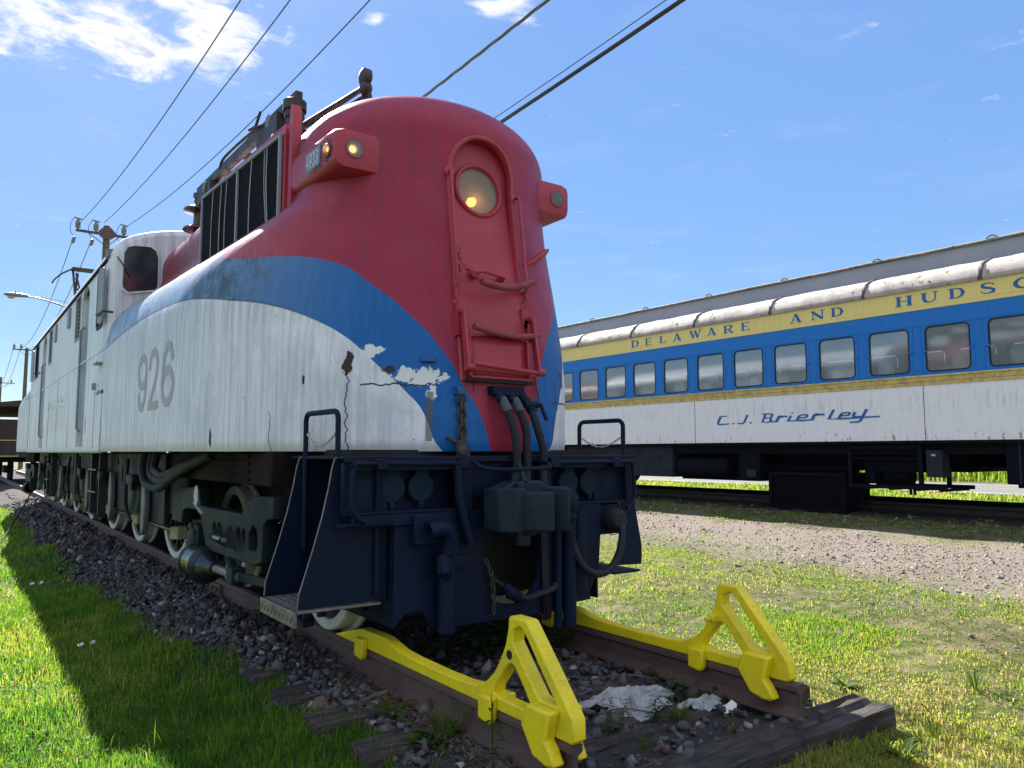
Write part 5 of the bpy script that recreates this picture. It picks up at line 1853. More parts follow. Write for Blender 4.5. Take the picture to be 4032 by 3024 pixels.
track = thing('railway_track', (0, 10, 0), 'rusty railway track with dark wooden ties ending in front of the locomotive', 'track')
tag(track, kind='structure')
for sd in (-1, 1):
    r = make_rail(sd * .755, 2.57 if sd < 0 else 2.50, 62, 0, M['rail'], track)
    MB().box(sd * .755 - .022, sd * .755 + .022, 2.6, 62, .0, .0012).build('rail_head', M['railtop'], r)
    for y in (8.05,):
        fb = MB().box(sd * .755 - .04, sd * .755 - .012, y - .3, y + .3, -.14, -.045)
        fb.box(sd * .755 + .012, sd * .755 + .04, y - .3, y + .3, -.14, -.045)
        for q in (-.22, -.08, .08, .22):
            fb.lathe((sd * .755 - .04, y + q, -.09), (-1, 0, 0), [(.02, 0), (.02, .025), (.001, .03)], 6, cap=False)
        fb.build('joint_bar', M['rail'], track)


def tie_mesh(seed, L=2.62, w=.235, h=.18):
    rnd = np.random.default_rng(seed)
    nx_, nw = 22, 7
    m = MB()
    vs, fs = [], []
    ring = []
    # loft of a rough rectangle along x, with splits and rounded worn corners
    base = [(-.5, 0), (-.5, .5), (-.47, .95), (-.42, 1.0), (-.22, 1.0), (-.05, 1.0), (.03, 1.0), (.2, 1.0), (.42, 1.0), (.47, .95), (.5, .5), (.5, 0)]
    offs = rnd.normal(0, .006, len(base))
    groove = rnd.choice(len(base[4:9]), 2, replace=False) + 4
    k = len(base)
    for i in range(nx_ + 1):
        x = -L / 2 + L * i / nx_
        for j, (a, b) in enumerate(base):
            dz = rnd.normal(0, .0035) + offs[j]
            if j in groove:
                dz -= .018 * (0.4 + .6 * rnd.random())
            e = .02 * rnd.random() if i in (0, nx_) else 0
            vs.append((x + (e if i == 0 else -e), a * w + rnd.normal(0, .003), -h + b * h + (dz if b > .9 else 0)))
    for i in range(nx_):
        for j in range(k - 1):
            fs.append((i * k + j, i * k + j + 1, (i + 1) * k + j + 1, (i + 1) * k + j))
    fs.append(tuple(range(k))); fs.append(tuple(range(nx_ * k, (nx_ + 1) * k)))
    return m.add(vs, fs).data('tie', M['tie'], 28)


TIES = [tie_mesh(s) for s in (3, 5, 8, 11)]
yy = 2.44
k = 0
while yy < 44:
    off = random.uniform(-.06, .06)
    if k == 0:
        off = .06
    o = place('tie', TIES[k % 4], track, loc=(off, yy, -.176), rot=(0, 0, random.uniform(-.015, .015) if k else .0))
    if yy < 9 and k:
        o['label'] = 'weathered tie with its end sticking out of the ballast'
    for sd in (-1, 1):
        if yy < 5:
            sp = MB()
            for q in (-.095, .095):
                sp.box(sd * .755 + q - .012, sd * .755 + q + .012, yy - .012, yy + .012, -.2, -.145)
                sp.box(sd * .755 + q - .02, sd * .755 + q + .02, yy - .018, yy + .018, -.150, -.140)
            tag(sp.build('spikes', M['rail'], track), kind='stuff')
    yy += .53 + random.uniform(-.03, .03)
    k += 1

ctrack = thing('railway_track', (10.17, 6, .42), 'dark track under the blue and yellow passenger coach', 'track')
tag(ctrack, kind='structure')
for sd in (-1, 1):
    make_rail(10.17 + sd * .755, -16, 50, .425, M['coach_rail'], ctrack)
for i in range(46):
    o = place('tie', TIES[i % 4], ctrack, loc=(10.17 + random.uniform(-.05, .05), -4 + i * .54, .252))

# ------------------------------------------------------------------ the two yellow wheel stops
def wheel_stop(cx, y_off, label, bolt):
    t = thing('wheel_stop', (cx, 3.5 + y_off, 0), label, 'wheel stop', 'yellow wheel stops clamped on the rail ends')
    Y = lambda p: [(a + y_off, b) for a, b in p]
    out = [(5.03, .004), (4.88, .045), (4.66, .10), (4.62, .112), (4.36, .118), (4.28, .114), (4.20, .098), (4.10, .078), (3.95, .070), (3.63, .066), (3.40, .070), (3.29, .082), (3.20, .118), (3.13, .175), (3.075, .25),
           (3.035, .33), (3.016, .40), (3.010, .452), (3.0, .461), (2.885, .461), (2.868, .455), (2.71, .285), (2.56, .118), (2.548, .105), (2.545, .02), (2.56, .003), (2.64, .003), (3.0, .003), (4.3, .003)]
    h1 = [(2.975, .400), (2.93, .424), (2.905, .418), (2.86, .372), (2.715, .205), (2.662, .148), (2.672, .136), (2.76, .136), (2.79, .145), (2.87, .228), (2.955, .318), (2.978, .345)]
    h2 = [(3.055, .19), (3.02, .232), (2.99, .245), (2.965, .236), (2.90, .165), (2.845, .098), (2.85, .072), (2.90, .066), (3.10, .066), (3.135, .082), (3.125, .11)]
    b = yz_plate([Y(out), Y(h1), Y(h2)], cx, .074, .009, 2).build('stop_casting', M['yellow'], t, smooth=40)
    for sd in (-1, 1):
        x0, x1 = sorted((cx + sd * .034, cx + sd * .078))
        for ya, yb in ((4.51, 4.63), (3.10, 3.215)):
            MB().prism([(ya + y_off, .07), (yb + y_off, .065), (yb + y_off, -.05), (ya + .02 + y_off, -.062), (ya + y_off, -.03)], 'x', x0, x1).build('clamp_jaw', M['yellow'], t, bevel=.012, segs=2)
        MB().prism([(2.63 + y_off, .125), (2.80 + y_off, .125), (2.84 + y_off, .03), (2.755 + y_off, -.085), (2.66 + y_off, -.105), (2.60 + y_off, -.09), (2.635 + y_off, -.03), (2.665 + y_off, .0)], 'x', *sorted((cx + sd * .034, cx + sd * .098))).build('clamp_jaw', M['yellow'], t, bevel=.012, segs=2)
        toe = MB().prism([(cx + sd * .09, -.04), (cx + sd * .09, -.105), (cx + sd * .02, -.098), (cx + sd * .014, -.085), (cx + sd * .045, -.06), (cx + sd * .05, -.035)], 'y', 2.625 + y_off, 2.70 + y_off)
        toe.build('clamp_toe', M['yellow'], t, bevel=.006)
    if bolt:
        bb = MB().box(cx - .085, cx - .03, 3.0 + y_off, 3.055 + y_off, .245, .285)
        bb.cyl((cx - .085, 3.03 + y_off, .262), (cx - .125, 3.03 + y_off, .262), .014, None, 10)
        bb.build('bolt', M['yellow'], t, bevel=.004)
    else:
        MB().lathe((cx - .036, 3.003 + y_off, .283), (-1, 0, 0), [(.022, -.002), (.022, .003), (.001, .003)], 14, cap=False).build('bolt_hole', M['dark'], t)
    # raised foundry lettering on the sloping face: 100 LB
    p0, p1 = Vector((cx, 2.868 + y_off, .455)), Vector((cx, 2.56 + y_off, .118))
    dr = (p1 - p0).normalized(); ln = (p1 - p0).length
    nrm = Vector((0, dr.z, -dr.y)); nrm = nrm if nrm.y < 0 else -nrm
    GL = {'1': [([(.5, 0), (.5, 1)], .16)], '0': [(circle(.5, .5, .36, 14, .44), .14, True)], 'L': [([(.2, 1), (.2, .06), (.85, .06)], .14)], 'B': [([(.2, .5), (.2, .95), (.6, .95), (.75, .74), (.6, .52), (.2, .5), (.2, .05), (.65, .05), (.82, .28), (.6, .5)], .13)]}
    for i, ch in enumerate(['1', '0', '0', None, 'L', 'B']):
        if ch is None:
            continue
        tx = MB()
        for pts, w, *cl in GL[ch]:
            vs2, fs2 = ribbon(pts, w, bool(cl))
            s0 = .11 + i * .036
            n_ = len(vs2)
            lo = [p0 + dr * (s0 + u * .030) + Vector((1, 0, 0)) * ((.5 - v) * -.036) + nrm * .0 for u, v in vs2]
            hi = [p + nrm * .0035 for p in lo]
            h_ = n_ // 2
            fs3 = [tuple(i_ + n_ for i_ in f) for f in fs2]
            m_ = h_ if cl else h_ - 1
            for i_ in range(m_):
                j_ = (i_ + 1) % h_
                fs3 += [(i_, j_, j_ + n_, i_ + n_), (i_ + h_, j_ + h_, j_ + h_ + n_, i_ + h_ + n_)]
            tx.add(lo + hi, fs3)
        tx.build('cast_letter', M['yellow'], t, smooth=0)
    # rough foundry marks along the flanks: small raised blobs, unreadable in the photo
    bl = MB()
    rnd = random.Random(int(cx * 100) + 5)
    for (ya, za), (yb, zb), n_ in (((2.835, .40), (2.665, .20), 17), ((2.955, .30), (2.80, .135), 16), ((3.14, .14), (3.035, .30), 12), ((2.99, .44), (2.92, .44), 5)):
        for i in range(n_):
            f = i / (n_ - 1)
            y, z = ya + (yb - ya) * f + y_off, za + (zb - za) * f
            for sd in (-1,):
                ang = rnd.uniform(0, 3)
                bl.obox((cx + sd * .0375, y + rnd.uniform(-.004, .004), z + rnd.uniform(-.004, .004)), (.004, .003, rnd.uniform(.008, .014)), Matrix.Rotation(ang, 3, 'X'))
    tag(bl.build('cast_marks', M['yellow'], t), kind='stuff')
    return t


wheel_stop(-.755, 0.0, 'bright yellow cast iron wheel stop clamped on the left rail, nearest the camera', False)
wheel_stop(.755, -.0, 'yellow wheel stop with a projecting bolt, clamped on the right rail beside the lawn', True)

# ------------------------------------------------------------------ the passenger coach
def m_coach(name, base, dark, streak_amt=.5, extra=None):
    m, g = new_mat(name)
    tc = g.node('ShaderNodeTexCoord').outputs['Object']
    X, Y, Z = g.sep(tc)
    n = g.noise(g.scalev(tc, (1, 5, .5)), 3.0, 5, .65)
    n2 = g.noise(tc, 5, 6, .6)
    col = g.mix(g.math('MULTIPLY', g.smooth(n, .45, .7), streak_amt), base, dark)
    col = g.mix(g.math('MULTIPLY', g.smooth(n2, .55, .8), streak_amt * .6), col, dark)
    if extra == 'white':
        low = g.math('SUBTRACT', 1.0, g.smooth(Z, 1.45, 1.62))
        ru = g.math('MULTIPLY', low, g.step(g.noise(g.scalev(tc, (1, 6, 2)), 2.4, 7, .7), .60))
        col = g.mix(g.math('MULTIPLY', ru, .8), col, (.30, .17, .10))
        st = g.math('MULTIPLY', g.math('MULTIPLY', g.smooth(Z, 1.75, 1.95), g.math('SUBTRACT', 1.0, g.smooth(Z, 2.0, 2.2))), g.smooth(g.noise(g.scalev(tc, (1, 9, .8)), 2.0, 5, .7), .5, .66))
        col = g.mix(g.math('MULTIPLY', st, .45), col, (.38, .38, .45))
    finish(g, bsdf(g, col, .42, 0, g.bump(g.math('ADD', n2, g.noise(tc, 1.5, 2)), .25, .02), .4))
    return m


M['c_white'] = m_coach('coach_white_paint', (.80, .82, .86), (.64, .67, .73), .35, 'white')
M['c_blue'] = m_coach('coach_blue_paint', (.004, .165, .55), (.02, .20, .56), .5)
M['c_yellow'] = m_coach('coach_yellow_paint', (.80, .66, .22), (.68, .54, .20), .4)
M['c_belt'] = worn('belt_rail_yellow', (.66, .54, .20), (.30, .23, .08), (.05, .035, .02), .5, 9, .75, rust_amt=.60)
M['c_letter'] = m_simple('coach_lettering_blue', (.006, .12, .36), .45)
M['c_roof'] = worn('flaking_roof_paint', (.50, .455, .43), (.30, .27, .26), (.07, .065, .065), .8, 4, .9, bump=.9, rust_amt=.585, spec=.2)
M['c_clere'] = worn('clerestory_grey', (.30, .32, .37), (.24, .26, .31), None, .6, 1.4, .6)
M['c_rib'] = worn('dark_roof_rib', (.10, .10, .11), (.05, .05, .055), None, .7, 6, .6)
M['c_top'] = worn('roof_top_grime', (.16, .155, .14), (.30, .29, .27), (.04, .04, .038), .9, 7, .8, bump=.9, rust_amt=.55)
M['c_under'] = worn('coach_underframe', (.003, .005, .010), (.008, .010, .016), None, .8, 3, .5, spec=.12)
M['c_box'] = worn('coach_box_grey', (.022, .030, .044), (.014, .019, .028), None, .7, 3, .5, spec=.15)
M['c_mesh'] = worn('black_grille', (.006, .006, .009), (.014, .013, .015), None, .9, 6, .5, bump=1.0, bscale=300, spec=.1)
M['paper'] = worn('white_paper', (.74, .75, .72), (.6, .62, .6), None, .8, 9, .4)
M['seat'] = worn('coach_interior_tan', (.20, .21, .20), (.13, .14, .14), None, .8, 4, .5)

CX = 8.65
CE0, CE1 = -7.0, 17.6
coach = thing('passenger_coach', (CX + 1.52, 5.3, .42), 'blue white and yellow railway passenger coach lettered Delaware and Hudson', 'railway coach')
W_PITCH, W0 = .863, 12.99         # centre of window 0


def mirror_x(x):
    return 2 * (CX + 1.52) - x


for sd in (0, 1):
    fx = (lambda x: x) if sd == 0 else mirror_x
    # white lower sheets, one between each pair of seams
    seams = [CE0] + [5.64 + 4.34 * k for k in (-2, -1, 0, 1, 2)] + [CE1]
    for a, b in zip(seams, seams[1:]):
        x0, x1 = sorted((fx(CX), fx(CX + .03)))
        MB().box(x0, x1, a + .003, b - .003, 1.402, 2.215).build('side_sheet', M['c_white'], coach, bevel=.003)
    for a in seams[1:-1]:
        x0, x1 = sorted((fx(CX - .006), fx(CX)))
        st = MB().box(x0, x1, a - .045, a + .045, 1.402, 2.21).build('seam_strip', M['c_white'], coach, bevel=.002)
        MB().box(*sorted((fx(CX - .0065), fx(CX - .001))), a - .050, a - .0455, 1.402, 2.21).build('seam_rust', M['brown'], st)
        if sd == 0:
            rv = MB()
            for k in range(11):
                for q in (-.03, .03):
                    rv.lathe((CX - .006, a + q, 1.46 + .07 * k), (-1, 0, 0), [(.010, 0), (.007, .005), (.001, .007)], 6, cap=False)
            tag(rv.build('rivets', M['c_white'], st), kind='stuff')
    MB().box(*sorted((fx(CX + .004), fx(CX + .04))), CE0, CE1, 1.36, 1.402).build('side_sill', M['c_under'], coach)
    # belt rail: upper cap, riveted web, lower strip
    bl = MB()
    bl.box(*sorted((fx(CX - .045), fx(CX + .02))), CE0, CE1, 2.335, 2.362)
    bl.box(*sorted((fx(CX - .022), fx(CX + .02))), CE0, CE1, 2.285, 2.335)
    bl.box(*sorted((fx(CX - .030), fx(CX + .02))), CE0, CE1, 2.268, 2.285)
    bl.box(*sorted((fx(CX - .016), fx(CX + .02))), CE0, CE1, 2.215, 2.268)
    belt = bl.build('belt_rail', M['c_belt'], coach, bevel=.003)
    if sd == 0:
        rv = MB(); r2 = MB(); r3 = MB(); r4 = MB()
        y = 2.6
        while y < 14.3:
            rv.lathe((CX - .022, y, 2.31), (-1, 0, 0), [(.011, 0), (.009, .007), (.001, .010)], 6, cap=False)
            if int(y * 10) % 3 == 0:
                rv.lathe((CX - .016, y + .03, 2.242), (-1, 0, 0), [(.010, 0), (.008, .006), (.001, .009)], 6, cap=False)
            r2.lathe((CX, y, 1.452), (-1, 0, 0), [(.012, 0), (.009, .008), (.001, .011)], 6, cap=False)
            r3.lathe((CX, y, 3.245), (-1, 0, 0), [(.008, 0), (.006, .005), (.001, .007)], 6, cap=False)
            r4.lathe((CX - .012, y, 3.405), (-1, 0, 0), [(.008, 0), (.006, .005), (.001, .007)], 6, cap=False)
            y += .108
        tag(rv.build('rivets', M['c_belt'], belt), kind='stuff')
        tag(r2.build('rivets', M['c_white'], coach), kind='stuff')
        tag(r3.build('rivets', M['c_blue'], coach), kind='stuff')
        tag(r4.build('rivets', M['c_yellow'], coach), kind='stuff')
    # blue window band with its openings
    wins = [W0 - W_PITCH * k for k in range(-4, 21)]
    holes = [rrect(y, 2.745, .640, .690, .075) for y in wins if CE0 + .5 < y < CE1 - .5]
    xx = fx(CX + .015)
    band = yz_plate([[(CE0, 2.362), (CE1, 2.362), (CE1, 3.345), (CE0, 3.345)]] + holes, xx, .03).build('window_band', M['c_blue'], coach, smooth=30)
    if sd == 0:
        MB().box(CX - .008, CX, CE0, CE1, 3.10, 3.115).build('window_header', M['c_blue'], band)
        ps = MB()
        for y in wins:
            ps.box(CX - .005, CX, y - .375, y - .362, 2.365, 3.10)
            ps.box(CX - .005, CX, y + .362, y + .375, 2.365, 3.10)
        tag(ps.build('pier_edges', M['c_blue'], band), kind='stuff')
    # yellow letterboard and drip moulding
    lb = MB().box(*sorted((fx(CX - .012), fx(CX + .03))), CE0, CE1, 3.345, 3.40)
    lb.box(*sorted((fx(CX - .006), fx(CX + .03))), CE0, CE1, 3.40, 3.655)
    letterboard = lb.build('letterboard', M['c_yellow'], coach, bevel=.003)
    # lower roof, one curved sheet between each pair of ribs
    prof = [(CX - .055 + .02, 3.645), (CX - .06, 3.67), (CX - .055, 3.71), (CX - .02, 3.79), (CX + .05, 3.87), (CX + .16, 3.935), (CX + .30, 3.985), (CX + .42, 4.005)]
    ribs = [CE0] + [4.721 + 1.7165 * k for k in range(-6, 8)] + [CE1]
    for a, b in zip(ribs, ribs[1:]):
        if b - a < .05:
            continue
        m = MB()
        vs = []
        ny_ = 9
        rnd = random.Random(int(a * 100))
        for i in range(ny_):
            y = a + .004 + (b - a - .008) * i / (ny_ - 1)
            for j, (x, z) in enumerate(prof):
                vs.append((fx(x + rnd.uniform(-.006, .006) * (0 < j < 7)), y, z + rnd.uniform(-.006, .006) * (j > 0)))
        k = len(prof)
        m.add(vs, [(i * k + j, i * k + j + 1, (i + 1) * k + j + 1, (i + 1) * k + j) for i in range(ny_ - 1) for j in range(k - 1)])
        m.build('roof_sheet', M['c_roof'], coach, smooth=70)
    for a in ribs[1:-1]:
        m = MB()
        vs = []
        for y in (a - .035, a - .02, a + .02, a + .035):
            o = .016 if abs(y - a) < .03 else .002
            vs += [(fx(x - o * (1 if z < 3.9 else .4)), y, z + o * (1 if z > 3.7 else 0)) for x, z in prof]
        k = len(prof)
        m.add(vs, [(i * k + j, i * k + j + 1, (i + 1) * k + j + 1, (i + 1) * k + j) for i in range(3) for j in range(k - 1)])
        m.build('roof_rib', M['c_rib'], coach, smooth=50)
    cl = MB().box(*sorted((fx(CX + .42), fx(CX + .46))), CE0, CE1, 4.0, 4.275).build('clerestory_side', M['c_clere'], coach)
    tp = MB()
    n_ = 60
    vs = []
    rnd = random.Random(4 + sd)
    for i in range(n_ + 1):
        y = CE0 + (CE1 - CE0) * i / n_
        w = rnd.uniform(-.006, .006)
        vs += [(fx(CX + .38), y, 4.272 + w), (fx(CX + .375), y, 4.30 + w), (fx(CX + .42), y, 4.325 + w), (fx(CX + .9), y, 4.44), (fx(CX + 1.52), y, 4.47)]
    tp.add(vs, [(i * 5 + j, i * 5 + j + 1, (i + 1) * 5 + j + 1, (i + 1) * 5 + j) for i in range(n_) for j in range(4)])
    tp.build('upper_roof', M['c_top'], coach, smooth=60)
    hk = MB()
    for a in ribs[1:-1]:
        hk.tube([(fx(CX + .40), a - .07, 4.32), (fx(CX + .41), a - .03, 4.355), (fx(CX + .41), a + .03, 4.355), (fx(CX + .40), a + .07, 4.32)], .012, 6)
    tag(hk.build('roof_hooks', M['c_top'], coach), kind='stuff')

# windows: one mesh set, copied along the band
wf = yz_plate([rrect(0, 0, .668, .715, .085), rrect(0, 0, .612, .662, .07)], .012, .016, .002)
WF = wf.data('window', M['c_blue'], 40)
gk = yz_plate([rrect(0, 0, .626, .676, .075), rrect(0, 0, .592, .642, .06)], .006, .012).data('gasket', M['dark'], 40)
pn = MB(); pts = rrect(0, 0, .62, .67, .065)
pn.add([(.014, a, b) for a, b in pts], [tuple(range(len(pts)))])
PN = pn.data('pane', M['pane'], 0)
lt = MB().box(-.022, .004, -.035, .035, -.010, .010).data('latch', M['c_blue'], 0)
for k in range(-4, 15):
    y = W0 - W_PITCH * k
    if y > CE1 - .5:
        continue
    w = place('window', WF, coach, loc=(CX, y, 2.745))
    for nm, me, lc in (('gasket', gk, (0, 0, 0)), ('pane', PN, (0, 0, 0)), ('latch', lt, (0, -.325, -.03)), ('latch', lt, (0, .325, -.03))):
        o = bpy.data.objects.new(nm, me); COL.objects.link(o); o.parent = w; o.location = lc
    if k == 3:
        w['label'] = 'window with brown panelling behind the glass'
        MB().box(CX + .035, CX + .05, y - .29, y + .29, 2.42, 3.05).build('window_board', M['board'] if 'board' in M else M['seat'], coach)
    if k in (5, 6, 7, 8, 9, 10):
        d = {5: (-.1, .22, .17), 6: (-.05, .40, .13), 7: (.06, .30, .16), 8: (.08, .26, .20), 9: (-.14, .20, .19), 10: (-.1, .3, .2)}[k]
        MB().add([(CX + .06, y + d[0] - d[1] / 2, 2.43), (CX + .06, y + d[0] + d[1] / 2, 2.43), (CX + .10, y + d[0] + d[1] / 2 + .03, 2.43 + d[2]), (CX + .10, y + d[0] - d[1] / 2 + .05, 2.43 + d[2] - .01)], [(0, 1, 2, 3)]).build('window_card', M['paper'], coach)
# plain interior
it = MB()
it.box(CX + .06, mirror_x(CX + .06), CE0, CE1, 1.45, 1.5)
it.box(CX + .06, mirror_x(CX + .06), CE0, CE1, 3.5, 3.55)
it.box(CX + .04, mirror_x(CX + .04), CE0, CE0 + .05, 1.40, 4.2)
it.box(CX + .04, mirror_x(CX + .04), CE1 - .05, CE1, 1.40, 4.2)
it.build('interior', M['seat'], coach)
stm = MB()
for k in range(-3, 14):
    y = W0 - W_PITCH * (k + .5)
    for x in (CX + .55, mirror_x(CX + .55)):
        stm.box(x - .45, x + .45, y - .06, y + .06, 1.6, 2.62)
tag(stm.build('seat_backs', M['seat'], coach), kind='stuff')
shd = MB()
for k in range(-4, 15):
    y = W0 - W_PITCH * k
    shd.box(mirror_x(CX + .03) - .01, mirror_x(CX + .03), y - .31, y + .31, 2.40, 3.07)
tag(shd.build('far_panes', M['pane'], coach), kind='stuff')

# lettering on the letterboard, thick and thin strokes with bracketed serifs
def serif(x, y, w=.30, h=.07):
    return ([(x - w / 2, y), (x + w / 2, y)], h)


LET = {
    'D': (1.0, [([(.2, .0), (.2, 1)], .24), ([(.0, .96), (.5, .96), (.80, .82), (.92, .5), (.80, .18), (.5, .04), (.0, .04)], [.08, .09, .17, .25, .17, .09, .08])]),
    'E': (.85, [([(.2, 0), (.2, 1)], .24), ([(.0, .96), (.92, .96)], .08), ([(.0, .04), (.95, .04)], .08), ([(.2, .52), (.7, .52)], .08), ([(.90, 1), (.88, .74)], .06), ([(.93, 0), (.90, .28)], .06), ([(.69, .40), (.69, .64)], .06)]),
    'L': (.85, [([(.2, 0), (.2, 1)], .24), ([(.0, .04), (.95, .04)], .08), ([(.0, .97), (.42, .97)], .07), ([(.93, 0), (.90, .32)], .06)]),
    'A': (1.05, [([(.16, .03), (.50, 1)], .09), ([(.50, 1), (.86, .03)], .23), ([(.26, .32), (.72, .32)], .08), ([(.0, .03), (.34, .03)], .07), ([(.62, .03), (1.05, .03)], .07)]),
    'W': (1.3, [([(.12, .98), (.40, .02)], .22), ([(.40, .02), (.66, .95)], .08), ([(.60, .98), (.88, .02)], .22), ([(.88, .02), (1.18, .98)], .08), ([(.0, .97), (.32, .97)], .07), ([(1.02, .97), (1.34, .97)], .07)]),
    'R': (1.0, [([(.2, 0), (.2, 1)], .24), ([(.0, .96), (.55, .96), (.82, .86), (.86, .72), (.78, .56), (.5, .47), (.2, .47)], [.07, .08, .17, .22, .17, .08, .07]), ([(.50, .47), (.86, .05), (1.08, .03)], [.14, .22, .08]), ([(.0, .03), (.42, .03)], .07)]),
    'N': (1.1, [([(.16, 0), (.16, 1)], .09), ([(.08, .97), (.90, .03)], .23), ([(.90, 0), (.90, 1)], .09), ([(.0, .03), (.34, .03)], .07), ([(.72, .97), (1.08, .97)], .07)]),
    'H': (1.1, [([(.2, 0), (.2, 1)], .24), ([(.90, 0), (.90, 1)], .24), ([(.2, .51), (.9, .51)], .08), ([(.0, .03), (.42, .03)], .07), ([(.0, .97), (.42, .97)], .07), ([(.68, .03), (1.1, .03)], .07), ([(.68, .97), (1.1, .97)], .07)]),
    'U': (1.1, [([(.2, 1), (.2, .35), (.30, .12), (.55, .03), (.80, .12), (.90, .35), (.90, 1)], [.24, .24, .20, .10, .09, .09, .09]), ([(.0, .97), (.42, .97)], .07), ([(.74, .97), (1.08, .97)], .07)]),
    'S': (1.0, [([(.86, .70), (.84, .86), (.66, .96), (.40, .97), (.18, .86), (.18, .68), (.40, .56), (.66, .46), (.86, .32), (.82, .12), (.58, .03), (.32, .04), (.12, .16), (.10, .32)], [.05, .08, .09, .11, .2, .2, .22, .22, .2, .2, .11, .09, .08, .05])]),
    'O': (1.15, [([(.575 + .44 * math.cos(a), .5 + .45 * math.sin(a)) for a in np.linspace(0, 2 * math.pi, 25)[:-1]], [.09 + .15 * abs(math.cos(a)) for a in np.linspace(0, 2 * math.pi, 25)[:-1]], True)]),
}
text = [('D', 11.62), ('E', 11.215), ('L', 10.81), ('A', 10.46), ('W', 10.02), ('A', 9.60), ('R', 9.20), ('E', 8.80), ('A', 7.79), ('N', 7.385), ('D', 7.02), ('H', 5.945), ('U', 5.565), ('D', 5.165), ('S', 4.75), ('O', 4.33), ('N', 3.92)]
for ch, y0 in text:
    wd, sts = LET[ch]
    sc = .150 if ch != 'W' else .155
    m = strokes_mesh([(st[0], st[1]) + tuple(st[2:]) for st in sts], lambda u, v, k: (CX - .0085 - .0007 * k, y0 - u * .215 * (wd / 1.0) * (1 if ch != 'W' else .82) - .0, 3.437 + v * sc))
    m.build('letter', M['c_letter'], letterboard, smooth=0)
# the name in a slanted script
SCR = [
    [(.62, .95), (.30, .95), (.20, .90), (.02, .10), (.10, .0), (.62, .02), (.72, .06)],
    [(.95, -.02), (.99, .12)],
    [(1.82, .98), (1.62, .12), (1.52, .0), (1.30, .02), (1.26, .12)],
    [(1.98, -.02), (2.02, .12)],
    [(2.66, .96), (3.12, .95), (3.22, .86), (3.16, .56), (3.06, .50), (2.84, .50)],
    [(2.86, .96), (2.66, .02), (3.0, .02), (3.12, .10), (3.14, .40), (3.06, .50)],
    [(3.14, .04), (3.44, .06), (3.60, .66), (3.66, .70), (3.62, .56), (4.02, .58), (3.96, .48)],
    [(3.60, .62), (3.46, .04)],
    [(4.22, .62), (4.06, .06), (4.50, .06)],
    [(4.27, .84), (4.30, .96)],
    [(4.62, .34), (5.0, .36), (5.06, .58), (4.98, .66), (4.72, .64), (4.64, .54), (4.52, .14), (4.58, .06), (5.26, .06)],
    [(5.26, .06), (5.44, .66), (5.50, .72), (5.46, .58), (5.90, .60), (5.84, .48)],
    [(5.44, .64), (5.30, .02)],
    [(6.36, 1.02), (6.10, .08), (6.62, .06)],
    [(6.66, .36), (7.04, .38), (7.10, .58), (7.02, .66), (6.78, .64), (6.70, .54), (6.58, .14), (6.66, .06), (7.72, .08)],
    [(7.34, .66), (7.24, .26), (7.30, .18), (7.66, .18)],
    [(7.86, .90), (7.56, -.24), (7.46, -.34), (7.10, -.34), (7.14, -.42)],
    [(7.62, .10), (8.42, .12)],
]
scx = (9.39 - 6.26) / 8.42
for nm_, ids in (('letter', [0]), ('full_stop', [1]), ('letter', [2]), ('full_stop', [3]), ('script_word', [4, 5, 6, 7, 8, 10, 11, 12, 13, 14, 15, 16, 17]), ('letter_dot', [9])):
    m = strokes_mesh([(SCR[i], .135) for i in ids], lambda u, v, k: (CX - .003 - .0006 * k, 9.395 - u * scx, 1.742 + v * .158 + .02 * (u / 8.4)))
    m.build(nm_, M['c_letter'], coach, smooth=0)

# underneath
ub = MB().box(CX + .15, mirror_x(CX + .15), CE0, CE1, 1.20, 1.38)
ub.box(CX + 1.3, mirror_x(CX + 1.3), CE0, CE1, 1.0, 1.2)
ub.build('coach_underframe', M['c_under'], coach)
bx = MB().box(CX + .12, CX + 1.1, 10.63, 13.9, .735, 1.355).build('battery_box', M['c_box'], coach, bevel=.01)
for y in (11.05, 11.95, 12.75):
    q = MB().box(CX + .105, CX + .125, y - .07, y + .07, 1.08, 1.20)
    q.box(CX + .095, CX + .11, y - .05, y + .05, 1.14, 1.16)
    q.build('box_latch', M['dark'], bx, bevel=.003)
for y in (11.6, 12.6):
    MB().box(CX + .114, CX + .122, y - .004, y + .004, .75, 1.35).build('door_gap', M['dark'], bx)
eq = MB().box(CX + .35, CX + 1.6, 8.75, 10.6, .70, 1.30)
eq.box(CX + .15, CX + .6, 8.60, 9.05, .72, 1.2)
eq.box(CX + .12, CX + .35, 8.72, 8.95, .73, .95)
eq.cyl((CX + .3, 9.3, .95), (CX + .3, 10.5, .95), .20, None, 16)
eq.build('equipment', M['c_under'], coach, bevel=.01)
MB().box(CX + .10, CX + .14, 8.65, 8.85, .78, .92).build('junction_box', M['c_box'], coach, bevel=.004)
eq = MB().box(CX + .6, CX + 2.4, 5.3, 8.7, .93, 1.30)
eq.cyl((CX + .55, 7.0, .94), (CX + .55, 8.5, .94), .10, None, 12)
eq.build('air_duct', M['c_under'], coach)
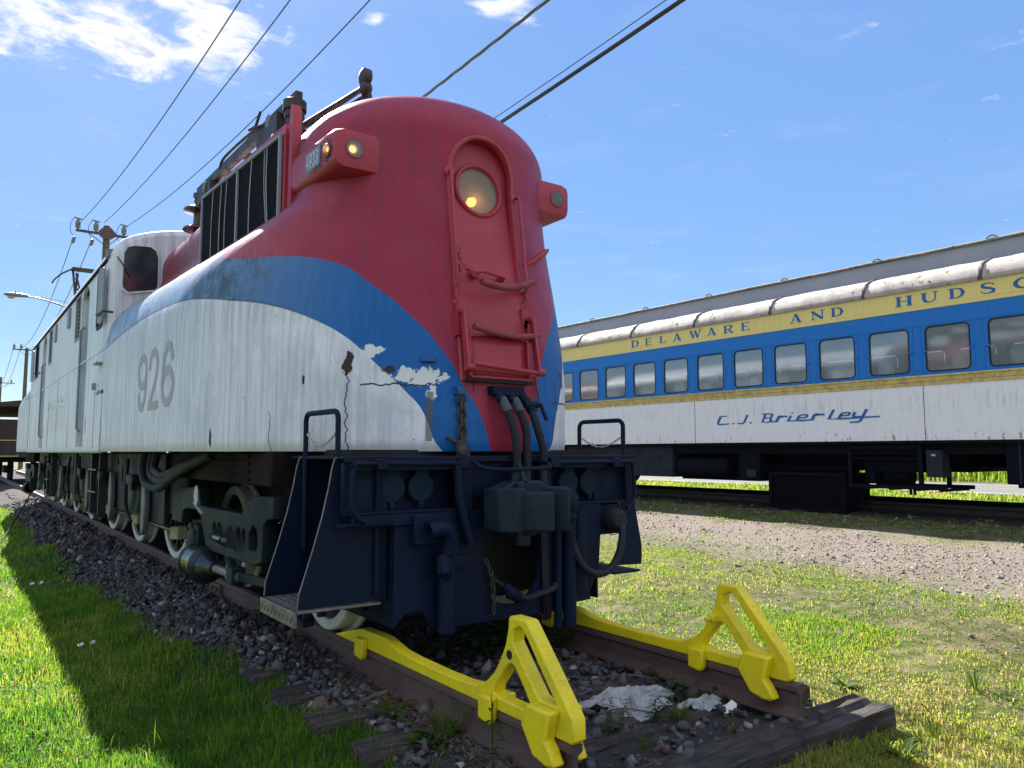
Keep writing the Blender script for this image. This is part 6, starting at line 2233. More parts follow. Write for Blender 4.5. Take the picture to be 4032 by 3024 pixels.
# slung generator in an open cradle
gn = MB()
y0, y1, z0, z1 = 5.36, 6.86, .70, 1.36
x0, x1 = CX + .08, CX + .95
for x in (x0, x1):
    for y in (5.72, y1 - .03):
        gn.box(x - .025, x + .025, y - .03, y + .03, z0, z1)
    gn.box(x - .03, x + .03, y0, y1 + .02, z0 - .03, z0 + .03)
    gn.box(x - .02, x + .02, 5.72, y1, z1 - .08, z1 - .02)
    gn.box(x - .012, x + .012, 5.72, y1, 1.12, 1.14)
for y in (5.45, 5.8, 6.2, 6.6, 6.82):
    gn.box(x0, x1, y - .025, y + .025, z0 - .05, z0 - .01)
gn.build('generator_cradle', M['c_box2'] if 'c_box2' in M else M['c_under'], coach, bevel=.004)
gb = MB().box(CX + .35, CX + .85, 5.8, 6.75, .92, 1.25)
gb.cyl((CX + .5, 6.05, .86), (CX + .5, 6.45, .86), .14, None, 14)
gb.box(CX + .3, CX + .9, 6.55, 6.72, .73, .95)
gb.build('generator', M['c_under'], coach, bevel=.01)
gp = MB().box(CX + .06, CX + .30, 5.40, 5.63, .86, 1.26).build('control_cabinet', M['c_box'], coach, bevel=.006)
MB().box(CX + .05, CX + .062, 5.49, 5.55, 1.17, 1.20).build('name_plate', M['strap'], gp, bevel=.004)
MB().tube([(CX + .3, 6.72, .70), (CX + .25, 6.76, .45), (CX + .22, 6.80, .33)], .016, 6).build('hanging_rod', M['c_under'], coach)
MB().tube([(CX + .3, 5.95, .70), (CX + .28, 5.92, .58)], .02, 6).build('hanging_hose', M['c_under'], coach)
MB().tube([(CX + .3, 6.0, .70), (CX + .28, 5.98, .58)], .02, 6).build('hanging_hose', M['c_under'], coach)
rb = MB().box(CX + .08, CX + 1.0, 2.4, 4.57, .79, 1.37).build('water_tank', M['c_under'], coach, bevel=.012)
MB().box(CX + .06, CX + .085, 4.38, 4.40, .79, 1.37).build('tank_strap', M['c_box'], rb)
MB().box(CX + .2, CX + .3, 4.42, 4.48, .74, .79).build('drain', M['c_under'], rb)
# trucks at both ends of the coach
for yc in (-4.2, 15.3):
    tk = MB()
    for sd in (-1, 1):
        tk.box(10.17 + sd * 1.0 - .06, 10.17 + sd * 1.0 + .06, yc - 1.6, yc + 1.6, .80, 1.0)
        for dy in (-1.2, 0, 1.2):
            tk.lathe((10.17 + sd * .755, yc + dy, .425 + .46), (1, 0, 0), [(.46, -.06), (.46, .06), (.001, .06)], 24)
            tk.box(10.17 + sd * 1.0 - .09, 10.17 + sd * 1.0 + .09, yc + dy - .14, yc + dy + .14, .72, 1.0)
    tk.build('truck', M['c_under'], coach)

# wire mesh cage standing under the coach
cg = thing('wire_cage', (9.2, 7.75, .22), 'black mesh fronted crate standing on the ground under the coach', 'crate')
x0, x1, y0, y1, z0, z1 = 8.92, 9.62, 7.06, 8.46, .225, .885
f = MB()
for x in (x0, x1):
    for y in (y0, y1):
        f.box(x - .03, x + .03, y - .03, y + .03, z0, z1)
for z in (z0 + .03, z1 - .03):
    for x in (x0, x1):
        f.box(x - .028, x + .028, y0, y1, z - .028, z + .028)
    for y in (y0, y1):
        f.box(x0, x1, y - .028, y + .028, z - .027, z + .027)
f.build('frame', M['c_box2'] if 'c_box2' in M else M['c_under'], cg, bevel=.004)
MB().box(x0 + .01, x0 + .02, y0, y1, z0, z1).build('mesh_panel', M['c_mesh'], cg)
s_ = MB().box(x0, x1, y0 - .005, y0 + .01, z0, z1)
s_.box(x0, x1, y1 - .01, y1 + .005, z0, z1); s_.box(x1 - .02, x1 - .01, y0, y1, z0, z1); s_.box(x0 + .01, x1 - .01, y0, y1, z1 - .02, z1 - .005)
s_.build('side_panel', M['c_mesh'], cg)
M_mesh_lines = MB()
for k in range(34):
    y = y0 + .06 + k * (y1 - y0 - .12) / 33
    M_mesh_lines.box(x0 + .004, x0 + .009, y - .004, y + .004, z0 + .05, z1 - .05)
for k in range(16):
    z = z0 + .06 + k * (z1 - z0 - .12) / 15
    M_mesh_lines.box(x0 + .0045, x0 + .0085, y0 + .05, y1 - .05, z - .004, z + .004)
tag(M_mesh_lines.build('wire_mesh', M['c_mesh'], cg), kind='stuff')

# ------------------------------------------------------------------ brown car behind the locomotive
car = thing('open_freight_car', (0, 44, 0), 'dark brown railway car with a flat roof on posts behind the locomotive', 'railway car')
M['car'] = worn('dark_brown_car_paint', (.045, .028, .028), (.03, .02, .02), None, .7, 2, .5, streak=True)
b = MB().box(-1.55, 1.55, 39.0, 51, 1.0, 2.62).build('side_wall', M['car'], car, bevel=.01)
rf = MB().prism([(-1.65, 3.16), (-1.55, 3.30), (-.7, 3.42), (.7, 3.42), (1.55, 3.30), (1.65, 3.16)], 'y', 38.7, 51.2).build('roof', M['car'], car)
for y in (39.1, 42, 45, 48, 50.9):
    for sd in (-1, 1):
        MB().box(sd * 1.45 - .06, sd * 1.45 + .06, y - .06, y + .06, 2.6, 3.25).build('post', M['car'], car)
MB().box(-1.35, 1.35, 38.97, 39.0, 1.72, 1.745).build('yellow_rail', M['c_yellow'], car)
MB().tube([(-1.4, 38.95, 1.12), (-1.4, 38.85, 1.06), (-.6, 38.85, 1.06), (-.6, 38.95, 1.12)], .016, 6).build('grab_iron', M['c_yellow'], car)
u = MB().box(-1.3, 1.3, 39.2, 50.8, .8, 1.0)
for yc in (40.6, 49.2):
    for sd in (-1, 1):
        for dy in (-.75, .75):
            u.lathe((sd * .755, yc + dy, .42), (1, 0, 0), [(.42, -.06), (.42, .06), (.001, .06)], 20)
        u.box(sd * .95 - .08, sd * .95 + .08, yc - 1.1, yc + 1.1, .35, .65)
u.build('running_gear', M['c_under'], car)

# ------------------------------------------------------------------ pole line
M['xarm'] = worn('crossarm_wood', (.12, .085, .075), (.08, .06, .055), None, .8, 6, .5)
M['insul'] = worn('grey_insulator', (.22, .22, .23), (.12, .12, .13), None, .4, 8, .5)
M['wire'] = m_simple('weathered_wire', (.035, .035, .04), .5)
M['cable'] = worn('black_cable', (.028, .03, .03), (.05, .05, .05), None, .45, 6, .5)
M['cable_grey'] = worn('grey_twisted_cable', (.16, .155, .155), (.08, .08, .08), None, .5, 9, .5)
M['lampgrey'] = worn('lamp_housing_grey', (.22, .24, .26), (.15, .165, .18), None, .45, 6, .4)

PX = 2.19


def utility_pole(y, top, ys, label, arm_z, drop=True, arm=(1.10, 2.86), pins=(1.05, 1.75, 2.86)):
    z0 = float(gz(PX, y)) - .1
    t = thing('utility_pole', (PX, y, z0 + .1), label, 'utility pole', 'utility poles along the far side of the track')
    MB().tube([(PX, y, z0), (PX, y, z0 + (top - z0) * .5), (PX, y, top)], [.19, .165, .135], 12).build('pole_shaft', M['pole'], t)
    a = MB().box(arm[0] - .12, arm[1] + .22, y - .15, y - .05, arm_z - .05, arm_z + .05)
    a.bar((PX, y - .1, arm_z - .55), (arm[0] + .35, y - .1, arm_z - .02), .03, .03)
    a.bar((PX, y - .1, arm_z - .55), (arm[1] - .15, y - .1, arm_z - .02), .03, .03)
    a.build('crossarm', M['xarm'], t)
    if drop:
        MB().prism([(PX - .42, arm_z), (PX - .16, arm_z + .30), (PX + .16, arm_z + .30), (PX + .42, arm_z), (PX + .16, arm_z - .22), (PX - .16, arm_z - .22)], 'y', y - .17, y - .13).build('arm_bracket', M['xarm'], t)
    for x in pins:
        i = MB().lathe((x, y - .1, arm_z + .05), (0, 0, 1), [(.05, 0), (.05, .06), (.11, .08), (.11, .17), (.08, .18), (.11, .21), (.11, .32), (.07, .36), (.07, .44), (.001, .44)], 10, cap=False)
        if drop:
            i.bar((x - .16, y - .1, arm_z + .56), (x + .16, y - .1, arm_z + .50), .05, .05)
            i.cyl((x, y - .1, arm_z + .44), (x, y - .1, arm_z + .52), .03, None, 6)
        i.build('insulator', M['insul'], t)
        if drop:
            MB().tube(catmull([(x - .14, y - .1, arm_z + .55), (x - .28, y - .1, arm_z + .25), (x - .26, y - .1, arm_z - .1), (x - .10, y - .1, arm_z - .30)], 5), .013, 5).build('jumper_wire', M['wire'], t)
    if drop:
        for x in pins[:2]:
            MB().lathe((x - .08, y + .05, arm_z - .25), (-.25, .2, -1), [(.02, 0), (.07, .03), (.07, .22), (.09, .24), (.07, .27), (.02, .33)], 8).build('strain_insulator', M['insul'], t)
    return t


utility_pole(37.7, 11.25, None, 'tall wooden utility pole with a crossarm rising behind the locomotive cab', 10.85)
utility_pole(81.0, 10.55, None, 'wooden utility pole with a crossarm rising over the rear of the locomotive', 10.35, False, (1.2, 3.2), (1.22, 1.75))
utility_pole(125.0, 11.4, None, 'small distant utility pole over the roof of the brown car', 10.6, False, (1.2, 3.6), (1.2, 2.0, 3.4))
utility_pole(170.0, 11.6, None, 'farthest utility pole, tiny above the roof of the brown car', 11.1, False, (1.2, 3.6), (1.2, 2.0, 3.4))

# street lamp on the first pole
sl_ = thing('street_lamp', (PX, 37.6, 7.3), 'grey street lamp on a long thin arm left of the locomotive cab roof', 'street lamp')
MB().tube(catmull([(PX - .1, 37.55, 7.05), (.64, 37.5, 7.45), (-.2, 37.5, 7.66), (-.75, 37.5, 7.70)], 6), .032, 8).build('lamp_arm', M['lampgrey'], sl_)
MB().tube([(-.45, 37.5, 7.75), (PX - .1, 37.55, 7.52)], .012, 5).build('lamp_stay', M['lampgrey'], sl_)
hd = MB()
vs = []
prof = [(-.62, .05, .07), (-.75, .10, .10), (-1.05, .16, .12), (-1.25, .19, .11), (-1.42, .17, .07), (-1.50, .08, .03)]
for x, w, h in prof:
    for a in range(10):
        an = 2 * math.pi * a / 10
        vs.append((x, 37.5 + w * math.cos(an), 7.70 + h * math.sin(an) * (1.0 if math.sin(an) > 0 else .55)))
hd.add(vs, [(i * 10 + j, i * 10 + (j + 1) % 10, (i + 1) * 10 + (j + 1) % 10, (i + 1) * 10 + j) for i in range(5) for j in range(10)] + [tuple(range(10)), tuple(range(50, 60))])
hd = hd.build('lamp_head', M['lampgrey'], sl_, smooth=60)
MB().lathe((-1.23, 37.5, 7.645), (0, 0, -1), [(.15, 0), (.13, .06), (.07, .09), (.001, .10)], 14, cap=False).build('lamp_glass', M['strap'], hd)
MB().cyl((-1.08, 37.5, 7.81), (-1.08, 37.5, 7.87), .03, None, 8).build('photo_cell', M['dark'], hd)


def span(pa, pb, sag, r, name, mat, label, n=40, twist=0, sides=6, group=None):
    pa, pb = Vector(pa), Vector(pb)
    pts = [pa.lerp(pb, t) - Vector((0, 0, 4 * sag * t * (1 - t))) for t in [i / n for i in range(n + 1)]]
    m = MB()
    if twist:
        n2 = n * 8
        for ph in range(3):
            q = []
            for i in range(n2 + 1):
                t = i / n2
                p = pa.lerp(pb, t) - Vector((0, 0, 4 * sag * t * (1 - t)))
                an = t * twist + ph * 2.094
                q.append(p + Vector((math.cos(an) * r * .75, 0, math.sin(an) * r * .75)))
            m.tube(q, r * .62, 5)
    else:
        m.tube(pts, r, sides)
    o = m.build(name, mat)
    return tag(o, label, 'cable', group)


g_w = 'bare wires strung along the pole tops'
span((1.25, -3.5, 11.1), (1.05, 37.6, 11.1), 1.12, .013, 'overhead_wire', M['wire'], 'thin bare overhead wire crossing the white cloud, leftmost of three', group=g_w)
span((2.2, -3.5, 11.4), (2.05, 37.6, 11.35), 1.05, .013, 'overhead_wire', M['wire'], 'thin bare overhead wire across the cloud edge, middle of three', group=g_w)
span((3.5, -3.5, 11.2), (2.9, 37.6, 11.3), 1.20, .013, 'overhead_wire', M['wire'], 'thin bare overhead wire in blue sky, nearest the roof insulators', group=g_w)
for k, (xa, xb) in enumerate(((1.05, 1.22), (1.75, 1.75))):
    span((xa - .15, 37.7, 10.5), (xb, 81, 10.8), 1.9, .016, 'overhead_wire', M['wire'], ['sagging wire between the first and second poles, ending outermost on the crossarm', 'sagging wire between the first and second poles, ending nearer the pole'][k], group=g_w)
    span((xb, 81, 10.8), (xb + .1, 125, 11.0), 2.2, .02, 'overhead_wire', M['wire'], ['sagging wire beyond the second pole, left of its pair', 'sagging wire beyond the second pole, right of its pair'][k], group=g_w)
span((2.5, -3.5, 7.05), (2.3, 37.6, 7.9), .98, .0165, 'service_cable', M['cable_grey'], 'grey twisted service cable rising from behind the red nose', twist=190)
span((2.6, -3.5, 6.3), (2.4, 37.6, 6.9), 1.27, .023, 'telephone_cable', M['cable'], 'thick black cable running from the nose to the top edge', sides=10)
span((2.6, -3.5, 6.42), (2.4, 37.6, 7.05), 1.29, .0055, 'messenger_wire', M['wire'], 'hair-thin wire strung just above the thick black cable')
# guy wire at the left edge
gy = MB().tube([(-1.33, 18.4, 1.05), (-1.85, 15.6, .4), (-2.33, 13.35, -.12), (-2.6, 12.2, -.39)], .011, 6).build('guy_wire', M['brown'])
tag(gy, 'thin rusty wire slanting from the locomotive side down to the grass', 'wire')

# ------------------------------------------------------------------ grass, weeds, stones
def m_leaf(name, stops, trans=.55, rough=.55):
    m, g = new_mat(name)
    at = g.node('ShaderNodeAttribute', attribute_name='tint')
    col = g.ramp(at.outputs['Fac'], stops)
    pr = bsdf(g, col, rough, 0, None, .15)
    tr = g.node('ShaderNodeBsdfTranslucent', ins={'Color': g.mix(1.0, col, (1.75, 1.7, 1.2), 'MULTIPLY')})
    mx = g.node('ShaderNodeMixShader', ins={0: trans, 1: pr, 2: tr.outputs[0]})
    finish(g, mx.outputs[0])
    return m


GRASS_STOPS = [(0, (.032, .105, .018)), (.35, (.080, .195, .022)), (.62, (.17, .265, .025)), (.82, (.27, .27, .06)), (1, (.36, .31, .14))]
M['grass'] = m_leaf('grass_blades', GRASS_STOPS)
M['weed'] = m_leaf('weed_leaves', [(0, (.022, .055, .012)), (.5, (.045, .095, .015)), (1, (.09, .13, .02))], .4)
M['stone'] = None


def m_stone(name, stops, rough=.85, dark=(.035, .034, .038)):
    m, g = new_mat(name)
    at = g.node('ShaderNodeAttribute', attribute_name='tint')
    tc = g.node('ShaderNodeTexCoord').outputs['Object']
    n = g.noise(tc, 70, 4, .6)
    col = g.mix(g.math('MULTIPLY', n, .5), g.ramp(at.outputs['Fac'], stops), dark)
    finish(g, bsdf(g, col, rough, 0, g.bump(n, .4, .006), .3))
    return m


M['stone'] = m_stone('ballast_stone', [(0, (.040, .044, .058)), (.40, (.10, .105, .125)), (.58, (.145, .142, .155)), (.70, (.15, .098, .085)), (.82, (.105, .075, .07)), (.93, (.22, .215, .215)), (1, (.38, .37, .36))])
M['pebble'] = m_stone('lane_gravel', [(0, (.16, .147, .135)), (.5, (.27, .245, .225)), (.85, (.38, .35, .32)), (1, (.52, .50, .47))], dark=(.16, .14, .125))


def blades(x, y, h, w, tint, lean=.45, rng=RNG, curl=.5):
    n = len(x)
    z = gz(x, y)
    a = rng.uniform(0, 2 * np.pi, n)
    fx, fy = np.cos(a), np.sin(a)
    la = rng.uniform(0, 2 * np.pi, n)
    l = np.abs(rng.normal(0, lean, n))
    lx, ly = np.cos(la) * l * h, np.sin(la) * l * h
    w = w * rng.uniform(.7, 1.3, n)
    V = np.zeros((n, 5, 3))
    V[:, 0] = np.stack([x - fx * w / 2, y - fy * w / 2, z - .01], 1)
    V[:, 1] = np.stack([x + fx * w / 2, y + fy * w / 2, z - .01], 1)
    V[:, 2] = np.stack([x - fx * w * .4 + lx * .35, y - fy * w * .4 + ly * .35, z + h * .6], 1)
    V[:, 3] = np.stack([x + fx * w * .4 + lx * .35, y + fy * w * .4 + ly * .35, z + h * .6], 1)
    zt = z + h * np.clip(1.05 - curl * l, .35, 1)
    V[:, 4] = np.stack([x + lx, y + ly, zt], 1)
    b = (np.arange(n) * 5)[:, None]
    T = np.concatenate([b + np.array([[0, 1, 3]]), b + np.array([[0, 3, 2]]), b + np.array([[2, 3, 4]])])
    return V.reshape(-1, 3), T, np.repeat(tint, 5)


def vnoise(x, y, s, seed):
    """smooth value noise on arrays"""
    r = np.random.default_rng(seed)
    N = 256
    tab = r.random((N, N))
    u, v = x * s, y * s
    i, j = np.floor(u).astype(int), np.floor(v).astype(int)
    fu, fv = u - i, v - j
    fu, fv = fu * fu * (3 - 2 * fu), fv * fv * (3 - 2 * fv)
    i0, i1, j0, j1 = i % N, (i + 1) % N, j % N, (j + 1) % N
    return (tab[i0, j0] * (1 - fu) + tab[i1, j0] * fu) * (1 - fv) + (tab[i0, j1] * (1 - fu) + tab[i1, j1] * fu) * fv


def merge(parts):
    V, T, C, k = [], [], [], 0
    for v, t, c in parts:
        V.append(v); T.append(t + k); C.append(c); k += len(v)
    return np.concatenate(V), np.concatenate(T), np.concatenate(C)


def scatter(n, x0, x1, y0, y1, keep, seed):
    r = np.random.default_rng(seed)
    x, y = r.uniform(x0, x1, n), r.uniform(y0, y1, n)
    k = r.random(n) < keep(x, y)
    return x[k], y[k]


def left_edge(y):
    """where the lawn gives way to ballast on the near side"""
    return np.interp(y, [1, 2.3, 3.2, 4.2, 5.0, 6.5, 9, 30], [-.9, -1.0, -1.16, -1.22, -1.28, -1.44, -1.56, -1.66]) + .22 * (vnoise(y, y * 0 + 3, 1.6, 5) - .5) + .15 * (vnoise(y, y * 0 + 9, 5, 6) - .5)


parts = []
rg = np.random.default_rng(21)
for (n, x0, x1, y0, y1, hh, ww, sd_) in ((95000, -3.9, -.8, 1.6, 5.2, .062, .0052, 1), (60000, -4.2, -1.2, 5.2, 10, .062, .0075, 2), (30000, -5.5, -1.5, 10, 26, .07, .016, 3)):
    def keep(x, y):
        e = left_edge(y)
        d = e - x
        base = np.clip(d / .10 + .15 + .8 * (vnoise(x, y, 3.0, 8) - .5), 0, 1)
        # a few thin strands in the ballast
        return np.clip(base * (.65 + .5 * vnoise(x, y, 1.3, 4)), 0.008, 1) * (y > 1.5)
    x, y = scatter(n, x0, x1, y0, y1, keep, sd_)
    t = np.clip(rg.normal(.44, .19, len(x)) + .35 * (vnoise(x, y, 1.0, 12) - .5) + .4 * (vnoise(x, y, 6, 15) - .5), 0, 1)
    h = hh * rg.uniform(.45, 1.3, len(x)) * (.6 + .8 * vnoise(x, y, 2.4, 17))
    parts.append(blades(x, y, h, ww, t, .55, rg))
# scattered taller seed stems
x, y = scatter(1500, -3.6, -1.1, 2, 9, lambda x, y: (left_edge(y) - x > 0) * .5, 33)
parts.append(blades(x, y, rg.uniform(.10, .2, len(x)), .004, rg.uniform(.45, .9, len(x)), .35, rg))
V, T, C = merge(parts)
o = place('grass', np_mesh('grass', V, T, M['grass'], C))
tag(o, 'bright green lawn grass along the near side of the track', 'grass', kind='stuff')


def lane_mask(x, y):
    lo = 5.55 + (y - 6) * .10
    w = 1.8 * (vnoise(x, y, .55, 41) - .5) + 1.2 * (vnoise(x, y, 2.2, 42) - .5)
    a = np.clip((x + w - lo + .7) / 1.5, 0, 1) * np.clip((8.05 - (x + w * .4)) / .4, 0, 1)
    b = np.clip((x + w - 4.6) / 1.4, 0, 1) * np.clip((5.0 - y) / 1.8, 0, 1) * (x < 8.1)
    return np.clip(np.maximum(a, b), 0, 1)


parts = []
for (n, x0, x1, y0, y1, hh, ww, sd_) in ((26000, -.95, 1.15, 1.2, 2.33, .075, .006, 50), (50000, .9, 3.2, 1.2, 4.4, .05, .006, 51), (75000, .95, 5.2, 2.0, 9.5, .048, .009, 52), (45000, 4.5, 9.4, 2.0, 16, .06, .013, 53), (18000, .95, 5.5, 9.5, 22, .06, .018, 54), (40000, 11.2, 19, -2, 34, .14, .03, 55)):
    def keep(x, y):
        lm = lane_mask(x, y)
        base = (1 - .93 * lm ** .7) * np.clip(.30 + 1.05 * (vnoise(x, y, 1.1, 61) - .42) + .7 * (vnoise(x, y, 4.2, 62) - .5), .04, 1)
        base = np.where((y < 2.3) & (x < 1.6), np.clip(.35 + 1.2 * vnoise(x, y, 2.6, 66), 0, 1), base) if y1 < 3 else base * np.clip((x - 1.12 + .2 * vnoise(y, x, 3, 3)) / .2, 0, 1)
        return np.where(x > 8.2, np.clip(base + .15, 0, 1) * np.where((x > 9.0) & (x < 11.2), .12, 1), base) if x1 < 11 else np.clip(base + .5, 0, 1)
    x, y = scatter(n, x0, x1, y0, y1, keep, sd_)
    t = np.clip(rg.normal(.62, .18, len(x)) + .45 * (vnoise(x, y, .8, 71) - .5) + .25 * (vnoise(x, y, 5, 72) - .5), 0, 1)
    h = hh * rg.uniform(.35, 1.2, len(x)) * np.where(x > 11, 1, .8 - .25 * np.clip((x - 2) / 4, 0, 1)) * (.45 + .9 * vnoise(x, y, 2.0, 73))
    parts.append(blades(x, y, h, ww, t, .75, rg))
V, T, C = merge(parts)
o = place('grass', np_mesh('grass', V, T, M['grass'], C))
tag(o, 'dry yellow-green patchy grass between the track and the coach', 'grass', kind='stuff')


# broad-leaved ground cover: small flat leaves mixed in the turf
def leaflets(x, y, size, tint, tilt=.5, up=.03, rng=RNG):
    n = len(x)
    z = gz(x, y) + up * rng.uniform(.2, 1.2, n)
    a = rng.uniform(0, 2 * np.pi, n)
    ti = rng.normal(0, tilt, n)
    dx_, dy_ = np.cos(a), np.sin(a)
    L = size * rng.uniform(.6, 1.4, n)
    W = L * rng.uniform(.3, .5, n)
    V = np.zeros((n, 5, 3))
    def pt(f, s):
        return np.stack([x + dx_ * L * f - dy_ * W * s, y + dy_ * L * f + dx_ * W * s, z + np.sin(ti) * L * f + .15 * W * abs(s)], 1)
    V[:, 0] = pt(0, 0); V[:, 1] = pt(.45, -.5); V[:, 2] = pt(.5, .5); V[:, 3] = pt(1, 0); V[:, 4] = pt(.5, 0) - np.array([0, 0, .002])
    b = (np.arange(n) * 5)[:, None]
    T = np.concatenate([b + np.array([[0, 1, 4]]), b + np.array([[1, 3, 4]]), b + np.array([[3, 2, 4]]), b + np.array([[2, 0, 4]])])
    return V.reshape(-1, 3), T, np.repeat(tint, 5)


x, y = scatter(16000, -3.8, -.8, 1.7, 9, lambda x, y: np.clip((left_edge(y) - x) / .15, 0, 1) * np.clip(1.5 * (vnoise(x, y, 2.5, 81) - .25), 0, 1), 82)
pa_ = leaflets(x, y, .028, np.clip(rg.normal(.45, .2, len(x)), 0, 1), .5, .045, rg)
x, y = scatter(16000, 1.1, 6, 1.3, 11, lambda x, y: (1 - lane_mask(x, y)) * np.clip(1.6 * (vnoise(x, y, 2.5, 83) - .3), 0, 1), 84)
pb_ = leaflets(x, y, .032, np.clip(rg.normal(.6, .25, len(x)), 0, 1), .5, .03, rg)
V, T, C = merge([pa_, pb_])
o = place('ground_cover', np_mesh('ground_cover', V, T, M['weed'], C))
tag(o, 'small broad clover leaves scattered through the turf', 'clover', kind='stuff')


# stones
def stones(x, y, s, seed, lift=.25, flat=.65):
    r = np.random.default_rng(seed)
    # distorted icosahedra in a few shapes
    ph = (1 + 5 ** .5) / 2
    B = np.array([(-1, ph, 0), (1, ph, 0), (-1, -ph, 0), (1, -ph, 0), (0, -1, ph), (0, 1, ph), (0, -1, -ph), (0, 1, -ph), (ph, 0, -1), (ph, 0, 1), (-ph, 0, -1), (-ph, 0, 1)]) / 1.9
    F = np.array([(0, 11, 5), (0, 5, 1), (0, 1, 7), (0, 7, 10), (0, 10, 11), (1, 5, 9), (5, 11, 4), (11, 10, 2), (10, 7, 6), (7, 1, 8), (3, 9, 4), (3, 4, 2), (3, 2, 6), (3, 6, 8), (3, 8, 9), (4, 9, 5), (2, 4, 11), (6, 2, 10), (8, 6, 7), (9, 8, 1)])
    n = len(x)
    shapes = np.stack([B * r.uniform(.62, 1.2, (12, 1)) * np.array([1.0, r.uniform(.55, .9), r.uniform(.4, .75)]) for _ in range(24)])
    P = shapes[r.integers(0, 24, n)]
    P = P * s[:, None, None] * .5 * r.uniform(.55, 1.45, (n, 1, 3)) + r.normal(0, .09, P.shape) * s[:, None, None]
    tx, ty, a = r.normal(0, .5, n), r.normal(0, .5, n), r.uniform(0, 2 * np.pi, n)
    ca, sa = np.cos(a)[:, None], np.sin(a)[:, None]
    X, Y, Z = P[:, :, 0], P[:, :, 1], P[:, :, 2]
    ct, st = np.cos(tx)[:, None], np.sin(tx)[:, None]
    Y, Z = Y * ct - Z * st, Y * st + Z * ct
    ct, st = np.cos(ty)[:, None], np.sin(ty)[:, None]
    X, Z = X * ct + Z * st, -X * st + Z * ct
    X, Y = X * ca - Y * sa, X * sa + Y * ca
    z0 = gz(x, y) + s * lift * r.uniform(-.1, 1.0, n)
    V = np.stack([X + x[:, None], Y + y[:, None], Z + z0[:, None]], 2)
    T = (np.arange(n) * 12)[:, None, None] + F[None]
    c = np.clip(r.beta(1.6, 1.9, n) + .25 * (vnoise(x, y, 1.2, seed) - .5), 0, 1)
    c = np.where(r.random(n) < .03, 1.0, c * .93)
    return V.reshape(-1, 3), T.reshape(-1, 3), np.repeat(c, 12)


rs = np.random.default_rng(90)
x, y = scatter(21000, -2.2, -.78, 2.4, 11, lambda x, y: np.clip((x - left_edge(y) + .10) / .12, 0, 1) * np.clip(1.2 * vnoise(x, y, 2, 91) + .25, 0, 1) * np.where(y < 4.0, .5, 1), 92)
p1 = stones(x, y, rs.gamma(4, .0098, len(x)).clip(.014, .11), 93, .45)
x, y = scatter(5000, -2.2, -.78, 11, 26, lambda x, y: np.clip((x - left_edge(y) + .10) / .12, 0, 1), 94)
p2 = stones(x, y, rs.gamma(6, .011, len(x)).clip(.03, .12), 95, .45)
x, y = scatter(2600, -.70, .70, 2.5, 5.5, lambda x, y: np.where((y > 2.9), .9, .35), 96)
p3 = stones(x, y, rs.gamma(5, .0095, len(x)).clip(.02, .10), 97, .4)
x, y = scatter(1000, .80, 1.4, 3.2, 12, lambda x, y: .5 + 0 * x, 98)
p4 = stones(x, y, rs.gamma(5, .009, len(x)).clip(.02, .08), 99, .3)
V, T, C = merge([p1, p2, p3, p4])
o = place('ballast', np_mesh('ballast', V, T, M['stone'], C))
tag(o, 'dark crushed stone ballast beside and between the rails', 'ballast', kind='stuff')
x, y = scatter(52000, 3.0, 8.4, 1.6, 16, lambda x, y: np.clip(lane_mask(x, y) * np.clip(.15 + 1.2 * vnoise(x, y, 1.5, 101), 0, 1) + .06, 0, 1), 102)
p5 = stones(x, y, rs.gamma(2.4, .0072, len(x)).clip(.009, .075), 103, .12)
x, y = scatter(1200, 8.3, 9.2, 3, 16, lambda x, y: .5 + 0 * x, 104)
p6 = stones(x, y, rs.gamma(3.2, .010, len(x)).clip(.012, .08), 105, .2)
V, T, C = merge([p5, p6])
o = place('gravel', np_mesh('gravel', V, T, M['pebble'], C))
tag(o, 'pale grey-brown gravel of the service lane in front of the coach', 'gravel', kind='stuff')

# dry chaff along the foot of the near rail, twigs and straw
def straws(x, y, L, w, tint, up, seed):
    r = np.random.default_rng(seed)
    n = len(x)
    z = gz(x, y) + r.uniform(.005, up, n)
    a = r.uniform(0, np.pi, n); t = r.normal(0, .25, n)
    d = np.stack([np.cos(a) * np.cos(t), np.sin(a) * np.cos(t), np.sin(t)], 1) * (L * r.uniform(.4, 1.3, n))[:, None] / 2
    s = np.stack([-np.sin(a), np.cos(a), 0 * a], 1) * w / 2
    c = np.stack([x, y, z], 1)
    V = np.stack([c - d - s, c - d + s, c + d + s * .6, c + d - s * .6], 1)
    b = (np.arange(n) * 4)[:, None]
    return V.reshape(-1, 3), np.concatenate([b + np.array([[0, 1, 2]]), b + np.array([[0, 2, 3]])]), np.repeat(tint, 4)


M['straw'] = m_leaf('dry_straw', [(0, (.06, .042, .03)), (.5, (.14, .105, .075)), (1, (.32, .27, .19))], .1, .8)
r_ = np.random.default_rng(110)
x = r_.normal(-.905, .05, 9000); y = r_.uniform(2.3, 7.5, 9000)
k = (x < -.83) & (r_.random(9000) < np.clip(1.3 - .12 * y, .2, 1))
s1_ = straws(x[k], y[k], np.full(k.sum(), .035), .0022, r_.random(k.sum()), .06, 111)
x, y = scatter(2200, -2.4, .72, 2.2, 9, lambda x, y: .5 + 0 * x, 112)
s2_ = straws(x, y, np.full(len(x), .07), .003, r_.random(len(x)), .06, 113)
x, y = scatter(5000, 1.2, 7.5, 1.5, 11, lambda x, y: .6 + 0 * x, 114)
s3_ = straws(x, y, np.full(len(x), .05), .0035, r_.uniform(.3, 1, len(x)), .05, 115)
V, T, C = merge([s1_, s2_, s3_])
o = place('dry_chaff', np_mesh('dry_chaff', V, T, M['straw'], C))
tag(o, 'brown chaff and straw heaped along the foot of the rail', 'chaff', kind='stuff')


